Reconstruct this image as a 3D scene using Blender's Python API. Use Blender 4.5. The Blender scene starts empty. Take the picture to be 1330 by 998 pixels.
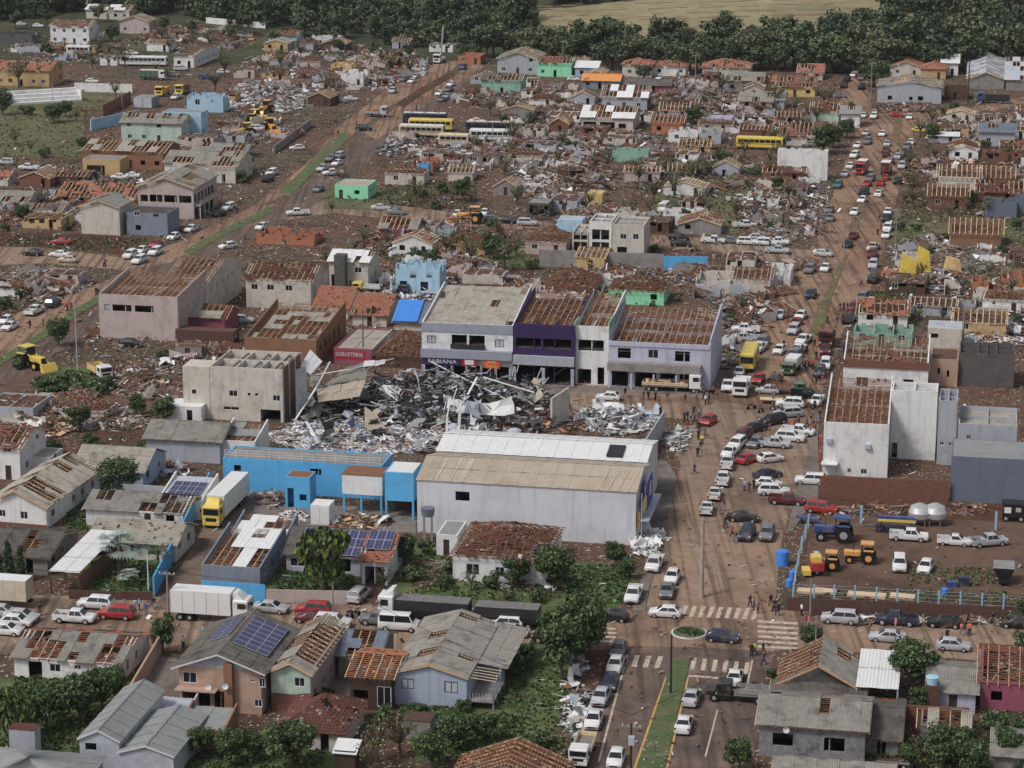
import bpy, math, random
from math import sin, cos, tan, pi, radians, sqrt, atan2
from mathutils import Vector, Matrix, noise
R = random.Random(7)
sc = bpy.context.scene
COL = sc.collection

# ---------------------------------------------------------------- camera, sky, sun, exposure
H, F, PITCH = 103.0, 3210.0, radians(14.8)
cd = bpy.data.cameras.new('camera'); cam = bpy.data.objects.new('camera', cd); COL.objects.link(cam)
cam.location = (0, 0, H); cam.rotation_euler = (pi/2 - PITCH, 0, 0)
cd.sensor_width = 36; cd.lens = F/1330*36; cd.clip_start = 1; cd.clip_end = 9000
sc.camera = cam
W = bpy.data.worlds.new('World'); sc.world = W; W.use_nodes = True
nt = W.node_tree; bg = nt.nodes['Background']
sky = nt.nodes.new('ShaderNodeTexSky'); sky.sky_type = 'NISHITA'; sky.sun_disc = False
SUN_EL, SUN_AZ = radians(52), radians(-125)      # azimuth clockwise from +Y; behind the camera, to the left
sky.sun_elevation = SUN_EL; sky.sun_rotation = SUN_AZ; sky.dust_density = 3.0
hs = nt.nodes.new('ShaderNodeHueSaturation'); hs.inputs['Saturation'].default_value = 0.38   # overcast
nt.links.new(sky.outputs[0], hs.inputs['Color']); nt.links.new(hs.outputs[0], bg.inputs[0])
bg.inputs[1].default_value = 0.075
sl = bpy.data.lights.new('sun', 'SUN'); sl.energy = 1.4; sl.angle = radians(13); sl.color = (1, .96, .9)
so = bpy.data.objects.new('sun', sl); COL.objects.link(so)
sd = Vector((sin(SUN_AZ)*cos(SUN_EL), cos(SUN_AZ)*cos(SUN_EL), sin(SUN_EL)))
so.rotation_euler = sd.to_track_quat('Z', 'Y').to_euler(); so.location = (0, 0, 200)
vs = sc.view_settings; vs.view_transform = 'Standard'; vs.look = 'None'; vs.exposure = 0.36; vs.gamma = 1
sc.render.resolution_x = 1024; sc.render.resolution_y = 768
sc.cycles.max_bounces = 4; sc.cycles.diffuse_bounces = 2; sc.cycles.glossy_bounces = 2; sc.cycles.transparent_max_bounces = 8
sc.cycles.use_denoising = True

# ---------------------------------------------------------------- places: photograph position -> point on the terrain
def hill0(X): return 800 + 95/(1+math.exp((X+15)/9.0))
def TZ(X, Y):
    d = Y - hill0(X)
    if d <= 0: return 0.0
    return 0.12*d*min(1, d/60.0) if d < 900 else 108.0
def ray(x, y):
    return Vector((x-665, F*cos(PITCH)+(499-y)*sin(PITCH), -F*sin(PITCH)+(499-y)*cos(PITCH)))
def P(x, y, z=0.0):
    d = ray(x, y); t = (H-z)/(-d.z); p = Vector((d.x*t, d.y*t, z))
    if z == 0 and p.y > 790:
        t0 = 700/d.y
        for i in range(900):
            q = d*(t0 + i*1.0/d.y); zz = H+q.z
            if zz <= TZ(q.x, q.y): return Vector((q.x, q.y, TZ(q.x, q.y)))
    return p
def proj(p):
    v = Vector(p) - Vector((0, 0, H))
    zc = v.y*cos(PITCH) - v.z*sin(PITCH); yc = v.y*sin(PITCH) + v.z*cos(PITCH)
    return 665 + F*v.x/zc, 499 - F*yc/zc
def SC(y): return F/ (P(665, y).y*cos(PITCH)+H*sin(PITCH))      # pixels per metre
GAZ = 10.8
def vdir(rot=0): a = radians(GAZ+rot); return Vector((cos(a), -sin(a), 0))
def udir(rot=0): a = radians(GAZ+rot); return Vector((sin(a), cos(a), 0))

# ---------------------------------------------------------------- materials
def lin(c): c /= 255.0; return c/12.92 if c <= .04045 else ((c+.055)/1.055)**2.4
K = 1.7
def A(r, g, b, k=K, ds=.13):
    c = [lin(q)*k for q in (r, g, b)]; l = .3*c[0]+.55*c[1]+.15*c[2]
    return tuple(min(.82, q*(1-ds)+l*ds) for q in c)
_m = {}
def M(name, rgb, rough=.85, var=.25, scale=1.2, metal=0.0, bump=0.0, stain=None, stain_amt=.5, rib=None, spec=.3):
    if name in _m: return _m[name]
    m = bpy.data.materials.new(name); m.use_nodes = True; _m[name] = m
    N = m.node_tree.nodes; L = m.node_tree.links; b = N['Principled BSDF']
    g = N.new('ShaderNodeNewGeometry')
    n1 = N.new('ShaderNodeTexNoise'); n1.inputs['Scale'].default_value = scale; n1.inputs['Detail'].default_value = 6; n1.inputs['Roughness'].default_value = .65
    L.new(g.outputs['Position'], n1.inputs['Vector'])
    r = N.new('ShaderNodeValToRGB'); c = A(*rgb) 
    r.color_ramp.elements[0].position = .32; r.color_ramp.elements[1].position = .68
    r.color_ramp.elements[0].color = (*[x*(1-var) for x in c], 1); r.color_ramp.elements[1].color = (*[min(.85, x*(1+var*.7)) for x in c], 1)
    L.new(n1.outputs['Fac'], r.inputs[0]); out = r.outputs[0]
    if stain:
        n2 = N.new('ShaderNodeTexNoise'); n2.inputs['Scale'].default_value = scale*.35; n2.inputs['Detail'].default_value = 8; n2.inputs['Roughness'].default_value = .7
        L.new(g.outputs['Position'], n2.inputs['Vector'])
        r2 = N.new('ShaderNodeValToRGB'); r2.color_ramp.elements[0].position = .5; r2.color_ramp.elements[1].position = .66
        r2.color_ramp.elements[0].color = (0, 0, 0, 1); r2.color_ramp.elements[1].color = (stain_amt,)*3+(1,)
        L.new(n2.outputs['Fac'], r2.inputs[0])
        mx = N.new('ShaderNodeMix'); mx.data_type = 'RGBA'; L.new(r2.outputs[0], mx.inputs[0]); L.new(out, mx.inputs[6]); mx.inputs[7].default_value = (*A(*stain), 1); out = mx.outputs[2]
    if name.startswith(('wall_', 'concrete', 'brick')):       # run-off streaks and grime
        mp = N.new('ShaderNodeMapping'); mp.inputs['Scale'].default_value = (1.6, 1.6, .14); L.new(g.outputs['Position'], mp.inputs['Vector'])
        n3 = N.new('ShaderNodeTexNoise'); n3.inputs['Scale'].default_value = 1.0; n3.inputs['Detail'].default_value = 5; L.new(mp.outputs[0], n3.inputs['Vector'])
        r3 = N.new('ShaderNodeValToRGB'); r3.color_ramp.elements[0].position = .52; r3.color_ramp.elements[1].position = .72; r3.color_ramp.elements[0].color = (0, 0, 0, 1); r3.color_ramp.elements[1].color = (.55,)*3+(1,); L.new(n3.outputs['Fac'], r3.inputs[0])
        mx = N.new('ShaderNodeMix'); mx.data_type = 'RGBA'; L.new(r3.outputs[0], mx.inputs[0]); L.new(out, mx.inputs[6]); mx.inputs[7].default_value = tuple(q*.55+w*.1 for q, w in zip(c, (.5, .42, .36)))+(1,); out = mx.outputs[2]
    L.new(out, b.inputs['Base Color'])
    b.inputs['Roughness'].default_value = rough; b.inputs['Metallic'].default_value = metal
    b.inputs['Specular IOR Level'].default_value = spec
    if bump:
        bp = N.new('ShaderNodeBump'); bp.inputs['Strength'].default_value = bump; bp.inputs['Distance'].default_value = .08
        L.new(n1.outputs['Fac'], bp.inputs['Height']); L.new(bp.outputs[0], b.inputs['Normal'])
    return m
DUST = (120, 95, 80)
# ground material: red earth with greener and greyer areas and fine litter
def ground_mat(name, a, b_, c, litter=.0, sc1=.02, sc2=.5, lscale=1.6, tracks=0.0):
    m = bpy.data.materials.new(name); m.use_nodes = True
    N = m.node_tree.nodes; L = m.node_tree.links; b = N['Principled BSDF']; g = N.new('ShaderNodeNewGeometry')
    def nz(s, d=8, r=.65):
        n = N.new('ShaderNodeTexNoise'); n.inputs['Scale'].default_value = s; n.inputs['Detail'].default_value = d; n.inputs['Roughness'].default_value = r
        L.new(g.outputs['Position'], n.inputs['Vector']); return n.outputs['Fac']
    def ramp(f, p0, p1, c0=(0, 0, 0), c1=(1, 1, 1)):
        r = N.new('ShaderNodeValToRGB'); e = r.color_ramp.elements; e[0].position = p0; e[1].position = p1; e[0].color = (*c0, 1); e[1].color = (*c1, 1); L.new(f, r.inputs[0]); return r.outputs[0]
    def mix(f, x, y):
        k = N.new('ShaderNodeMix'); k.data_type = 'RGBA'
        L.new(f, k.inputs[0]); 
        for s, i in ((x, 6), (y, 7)):
            if isinstance(s, tuple): k.inputs[i].default_value = (*s, 1)
            else: L.new(s, k.inputs[i])
        return k.outputs[2]
    big = nz(sc1); mid = nz(sc2, 10, .75); mid2 = nz(sc2*.22, 8)
    base = mix(ramp(mid, .35, .65), tuple(x*.62 for x in A(*a)), A(*a))
    base = mix(ramp(big, .47, .56), base, mix(ramp(mid2, .4, .6), A(*b_), tuple(x*.6 for x in A(*b_))))
    base = mix(ramp(mid2, .56, .66), base, mix(ramp(mid, .4, .6), A(*c), tuple(x*.6 for x in A(*c))))
    if litter:
        v = N.new('ShaderNodeTexVoronoi'); v.inputs['Scale'].default_value = lscale; L.new(g.outputs['Position'], v.inputs['Vector'])
        fac = ramp(v.outputs['Color'], 1-litter, 1-litter+.03); v.inputs['Randomness'].default_value = 1
        base = mix(fac, base, mix(ramp(nz(1.1, 4), .48, .52), A(165, 158, 152), A(150, 110, 90)))
    if tracks:                                # wheel tracks worn along the road
        mp = N.new('ShaderNodeMapping'); mp.inputs['Rotation'].default_value = (0, 0, radians(11.5)); mp.inputs['Scale'].default_value = (1.1, .022, 1); mp.vector_type = 'POINT'
        L.new(g.outputs['Position'], mp.inputs['Vector']); n = N.new('ShaderNodeTexNoise'); n.inputs['Scale'].default_value = 1.0; n.inputs['Detail'].default_value = 4; L.new(mp.outputs[0], n.inputs['Vector'])
        k = N.new('ShaderNodeMath'); k.operation = 'MULTIPLY'; k.inputs[1].default_value = tracks; L.new(ramp(n.outputs['Fac'], .46, .62), k.inputs[0])
        base = mix(k.outputs[0], base, tuple(x*.5 for x in A(*c)))
    L.new(base, b.inputs['Base Color']); b.inputs['Roughness'].default_value = .95; b.inputs['Specular IOR Level'].default_value = .15
    bp = N.new('ShaderNodeBump'); bp.inputs['Strength'].default_value = .6; bp.inputs['Distance'].default_value = .25; L.new(mid, bp.inputs['Height']); L.new(bp.outputs[0], b.inputs['Normal'])
    _m[name] = m; return m

# ---------------------------------------------------------------- object helpers
def tag(o, label=None, cat=None, group=None, kind=None):
    if label: o['label'] = label
    if cat: o['category'] = cat
    if group: o['group'] = group
    if kind: o['kind'] = kind
    return o
def empty(name, loc=(0, 0, 0), rz=0):
    o = bpy.data.objects.new(name, None); COL.objects.link(o); o.location = loc; o.rotation_euler = (0, 0, rz); o.empty_display_size = .5
    return o
LBL = []
def link(name, me, parent=None, mat4=None):
    o = bpy.data.objects.new(name, me); COL.objects.link(o)
    if parent is not None: o.parent = parent
    if mat4 is not None: o.matrix_basis = mat4
    return o
class MB:
    def __init__(s): s.v = []; s.f = []; s.m = []; s.mats = []
    def mi(s, m):
        if m not in s.mats: s.mats.append(m)
        return s.mats.index(m)
    def poly(s, pts, m):
        b = len(s.v); s.v += [tuple(p) for p in pts]; s.f.append(tuple(range(b, b+len(pts)))); s.m.append(s.mi(m))
    def hexa(s, p, m, top=None):          # 8 points: bottom 0-3 counter-clockwise, top 4-7
        b = len(s.v); s.v += [tuple(q) for q in p]; k = s.mi(m)
        for f in ((3, 2, 1, 0), (4, 5, 6, 7), (0, 1, 5, 4), (1, 2, 6, 5), (2, 3, 7, 6), (3, 0, 4, 7)):
            s.f.append(tuple(b+i for i in f)); s.m.append(k)
        if top: s.m[-5] = s.mi(top)
    def box(s, c, d, m, mat=None, top=None):
        x, y, z = [q/2 for q in d]
        p = [Vector(q) for q in ((-x, -y, -z), (x, -y, -z), (x, y, -z), (-x, y, -z), (-x, -y, z), (x, -y, z), (x, y, z), (-x, y, z))]
        c = Vector(c)
        p = [(mat @ q if mat else q)+c for q in p]
        s.hexa(p, m, top)
    def bar(s, a, b, w, h, m):            # a beam from a to b
        a = Vector(a); b = Vector(b); d = b-a
        if d.length < 1e-4: return
        q = d.to_track_quat('X', 'Z').to_matrix()
        s.box((a+b)/2, (d.length, w, h), m, q)
    def cyl(s, a, b, r0, r1, n, m, cap=True):
        a = Vector(a); b = Vector(b); q = (b-a).to_track_quat('Z', 'Y').to_matrix(); k = s.mi(m); i0 = len(s.v)
        for c, r in ((a, r0), (b, r1)):
            for i in range(n): s.v.append(tuple(c + q @ Vector((r*cos(2*pi*i/n), r*sin(2*pi*i/n), 0))))
        for i in range(n): j = (i+1) % n; s.f.append((i0+i, i0+j, i0+n+j, i0+n+i)); s.m.append(k)
        if cap:
            s.f.append(tuple(i0+n+i for i in range(n))); s.m.append(k)
            s.f.append(tuple(i0+n-1-i for i in range(n))); s.m.append(k)
    def cbox(s, c, d, e, m):              # chamfered box
        x, y, z = [q/2 for q in d]; c = Vector(c); k = s.mi(m); i0 = len(s.v); ring = []
        for (zz, ee) in ((-z, e), (-z+e, 0), (z-e, 0), (z, e)):
            X, Y = x-ee, y-ee; q = e if ee == 0 else e*.6
            for (px, py) in ((X-q, -Y), (X, -Y+q), (X, Y-q), (X-q, Y), (-X+q, Y), (-X, Y-q), (-X, -Y+q), (-X+q, -Y)):
                s.v.append(tuple(c+Vector((px, py, zz))))
        for r in range(3):
            for i in range(8):
                j = (i+1) % 8; a = i0+r*8; s.f.append((a+i, a+j, a+8+j, a+8+i)); s.m.append(k)
        s.f.append(tuple(i0+24+i for i in range(8))); s.m.append(k); s.f.append(tuple(i0+7-i for i in range(8))); s.m.append(k)
    def mesh(s, name, smooth=None):
        me = bpy.data.meshes.new(name); me.from_pydata(s.v, [], s.f)
        for m in s.mats: me.materials.append(m)
        if len(s.mats) > 1: me.polygons.foreach_set('material_index', s.m)
        if smooth:
            me.polygons.foreach_set('use_smooth', [True]*len(s.f)); me.set_sharp_from_angle(angle=radians(smooth))
        me.update(); return me
    def build(s, name, parent=None, smooth=None, kind=None):
        o = link(name, s.mesh(name, smooth), parent)
        if kind: o['kind'] = kind
        return o
_ub = {}
def unit(mat):
    if mat.name not in _ub:
        b = MB(); b.box((0, 0, 0), (1, 1, 1), mat); _ub[mat.name] = b.mesh('box_'+mat.name)
    return _ub[mat.name]
def bx(name, parent, c, d, mat, rot=None):
    m = Matrix.Translation(Vector(c)) @ (rot.to_4x4() if rot else Matrix.Identity(4)) @ Matrix.Diagonal((*d, 1))
    return link(name, unit(mat), parent, m)
def beam(name, parent, a, b, w, h, mat):
    a = Vector(a); b = Vector(b); d = b-a
    return bx(name, parent, (a+b)/2, (d.length, w, h), mat, d.to_track_quat('X', 'Z').to_matrix())
ORD = 'first second third fourth fifth sixth seventh eighth ninth tenth eleventh twelfth thirteenth fourteenth fifteenth sixteenth seventeenth eighteenth nineteenth twentieth twenty-first twenty-second twenty-third twenty-fourth twenty-fifth twenty-sixth twenty-seventh twenty-eighth twenty-ninth thirtieth'.split()
def autolabel(items, phrase, order='near'):
    # items: (object, description, x, y); alike ones are told apart by their order along the row
    d = {}
    for it in items: d.setdefault(it[1], []).append(it)
    for desc, L in d.items():
        if len(L) == 1: L[0][0]['label'] = f'{desc} {phrase}'; continue
        bk = 'back' if order == 'near' else 'left'
        L.sort(key=(lambda i: -i[3]) if order == 'near' else (lambda i: i[2]))
        for k, it in enumerate(L):
            q = ('nearest' if order == 'near' else 'leftmost') if k == 0 else f"{ORD[k]}{'-nearest' if order == 'near' else '-from-left'}"
            it[0]['label'] = f"{q} {desc} {phrase}"
# ---------------------------------------------------------------- palette
wall_white = M('wall_white', (186, 185, 187), var=.08, stain=(120, 112, 108), stain_amt=.45)
wall_grey = M('wall_grey', (138, 141, 150), var=.07, stain=(110, 108, 110), stain_amt=.4)
wall_hall = M('wall_hall', (170, 171, 177), var=.04, scale=.5, stain=(128, 130, 140), stain_amt=.35)
wall_slate = M('wall_slate', (84, 92, 108), var=.06, stain=(70, 74, 84), stain_amt=.4)
wall_bluegrey = M('wall_bluegrey', (104, 112, 128), var=.08, stain=(86, 88, 96), stain_amt=.5)
wall_beige = M('wall_beige', (166, 160, 151), var=.08, stain=(112, 100, 88), stain_amt=.5)
wall_pink = M('wall_pink', (156, 141, 139), var=.07, stain=(120, 98, 92), stain_amt=.5)
wall_salmon = M('wall_salmon', (152, 124, 108), var=.08, stain=(110, 84, 72), stain_amt=.4)
wall_brown = M('wall_brown', (118, 84, 62), var=.12, stain=(84, 60, 48))
wall_ochre = M('wall_ochre', (160, 134, 92), var=.1, stain=(112, 92, 70))
wall_lilac = M('wall_lilac', (150, 150, 168), var=.06, stain=(120, 116, 130))
wall_lblue = M('wall_lblue', (134, 166, 188), var=.08, stain=(110, 130, 140), stain_amt=.5)
wall_paleblue = M('wall_paleblue', (136, 145, 164), var=.05, stain=(110, 116, 134), stain_amt=.4)
wall_blue = M('wall_blue', (58, 142, 200), var=.08, scale=.8, stain=(84, 122, 150), stain_amt=.6)
wall_teal = M('wall_teal', (112, 148, 134), var=.08, stain=(90, 110, 100))
wall_green = M('wall_green', (112, 190, 148), var=.06, stain=(110, 140, 116), stain_amt=.35)
wall_palegreen = M('wall_palegreen', (148, 164, 152), var=.08, stain=(104, 128, 116), stain_amt=.6)
wall_magenta = M('wall_magenta', (124, 64, 82), var=.1, stain=(90, 56, 66))
wall_purple = M('wall_purple', (48, 32, 72), rough=.5, var=.08, stain=(40, 32, 58))
wall_orange = M('wall_orange', (146, 92, 66), var=.1, stain=(130, 78, 56))
wall_yellow = M('wall_yellow', (176, 150, 96), var=.1, stain=(128, 108, 78))
concrete = M('concrete', (118, 114, 112), var=.18, stain=(78, 74, 72), stain_amt=.6, bump=.2)
concrete_dark = M('concrete_dark', (76, 74, 74), var=.2, stain=(54, 52, 52), bump=.2)
concrete_black = M('concrete_mouldy', (112, 112, 114), var=.3, scale=1.6, stain=(40, 40, 42), stain_amt=.9)
brick = M('brick', (102, 66, 52), var=.3, scale=3, stain=(86, 70, 60), bump=.3)
brick_brown = M('brick_brown', (76, 53, 46), var=.3, scale=3, stain=(60, 48, 42), bump=.3)
fascia_grey = M('fascia_grey', (124, 128, 142), var=.08, stain=(96, 98, 106))
wood = M('wood_new', (168, 132, 100), var=.25, scale=4)
wood_pale = M('wood_pale', (186, 160, 128), var=.2, scale=4)
wood_brown = M('wood_brown', (112, 76, 54), var=.35, scale=4)
wood_dark = M('wood_dark', (62, 46, 38), var=.35, scale=4)
wood_grey = M('wood_grey', (112, 104, 96), var=.3, scale=4)
tile_red = M('tile_red', (108, 72, 58), var=.45, scale=3, stain=(84, 62, 52), stain_amt=.8)
tile_orange = M('tile_orange', (140, 88, 68), var=.35, scale=3, stain=(108, 76, 62), stain_amt=.7)
tile_dark = M('tile_dark', (84, 50, 42), var=.35, scale=3, stain=(58, 44, 40))
redrubble = M('red_rubble', (88, 62, 50), var=.65, scale=3, stain=(70, 60, 54), stain_amt=.8, bump=.6)
brownrubble = M('brown_rubble', (80, 64, 54), var=.6, scale=3, stain=(120, 112, 104), stain_amt=.6, bump=.6)
fibro = M('fibro', (116, 112, 106), var=.2, scale=1.2, stain=(72, 68, 62), stain_amt=.75)
fibro_b = M('fibro_light', (136, 130, 120), var=.2, scale=1.2, stain=(92, 84, 74), stain_amt=.7)
fibro_old = M('fibro_old', (84, 80, 76), var=.3, scale=1.2, stain=(48, 44, 40), stain_amt=.8)
fibro_tan = M('fibro_tan', (146, 134, 118), var=.1, scale=.6, stain=(118, 106, 92), stain_amt=.5)
metal_white = M('sheet_white', (205, 210, 222), rough=.45, var=.08, stain=(170, 170, 175), stain_amt=.4)
metal_grey = M('sheet_grey', (150, 154, 164), rough=.45, var=.15, stain=(112, 112, 118), stain_amt=.5, spec=.5)
metal_dull = M('sheet_dull', (116, 118, 118), rough=.6, var=.12, stain=(92, 90, 86), stain_amt=.5)
metal_blue = M('sheet_slate', (88, 96, 110), rough=.5, var=.2, stain=(66, 70, 78))
metal_dark = M('metal_dark', (40, 40, 44), rough=.6, var=.3)
foil = M('foil_silver', (205, 208, 214), rough=.3, var=.15, metal=.6, stain=(150, 150, 155))
tarp_blue = M('tarp_blue', (44, 110, 190), rough=.5, var=.15)
tarp_orange = M('tarp_orange', (214, 118, 48), rough=.5, var=.15)
solar = M('solar_cell', (52, 54, 84), rough=.25, var=.1, spec=.6)
solar_frame = M('solar_frame', (140, 142, 156), rough=.4, var=.05)
frame_w = M('window_frame', (170, 170, 172), var=.05)
frame_d = M('window_frame_dark', (50, 46, 46), var=.1)
glass_d = M('window_glass', (26, 29, 34), rough=.12, var=.2, spec=.8)
interior = M('interior_floor', (66, 58, 52), var=.5, scale=2, stain=(100, 92, 86))
dark = M('dark_interior', (16, 15, 16), var=.2)
paint_white = M('road_paint', (162, 148, 132), var=.3, scale=3, stain=(122, 102, 88), stain_amt=1.0)
paint_yellow = M('kerb_yellow', (172, 132, 66), var=.25, scale=3, stain=(120, 98, 80), stain_amt=.8)
kerb_m = M('kerb_stone', (138, 126, 114), var=.2)
post_blue = M('post_blue', (112, 160, 200), var=.1)
tyre = M('tyre', (24, 23, 24), var=.2, rough=.9)
rim = M('wheel_rim', (150, 150, 155), rough=.35, var=.05, metal=.4)
headl = M('headlight_glass', (200, 205, 210), rough=.15, var=.03, spec=.8)
taill = M('taillight_glass', (120, 20, 18), rough=.2, var=.05, spec=.8)
plate_m = M('number_plate', (170, 172, 176), var=.03)
trim = M('black_trim', (26, 26, 28), rough=.6, var=.1)
CARC = dict(white=(205, 207, 212), silver=(150, 152, 158), grey=(92, 95, 102), black=(24, 25, 29), red=(140, 24, 28), darkred=(84, 26, 32),
    blue=(38, 58, 108), darkblue=(34, 40, 62), beige=(168, 156, 134), yellow=(214, 160, 36), brown=(66, 48, 42), green=(58, 84, 66), orange=(196, 132, 52), teal=(50, 90, 96), lightblue=(120, 160, 196))
CARM = {k: M('paint_'+k, v, rough=.28, var=.05, scale=2, spec=.6, stain=(128, 106, 92), stain_amt=.4) for k, v in CARC.items()}
leaf_mats = [M('leaf_dark', (36, 47, 31), var=.4, scale=1.5), M('leaf_mid', (60, 78, 44), var=.4, scale=1.5), M('leaf_light', (84, 100, 58), var=.35, scale=1.5)]
leaf_far = [M('leaf_far_dark', (46, 58, 42), var=.5, scale=.06), M('leaf_far_mid', (66, 78, 52), var=.45, scale=.06), M('leaf_far_olive', (90, 94, 66), var=.35, scale=.12)]
leaf_silver = M('leaf_silver', (122, 134, 126), var=.25, scale=2)
leaf_yellow = M('leaf_yellowgreen', (96, 108, 54), var=.3, scale=2)
leaf_dry = M('leaf_dry', (92, 84, 60), var=.35, scale=2)
bark = M('bark', (74, 62, 54), var=.3, scale=4)
grass_m = ground_mat('grass_ground', (70, 88, 48), (86, 96, 58), (84, 68, 54), .06, .07, 1.2, 4)
grass_b = M('grass_blade', (78, 98, 50), var=.4, scale=.8)
median_m = ground_mat('median_grass', (76, 92, 56), (92, 98, 64), (106, 88, 70), .09, .4, 2.4, 5)
earth = ground_mat('earth', (84, 64, 52), (86, 84, 60), (74, 50, 42), .10, .012, .35)
town_soil = ground_mat('town_soil', (88, 66, 54), (76, 66, 52), (66, 46, 38), .17, .02, .5, 5)
dirt_road = ground_mat('dirt_road', (138, 115, 96), (128, 102, 83), (102, 86, 76), .06, .03, .6, 2.6, .75)
red_road = ground_mat('red_road', (138, 110, 90), (124, 95, 76), (100, 80, 68), .05, .03, .5, 2.6, .8)
asphalt = ground_mat('asphalt', (98, 82, 74), (108, 90, 80), (80, 70, 66), .05, .05, .6, 3, .6)
pavement = ground_mat('pavement', (112, 104, 98), (104, 92, 84), (88, 78, 72), .03, .08, .8, 2)
field_m = ground_mat('field_straw', (134, 124, 94), (122, 112, 84), (104, 104, 72), .0, .01, .06)
pitch_m = ground_mat('pitch_grass', (86, 88, 58), (96, 92, 66), (78, 66, 52), .06, .05, .6, 2)
yard_m = ground_mat('yard_earth', (98, 76, 63), (92, 72, 60), (76, 60, 53), .05, .05, .6, 4)
bare_m = ground_mat('ploughed_earth', (84, 56, 46), (72, 48, 42), (90, 86, 62), .06, .03, .4, 1)
hill_m = ground_mat('hill_cover', (60, 66, 46), (76, 74, 54), (52, 58, 40), .0, .01, .1)
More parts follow.
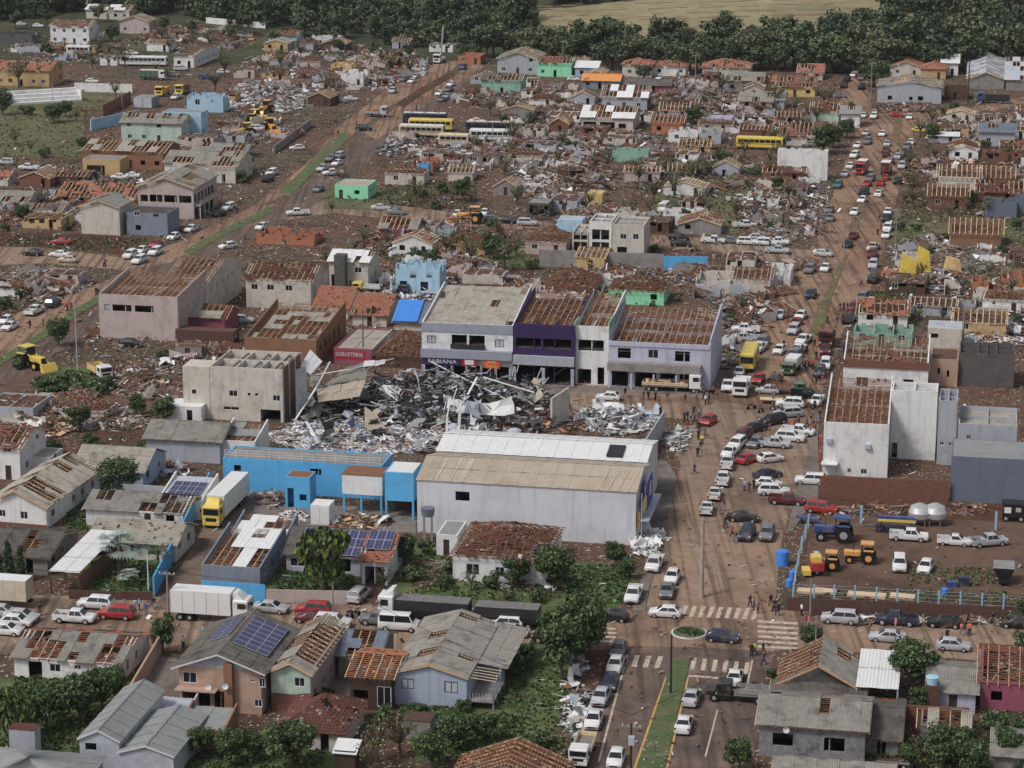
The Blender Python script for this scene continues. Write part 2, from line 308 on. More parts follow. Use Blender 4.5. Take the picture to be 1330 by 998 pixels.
# ---------------------------------------------------------------- roofs
def corr_mesh(mat, waves, amp, key={}):
    k = (mat.name, waves, amp)
    if k not in key:
        b = MB(); n = waves*2
        for i in range(n):
            x0, x1 = i/n, (i+1)/n; z0 = amp if i % 2 else 0; z1 = 0 if i % 2 else amp
            b.poly([(x0, 0, z0), (x1, 0, z1), (x1, 1, z1), (x0, 1, z0)], mat)
        key[k] = b.mesh('corrugated_'+mat.name)
    return key[k]
def slope(root, O, A, U, iL=0, iR=0, cover='fibro', mat=None, miss=0.0, near=True, cell=None, frame=None, batten=None, seed=None, pitchr=1.1, cnt=None):
    O, A, U = Vector(O), Vector(A), Vector(U); Wd, Ld = A.length, U.length
    n = A.cross(U).normalized()
    if n.z < 0: n = -n
    seed = R.random()*100 if seed is None else seed
    def pt(a, b, h=0): return O + A*(b*iL + a*(1-b*(iL+iR))) + U*b + n*h
    def ps(a, b, h=0): return O + A*a + U*b + n*h            # straight up the slope, for rafters and tiles
    def bmax(a): return max(.03, min(1, a/iL if iL else 1, (1-a)/iR if iR else 1))
    def missing(a, b):
        if miss <= 0: return False
        if miss >= 1: return True
        v = noise.noise(Vector((a*Wd/2.6+seed, b*Ld/2.6, seed)))*1.5 + R.uniform(-.18, .18)
        return v > (0.5-miss)*1.25
    frame = frame or wood_pale; batten = batten or wood_brown
    if miss > .04 or cover is None:
        nr = max(2, round(Wd/pitchr)+1)
        fm = MB()
        for i in range(nr):
            a = i/(nr-1)
            if near: beam('rafter', root, ps(a, 0, -.1), ps(a, bmax(a), -.1), .09, .14, frame)
            else: fm.bar(ps(a, 0, -.1), ps(a, bmax(a), -.1), .14, .16, frame)
        if fm.f: fm.build('rafters', root, kind='stuff')
        bt = MB(); step = .36 if near else .7; nb = max(2, round(Ld/step))
        for j in range(nb+1):
            b = j/nb; segs = max(1, int(Wd/3))
            for s_ in range(segs):
                if R.random() < .13: continue
                a0, a1 = s_/segs, (s_+1)/segs; sk = R.uniform(-.04, .04)/Ld*2
                bt.bar(pt(a0, b, 0.0), pt(a1, min(1, max(0, b+sk)), 0.0), .07 if near else .13, .05, batten)
        if cover == 'tile' or cover is None:              # stray tiles left on the battens
            for _ in range(int(Wd*Ld*(.5 if near else .25))):
                b = R.random(); a = b*iL+R.random()*(1-b*(iL+iR)); q = Matrix.Rotation(R.uniform(0, 3), 3, 'Z')
                bt.box(ps(a, b, .05), (R.uniform(.2, .55), R.uniform(.2, .4), .04), R.choice((tile_red, tile_dark, fibro)), q)
        bt.build('battens', root, kind='stuff')
    if cover in ('fibro', 'metal'):
        mat = mat or fibro
        cw, cl = cell or ((1.1, 2.1) if near else (2.2, 3.0))
        na, nb = max(1, round(Wd/cw)), max(1, round(Ld/cl)); lump = MB()
        for i in range(na):
            for j in range(nb):
                a, b = i/na, j/nb
                if missing(a+.5/na, b+.5/nb): continue
                p0, p1, p3, p2 = pt(a, b), pt(a+1/na, b), pt(a, b+1/nb), pt(a+1/na, b+1/nb)
                lift = .05 + (.03 if (i % 2) else 0) + (R.uniform(0, .05) if miss else 0)
                X, Y = p1-p0, (p3-p0)*1.05
                if iL or iR: X = p1-p0; 
                tilt = n*(R.uniform(0, .12) if miss and R.random() < .3 else .03)
                if near:
                    wv = 5 if cover == 'fibro' else 3
                    m = Matrix((( X.x, Y.x, n.x, 0), (X.y, Y.y, n.y, 0), (X.z, Y.z, n.z, 0), (0, 0, 0, 1)))
                    if iL or iR:
                        q = MB(); k = 4
                        for w_ in range(k*2):
                            t0, t1 = w_/(2*k), (w_+1)/(2*k); h0 = .05*(w_ % 2); h1 = .05*((w_+1) % 2)
                            q.poly([p0.lerp(p1, t0)+n*(lift+h0), p0.lerp(p1, t1)+n*(lift+h1), p3.lerp(p2, t1)+n*(lift+h1), p3.lerp(p2, t0)+n*(lift+h0)], mat)
                        lump.v and None
                        q.build('roof_sheet', root); continue
                    m.translation = p0 + n*lift - tilt*.0
                    o = link('roof_sheet', corr_mesh(mat, wv, .055 if cover == 'fibro' else .035), root, m)
                else:
                    for w_ in range(3):
                        t0, t1 = w_/3, (w_+1)/3
                        lump.poly([p0.lerp(p1, t0)+n*lift, p0.lerp(p1, t1)+n*(lift+.05), p3.lerp(p2, t1)+n*(lift+.05), p3.lerp(p2, t0)+n*lift], mat)
        if lump.f: lump.build('roof_sheets', root, kind='stuff')
    elif cover == 'tile':
        mat = mat or tile_red
        cw, cl = (.36, .4) if near else (.7, .8)
        na, nb = max(2, round(Wd/cw)), max(2, round(Ld/cl)); t = MB()
        for i in range(na):
            for j in range(nb):
                a, b = i/na, j/nb
                if b > bmax(a+.5/na)-.02 and (iL or iR): continue
                if missing(a, b) or (miss and R.random() < miss*.3): continue
                dz = R.uniform(0, .03); mt = mat if R.random() < .9 else R.choice((tile_dark, tile_red, fibro))
                p0, pm, p1 = ps(a, b, .09+dz), ps(a+.5/na, b, .16+dz), ps(a+1/na, b, .09+dz)
                q0, qm, q1 = ps(a, b+1.1/nb, .05), ps(a+.5/na, b+1.1/nb, .11), ps(a+1/na, b+1.1/nb, .05)
                t.poly([p0, pm, qm, q0], mt); t.poly([pm, p1, q1, qm], mt); t.poly([p0, ps(a, b, .02), ps(a+1/na, b, .02), p1, pm], mt)
        if t.f: t.build('roof_tiles', root, kind='stuff')

# ---------------------------------------------------------------- walls with real openings
def wall(mb, L, h, t, holes, mat, T, rag=0):
    # a wall along local x from 0 to L, thickness t in +y, with rectangular openings (x0, x1, z0, z1)
    xs = sorted({0, L, *[max(0, min(L, v)) for q in holes for v in q[:2]]}); zs = sorted({0, h, *[max(0, min(h, v)) for q in holes for v in q[2:4]]})
    if rag:
        xs = sorted(set(xs) | {L*(i+R.uniform(-.2, .2))/max(2, int(L/.9)) for i in range(1, max(2, int(L/.9)))}); H_ = h
    for i in range(len(xs)-1):
        zrun = None; drop = (R.uniform(0, rag) if R.random() < .6 else R.uniform(0, .15)) if rag else 0
        for j in range(len(zs)-1):
            cx, cz = (xs[i]+xs[i+1])/2, (zs[j]+zs[j+1])/2
            solid = not any(q[0] < cx < q[1] and q[2] < cz < q[3] for q in holes)
            if solid and zrun is None: zrun = zs[j]
            if zrun is not None and (not solid or j == len(zs)-2):
                z1 = zs[j+1] if solid else zs[j]
                if drop and z1 >= h-.01: z1 = max(zrun+.05, z1-drop)
                p = [Vector(v) for v in ((xs[i], 0, zrun), (xs[i+1], 0, zrun), (xs[i+1], t, zrun), (xs[i], t, zrun), (xs[i], 0, z1), (xs[i+1], 0, z1), (xs[i+1], t, z1), (xs[i], t, z1))]
                mb.hexa([T @ v for v in p], mat); zrun = None
_win = {}
def window(root, T, q, kind, near=True):
    x0, x1, z0, z1 = q; w, h = x1-x0, z1-z0
    name = {'g': 'window', 'w': 'window', 'd': 'door', 's': 'shutter', 'o': None}[kind]
    if name is None: return
    k = (round(w, 1), round(h, 1), kind)
    if k not in _win:
        W_, H_ = k[0], k[1]; f = MB(); fm = frame_w if kind in 'gw' else frame_d
        for c, d in (((W_/2, .06, .04), (W_, .07, .08)), ((W_/2, .06, H_-.04), (W_, .07, .08)), ((.04, .06, H_/2), (.08, .07, H_)), ((W_-.04, .06, H_/2), (.08, .07, H_)), ((W_/2, .07, H_/2), (.06, .05, H_))):
            f.box(c, d, fm)
        g = MB(); g.box((W_/2, .1, H_/2), (W_-.1, .03, H_-.1), {'g': glass_d, 'w': glass_d, 'd': wood_dark, 's': metal_grey}[kind])
        _win[k] = (f.mesh('frame'), g.mesh('pane'))
    fm_, gm_ = _win[k]
    S = Matrix.Diagonal((w/k[0], 1, h/k[1], 1)) if k[0] and k[1] else Matrix.Identity(4)
    o = link(name, fm_, root, T @ Matrix.Translation((x0, 0, z0)) @ S)
    link('pane' if kind in 'gw' else 'panel', gm_, o)
def auto_win(L, h, side=False):
    st = max(1, round(h/3.1)); out = []; n = max(1, int(L/3.3))
    for s_ in range(st):
        for i in range(n):
            if R.random() < .25: continue
            c = (i+.5)*L/n + R.uniform(-.3, .3); z = s_*3.05
            if s_ == 0 and i == n//2 and not side: out.append((c-.45, c+.45, .0, 2.1, R.choice('do')))
            else: out.append((c-.6, c+.6, z+1.05, z+2.15, R.choice('ggo')))
    return out
def front_geo(x0, x1, yb, yt, rot=0):
    C = P((x0+x1)/2, yb); v = vdir(rot); w = (x1-x0)/SC(yb)
    for _ in range(4):
        a, b = proj(C-v*w/2), proj(C+v*w/2); w *= (x1-x0)/(b[0]-a[0])
    h = 3.0
    for _ in range(4):
        t = proj(C+Vector((0, 0, h))); h *= (yb-yt)/(yb-t[1])
    return C, w, h
BLD = {}; FOOT = []
def B(label, x0, x1, yb, yt, depth, roof='gx', rise=None, wall_m=None, cover='fibro', rmat=None, miss=0.0, win=None, swin=None, rot=0, cat='house', name='house',
      near=None, over=.45, parapet=.9, ceil=None, group=None, frame=None, batten=None, lwin=None, base=None, back_h=None, gmat=None, z0=0.0, cell=None, keep=None, side_m=None):
    C, w, h = front_geo(x0, x1, yb, yt, rot)
    if near is None: near = yb > 520
    root = empty(name, (C.x, C.y, C.z), -radians(GAZ+rot)); tag(root, label, cat, group); FOOT.append((C+udir(rot)*depth/2, max(w, depth)*.55))
    wm = wall_m or wall_beige; mb = MB(); t = .2; fl = -w/2
    if win is None: win = auto_win(w, h)
    if swin is None: swin = auto_win(depth-.8, h, True)
    TF = Matrix.Translation((fl, 0, 0))
    rg = (1.3 if win != [] else .5) if roof == 'open' and yb < 480 else 0
    if yb < 330 and cover and roof in ('gx', 'gy', 'hip') and 0 < miss < .6: kw_up = .14
    else: kw_up = 0
    miss += kw_up
    hs_ = [q[:4] for q in win if q[4] != 'x']
    wall(mb, w, h, t, hs_, wm, TF, rg)
    TR = Matrix.Translation((w/2, t, 0)) @ Matrix.Rotation(pi/2, 4, 'Z')         # local x runs to the back; thickness goes inward
    wall(mb, depth-2*t, h, t, [q[:4] for q in swin], side_m or wm, TR, rg)
    TL = Matrix.Translation((fl+t, t, 0)) @ Matrix.Rotation(pi/2, 4, 'Z')
    wall(mb, depth-2*t, h, t, [q[:4] for q in (lwin or [])], wm, TL, rg)
    wall(mb, w, back_h or h, t, [], wm, Matrix.Translation((fl, depth-t, 0)), rg)
    for q in win:
        if q[4] != 'x': window(root, TF, q[:4], q[4])
    for q in swin: window(root, TR @ Matrix.Rotation(0, 4, 'Z'), q[:4], q[4])
    flo = MB(); flo.box((0, depth/2, .06), (w-2*t-.02, depth-2*t-.02, .1), interior)
    st = int((h+.5)//3.0)
    for s_ in range(1, st+1):
        if s_*3.0 < h-1.2: flo.box((0, depth/2, s_*3.02-.1), (w-2*t-.02, depth-2*t-.02, .18), interior)
    for i in range(1, max(1, int(w/5))+1):                    # inner partitions
        x = fl + i*w/(max(1, int(w/5))+1); flo.box((x, depth/2, h/2-.1-rg*.4), (.15, depth-2*t-.03, h-.3-rg*.8), wm)
    flo.box((0, depth*.55, h/2-.1-rg*.4), (w-2*t-.03, .15, h-.34-rg*.8), wm)
    flo.build('floor', root)
    if base: bx('plinth', root, (0, -.03, base[0]/2), (w+.02, .06, base[0]), base[1])
    rise = rise if rise is not None else (w*.16 if roof == 'gy' else depth*.16)
    if roof == 'hip' and frame is None and miss > .5: frame = wood_brown
    kw = dict(cover=cover, mat=rmat, miss=miss, near=near, frame=frame, batten=batten, cell=cell)
    o = over; need_ceil = (miss > .04 or cover is None) and ceil is not False
    cm = ceil or redrubble
    if roof == 'gy':
        k = rise/(w/2)
        for y in (0, depth-t):
            g = MB()
            p = [Vector(v) for v in ((fl, y, h+.002), (w/2, y, h+.002), (0, y, h+rise), (fl, y+t, h+.002), (w/2, y+t, h+.002), (0, y+t, h+rise))]
            g.poly([p[0], p[1], p[2]], gmat or wm); g.poly([p[5], p[4], p[3]], gmat or wm); g.poly([p[0], p[2], p[5], p[3]], wm); g.poly([p[2], p[1], p[4], p[5]], wm)
            g.build('gable', root)
        for sgn in (-1, 1):
            O = Vector((sgn*(w/2+o), -o, h-o*k+.03)); A_ = Vector((0, depth+2*o, 0)); U = Vector((-sgn*(w/2+o), 0, rise+o*k))
            if keep and sgn not in keep: slope(root, O, A_, U, cover=None, near=near, miss=1, frame=frame, batten=batten)
            else: slope(root, O, A_, U, **kw)
            if near: beam('bargeboard', root, O+Vector((0, -.02, .02)), O+Vector((0, -.02, .02))+U, .05, .16, frame_w if not need_ceil else wood)
    elif roof == 'gx':
        k = rise/(depth/2)
        for x in (fl, w/2-t):
            g = MB()
            p = [Vector(v) for v in ((x, 0, h+.002), (x, depth, h+.002), (x, depth/2, h+rise), (x+t, 0, h+.002), (x+t, depth, h+.002), (x+t, depth/2, h+rise))]
            g.poly([p[1], p[0], p[2]], wm); g.poly([p[3], p[4], p[5]], wm); g.poly([p[0], p[3], p[5], p[2]], wm); g.poly([p[4], p[1], p[2], p[5]], wm)
            g.build('gable', root)
        slope(root, (fl-o, -o, h-o*k+.03), (w+2*o, 0, 0), (0, depth/2+o, rise+o*k), **kw)
        slope(root, (fl-o, depth+o, h-o*k+.03), (w+2*o, 0, 0), (0, -depth/2-o, rise+o*k), **kw)
    elif roof == 'hip':
        L = w+2*o; D = depth+2*o; z = h-.05; r = rise+.1
        if L >= D:
            q = D/2/L
            slope(root, (fl-o, -o, z), (L, 0, 0), (0, D/2, r), q, q, **kw); slope(root, (fl-o, depth+o, z), (L, 0, 0), (0, -D/2, r), q, q, **kw)
            slope(root, (fl-o, -o, z), (0, D, 0), (D/2, 0, r), .49, .49, **kw); slope(root, (w/2+o, -o, z), (0, D, 0), (-D/2, 0, r), .49, .49, **kw)
        else:
            q = L/2/D
            slope(root, (fl-o, -o, z), (L, 0, 0), (0, L/2, r), .49, .49, **kw); slope(root, (fl-o, depth+o, z), (L, 0, 0), (0, -L/2, r), .49, .49, **kw)
            slope(root, (fl-o, -o, z), (0, D, 0), (L/2, 0, r), q, q, **kw); slope(root, (w/2+o, -o, z), (0, D, 0), (-L/2, 0, r), q, q, **kw)
    elif roof == 'shed':                                   # low at the front, high at the back
        slope(root, (fl-o, -o, h+.03), (w+2*o, 0, 0), (0, depth+2*o, rise), **kw)
        g = MB(); g.poly([(w/2, 0, h), (w/2, depth, h), (w/2, depth, h+rise)], wm); g.build('gable', root); g = MB(); g.poly([(fl, 0, h), (fl, depth, h+rise), (fl, depth, h)], wm); g.build('gable', root); g = MB(); g.poly([(fl, depth, h), (fl, depth, h+rise), (w/2, depth, h+rise), (w/2, depth, h)], wm); g.build('gable', root)
    elif roof == 'in':                                     # sloping roof hidden behind the front parapet
        slope(root, (fl+t, t, h-parapet), (w-2*t, 0, 0), (0, depth-2*t, rise), **kw)
        for x in (fl, w/2-t): g = MB(); g.hexa([(x, t, h+.002), (x+t, t, h+.002), (x+t, depth, h+.002), (x, depth, h+.002), (x, t, h+.01), (x+t, t, h+.01), (x+t, depth, h+rise-parapet+.7), (x, depth, h+rise-parapet+.7)], wm); g.build('side_parapet', root)
    elif roof == 'flat':
        m_ = rmat or concrete
        bx('roof_slab', root, (0, depth/2, h-parapet), (w-2*t-.01, depth-2*t-.01, .2), m_)
    elif roof == 'open':
        cb = MB(); n_ = max(1, int(w/4))
        for i in range(1, n_+1): cb.box((fl+i*w/(n_+1), depth/2, h-.16), (.18, depth-2*t, .22), wm)
        cb.build('partition', root)
    if need_ceil and roof != 'flat':
        zc = h-.25 if roof != 'in' else h-parapet-.3
        bx('ceiling', root, (0, depth/2, zc), (w-2*t-.03, depth-2*t-.03, .06), cm)
        if isinstance(w, float):
            jk = MB(); pl = (tile_red, tile_dark, wood_brown, wood, fibro, concrete, wood_dark, metal_white)
            for _ in range(int(w*depth*(2.0 if near else .8))):
                jk.box((R.uniform(fl+.5, w/2-.5), R.uniform(.5, depth-.5), zc+R.uniform(.05, .25)), (R.uniform(.15, 1.3), R.uniform(.06, .4), R.uniform(.03, .1)), R.choices(pl, (5, 4, 5, 2, 3, 2, 4, .5))[0], Matrix.Rotation(R.uniform(0, 3.1), 3, 'Z') @ Matrix.Rotation(R.uniform(-.3, .3), 3, 'Y'))
            jk.build('fallen_pieces', root, kind='stuff')
    mb.build('wall', root)
    root['_w'] = w; root['_h'] = h; BLD[label] = (root, w, h, depth)
    return root, w, h
def at_front(root, w, fx, z, y=-.03): return Vector((-w/2+fx*w, y, z))
def lettering(parent, text, loc, size, mat, rotx=pi/2, rotz=0, align='CENTER', sx=1.0, extr=.02):
    c = bpy.data.curves.new('lettering', 'FONT'); c.body = text; c.size = size; c.align_x = align; c.align_y = 'CENTER'; c.extrude = extr; c.resolution_u = 2; c.materials.append(mat)
    tmp = bpy.data.objects.new('tmp', c); COL.objects.link(tmp); dg = bpy.context.evaluated_depsgraph_get(); dg.update()
    me = bpy.data.meshes.new_from_object(tmp.evaluated_get(dg)); bpy.data.objects.remove(tmp)
    o = link('lettering', me, parent); o.location = loc; o.rotation_euler = (rotx, 0, rotz); o.scale = (sx, 1, 1); return o
def panels(root, O, A, U, na, nb, gap=.03, lift=.2):        # solar panels, each its own part
    O, A, U = Vector(O), Vector(A), Vector(U); n = A.cross(U).normalized(); n = n if n.z > 0 else -n
    rot = Matrix((A.normalized(), U.normalized(), n)).transposed()
    for i in range(na):
        for j in range(nb):
            c = O + A*((i+.5)/na) + U*((j+.5)/nb) + n*lift
            p = bx('solar_panel', root, c, (A.length/na-gap, U.length/nb-gap, .05), solar_frame, rot)
            for s_ in range(2):
                q = link('solar_cells', unit(solar), p, Matrix.Translation(((s_-.5)*.47, 0, .62)) @ Matrix.Diagonal((.44, .94, .3, 1)))
def sat_dish(root, loc, r=.4):
    m = MB(); n = 10; loc = Vector(loc); c = loc+Vector((0, -.12, 0))
    for i in range(n):
        a0, a1 = 2*pi*i/n, 2*pi*(i+1)/n
        m.poly([c, loc+Vector((r*cos(a1), -.3, r*sin(a1))), loc+Vector((r*cos(a0), -.3, r*sin(a0)))], metal_white)
        m.poly([c+Vector((0, .05, 0)), loc+Vector((r*cos(a0), -.28, r*sin(a0))), loc+Vector((r*cos(a1), -.28, r*sin(a1)))], metal_white)
    m.bar(c, loc+Vector((0, .1, -.2)), .05, .05, metal_grey); m.bar(c, c+Vector((0, -.45, -.1)), .03, .03, metal_grey)
    m.build('satellite_dish', root)
def wallseg(label, a, b, h, mat, t=.2, cat='wall', name='boundary_wall', posts=0, z=0, group=None, capm=None):
    pa, pb = P(*a), P(*b); d = pb-pa; root = empty(name, pa, atan2(d.y, d.x)); tag(root, label, cat, group); L = d.length
    n = max(1, round(L/2.6)); 
    for i in range(n):
        hh = h*(1+R.uniform(-.01, .01)); bx('wall_panel', root, ((i+.5)*L/n, 0, hh/2), (L/n-.012, t, hh), mat)
    if posts:
        for i in range(n+1): bx('post', root, (i*L/n, 0, (h+.15)/2), (.22, t+.08, h+.15), capm or mat)
    return root
# ---------------------------------------------------------------- vehicles
ST = {  # stations: x, sill z, belt z, top z, half width, half top width
 'hatch': [(1.98, .42, .62, .64, .68, .6), (1.86, .24, .72, .78, .82, .72), (1.0, .22, .9, .98, .86, .74), (.28, .22, .92, 1.44, .86, .6), (-1.15, .22, .94, 1.45, .86, .6), (-1.72, .24, .95, 1.02, .85, .7), (-1.92, .3, .8, .84, .8, .7)],
 'sedan': [(2.2, .42, .62, .64, .7, .6), (2.06, .24, .72, .78, .84, .74), (1.12, .22, .9, .96, .87, .76), (.32, .22, .92, 1.43, .87, .6), (-.85, .22, .94, 1.43, .87, .6), (-1.45, .22, .96, 1.04, .87, .74), (-2.1, .26, .92, .98, .84, .74), (-2.22, .38, .7, .74, .76, .68)],
 'suv': [(2.25, .46, .75, .8, .74, .64), (2.1, .3, .88, .95, .88, .76), (1.2, .28, 1.04, 1.12, .92, .8), (.6, .28, 1.06, 1.66, .92, .66), (-1.75, .28, 1.08, 1.68, .92, .68), (-2.12, .3, 1.06, 1.14, .91, .76), (-2.22, .4, .8, .86, .86, .76)],
 'pickup': [(2.6, .5, .78, .82, .76, .66), (2.45, .34, .92, .98, .9, .78), (1.45, .32, 1.04, 1.1, .92, .8), (.85, .32, 1.06, 1.68, .92, .66), (-.35, .32, 1.06, 1.68, .92, .68), (-.62, .32, 1.06, 1.1, .92, .84), (-.7, .34, 1.05, 1.08, .92, .84)],
 'ute': [(2.2, .44, .66, .7, .7, .62), (2.08, .28, .78, .84, .84, .74), (1.2, .24, .92, 1.0, .86, .76), (.55, .24, .94, 1.5, .86, .62), (-.3, .24, .94, 1.5, .86, .64), (-.5, .24, .94, .98, .86, .78), (-.58, .26, .93, .96, .86, .78)],
 'van': [(2.4, .4, .8, .84, .8, .7), (2.3, .3, 1.0, 1.05, .92, .8), (1.8, .28, 1.15, 1.25, .95, .82), (1.3, .28, 1.2, 2.1, .95, .78), (-2.3, .28, 1.2, 2.12, .95, .78), (-2.42, .3, 1.2, 1.9, .93, .76), (-2.46, .4, .9, .95, .9, .8)],
}
BEDS = {'pickup': (-.72, -2.5, 1.04, .9), 'ute': (-.6, -2.2, .95, .84)}
WHX = {'hatch': (1.22, -1.2, .3), 'sedan': (1.35, -1.3, .31), 'suv': (1.4, -1.35, .36), 'pickup': (1.62, -1.6, .38), 'ute': (1.35, -1.45, .3), 'van': (1.6, -1.5, .35)}
_veh = {}
def veh_mesh(t):
    if t in _veh: return _veh[t]
    S = ST[t]; b = MB(); pm = CARM['white']; rings = []
    for (x, z0, zb, zt, w, wt) in S:
        h = [(0, z0), (w*.9, z0), (w, z0+.14), (w, zb-.12), (w*.965, zb), (wt, zt-(.07 if zt-zb > .2 else .02)), (wt*.8, zt), (0, zt+.015)]
        ring = h + [(-y, z) for y, z in h[-2:0:-1]]
        rings.append([len(b.v)+i for i in range(len(ring))]); b.v += [(x, y, z) for y, z in ring]
    n = len(rings[0]); k = b.mi(pm)
    for r in range(len(rings)-1):
        for i in range(n): j = (i+1) % n; b.f.append((rings[r][i], rings[r+1][i], rings[r+1][j], rings[r][j])); b.m.append(k)
    b.f.append(tuple(rings[0])); b.m.append(k); b.f.append(tuple(reversed(rings[-1]))); b.m.append(k)
    k2 = b.mi(trim)
    b.box((0, 0, .3), (S[0][0]*1.75, S[2][4]*1.8, .14), trim)
    if t in BEDS:
        xa, xb, z, w = BEDS[t]; L = xa-xb; c = (xa+xb)/2
        for s_ in (-1, 1): b.box((c, s_*(w-.04), (z+.38)/2+.1), (L, .08, z-.3), pm)
        b.box((xb+.03, 0, (z+.4)/2+.08), (.07, 2*w-.16, z-.4), pm); b.box((c, 0, .6), (L, 2*w-.16, .08), metal_dark)
    ro = b.mesh('body', 38)
    # which stations hold the cabin
    ci = [i for i, s_ in enumerate(S) if s_[3]-s_[2] > .3]; a, z = ci[0], ci[-1]
    f0, f1, r1, r0 = S[a-1], S[a], S[z], S[z+1]
    if t == 'van': r1, r0 = S[4], S[5]
    def lerp(p, q, t_): return tuple(p[i]+(q[i]-p[i])*t_ for i in range(len(p)))
    def quad(mb, pts, off):
        p = [Vector(q) for q in pts]; nn = (p[1]-p[0]).cross(p[2]-p[0]).normalized()
        cen = sum(p, Vector())/4
        if nn.dot(cen-Vector((0, 0, .9))) < 0: nn = -nn
        q = [x+nn*off for x in p]; mb.poly(q, glass_d)
        for i in range(4): j = (i+1) % 4; mb.poly([p[i], p[j], q[j], q[i]], trim)
    def screen(mb, A_, B_):
        p, q = lerp(A_, B_, .08), lerp(A_, B_, .9)
        quad(mb, [(p[0], -p[5]*.94, p[3]), (p[0], p[5]*.94, p[3]), (q[0], q[5]*.86, q[3]), (q[0], -q[5]*.86, q[3])], .018)
    ws = MB(); screen(ws, f0, f1); rw = MB(); 
    if t == 'van': quad(rw, [(-2.44, -.6, 1.3), (-2.44, .6, 1.3), (-2.42, .55, 1.8), (-2.42, -.55, 1.8)], .03)
    else: screen(rw, r0, r1)
    sw = []
    for s_ in (-1, 1):
        m = MB(); xf, xr, xr2, xb = f0[0]-.25, f1[0]-.02, r1[0]+.02, r0[0]+.22
        zb, zt = f1[2]+.05, f1[3]-.1; yb_, yt_ = f1[4]*.965-.012, f1[5]+.02
        mid = (f1[0]+r1[0])/2 + .05
        segs = [(xf, xr, mid+.03, mid+.03), (mid-.04, mid-.04, xr2, xb)] if t not in BEDS or t == 'pickup' else [(xf, xr, xr2, xr2-.05)]
        for (q0, q1, q2, q3) in segs: quad(m, [(q0, s_*yb_, zb), (q1, s_*yt_, zt), (q2, s_*yt_, zt), (q3, s_*yb_, zb)], .015)
        sw.append(m.mesh('side_window'))
    wb = MB(); r = WHX[t][2]; wb.cyl((0, -.11, 0), (0, .11, 0), r, r, 12, tyre); wb.cyl((0, .105, 0), (0, .125, 0), r*.62, r*.55, 8, rim); wb.cyl((0, -.105, 0), (0, -.125, 0), r*.62, r*.55, 8, rim)
    hl = MB(); hl.box((0, 0, 0), (.1, .34, .15), headl); tl = MB(); tl.box((0, 0, 0), (.08, .22, .26), taill)
    nl = MB(); nl.box((0, 0, 0), (.03, .42, .13), plate_m); gr = MB(); gr.box((0, 0, 0), (.05, .8, .14), trim)
    _veh[t] = dict(body=ro, ws=ws.mesh('windscreen'), rw=rw.mesh('rear_window'), sw=sw, wheel=wb.mesh('wheel'), hl=hl.mesh('headlight'), tl=tl.mesh('taillight'), plate=nl.mesh('plate'), grille=gr.mesh('grille'))
    return _veh[t]
HD = {'u': GAZ, 'd': 180+GAZ, 'l': GAZ-90, 'r': GAZ+90}
VW = dict(hatch='hatchback', sedan='sedan', suv='SUV', pickup='pickup', ute='small pickup', van='van')
CW = dict(darkred='dark red', darkblue='dark blue', lightblue='light blue')
def setm(o, m): o.material_slots[0].link = 'OBJECT'; o.material_slots[0].material = m
def vehicle(x, y, t, c, h, full=None):
    p = P(x, y); az = HD[h] if isinstance(h, str) else h; az += R.uniform(-2.5, 2.5)
    full = (y > 420) if full is None else full
    root = empty('parked_'+('pickup' if t in BEDS else 'van' if t == 'van' else 'car'), p, pi/2-radians(az)); V = veh_mesh(t)
    b = link('body', V['body'], root); setm(b, CARM[c])
    link('windscreen', V['ws'], root); link('rear_window', V['rw'], root)
    for s_ in V['sw']: link('side_window', s_, root)
    xf, xr, r = WHX[t]; w = ST[t][2][4]
    for xx in (xf, xr):
        for s_ in (-1, 1): link('wheel', V['wheel'], root, Matrix.Translation((xx, s_*(w-.07), r)))
    S = ST[t]; xe = BEDS[t][1] if t in BEDS else S[-2][0]
    if full:
        for s_ in (-1, 1):
            link('headlight', V['hl'], root, Matrix.Translation((S[1][0]+.02, s_*S[1][4]*.74, S[1][2]-.02)))
            link('taillight', V['tl'], root, Matrix.Translation((xe-(.02 if t in BEDS else .06), s_*S[-2][4]*.84, .82)))
        link('plate', V['plate'], root, Matrix.Translation((xe-(.04 if t in BEDS else .1), 0, .62)))
        link('grille', V['grille'], root, Matrix.Translation((S[0][0]+.01, 0, .52)))
    root['category'] = 'pickup' if t in BEDS else 'van' if t == 'van' else 'car'
    return root
CARPOS = []
def cars(phrase, group, rows, order='near', h0='d'):
    items = []
    for e in rows.split(';'):
        f = e.split(); x, y = float(f[0]), float(f[1]); t = {'h': 'hatch', 's': 'sedan', 'v': 'suv', 'p': 'pickup', 'e': 'ute', 'b': 'van'}[f[2]]; c = f[3]
        h = f[4] if len(f) > 4 else h0
        try: h = float(h)
        except ValueError: pass
        o = vehicle(x, y, t, c, h); o['group'] = group; CARPOS.append((x, y))
        items.append((o, f"{CW.get(c, c)} {VW[t]}", x, y))
    autolabel(items, phrase, order)

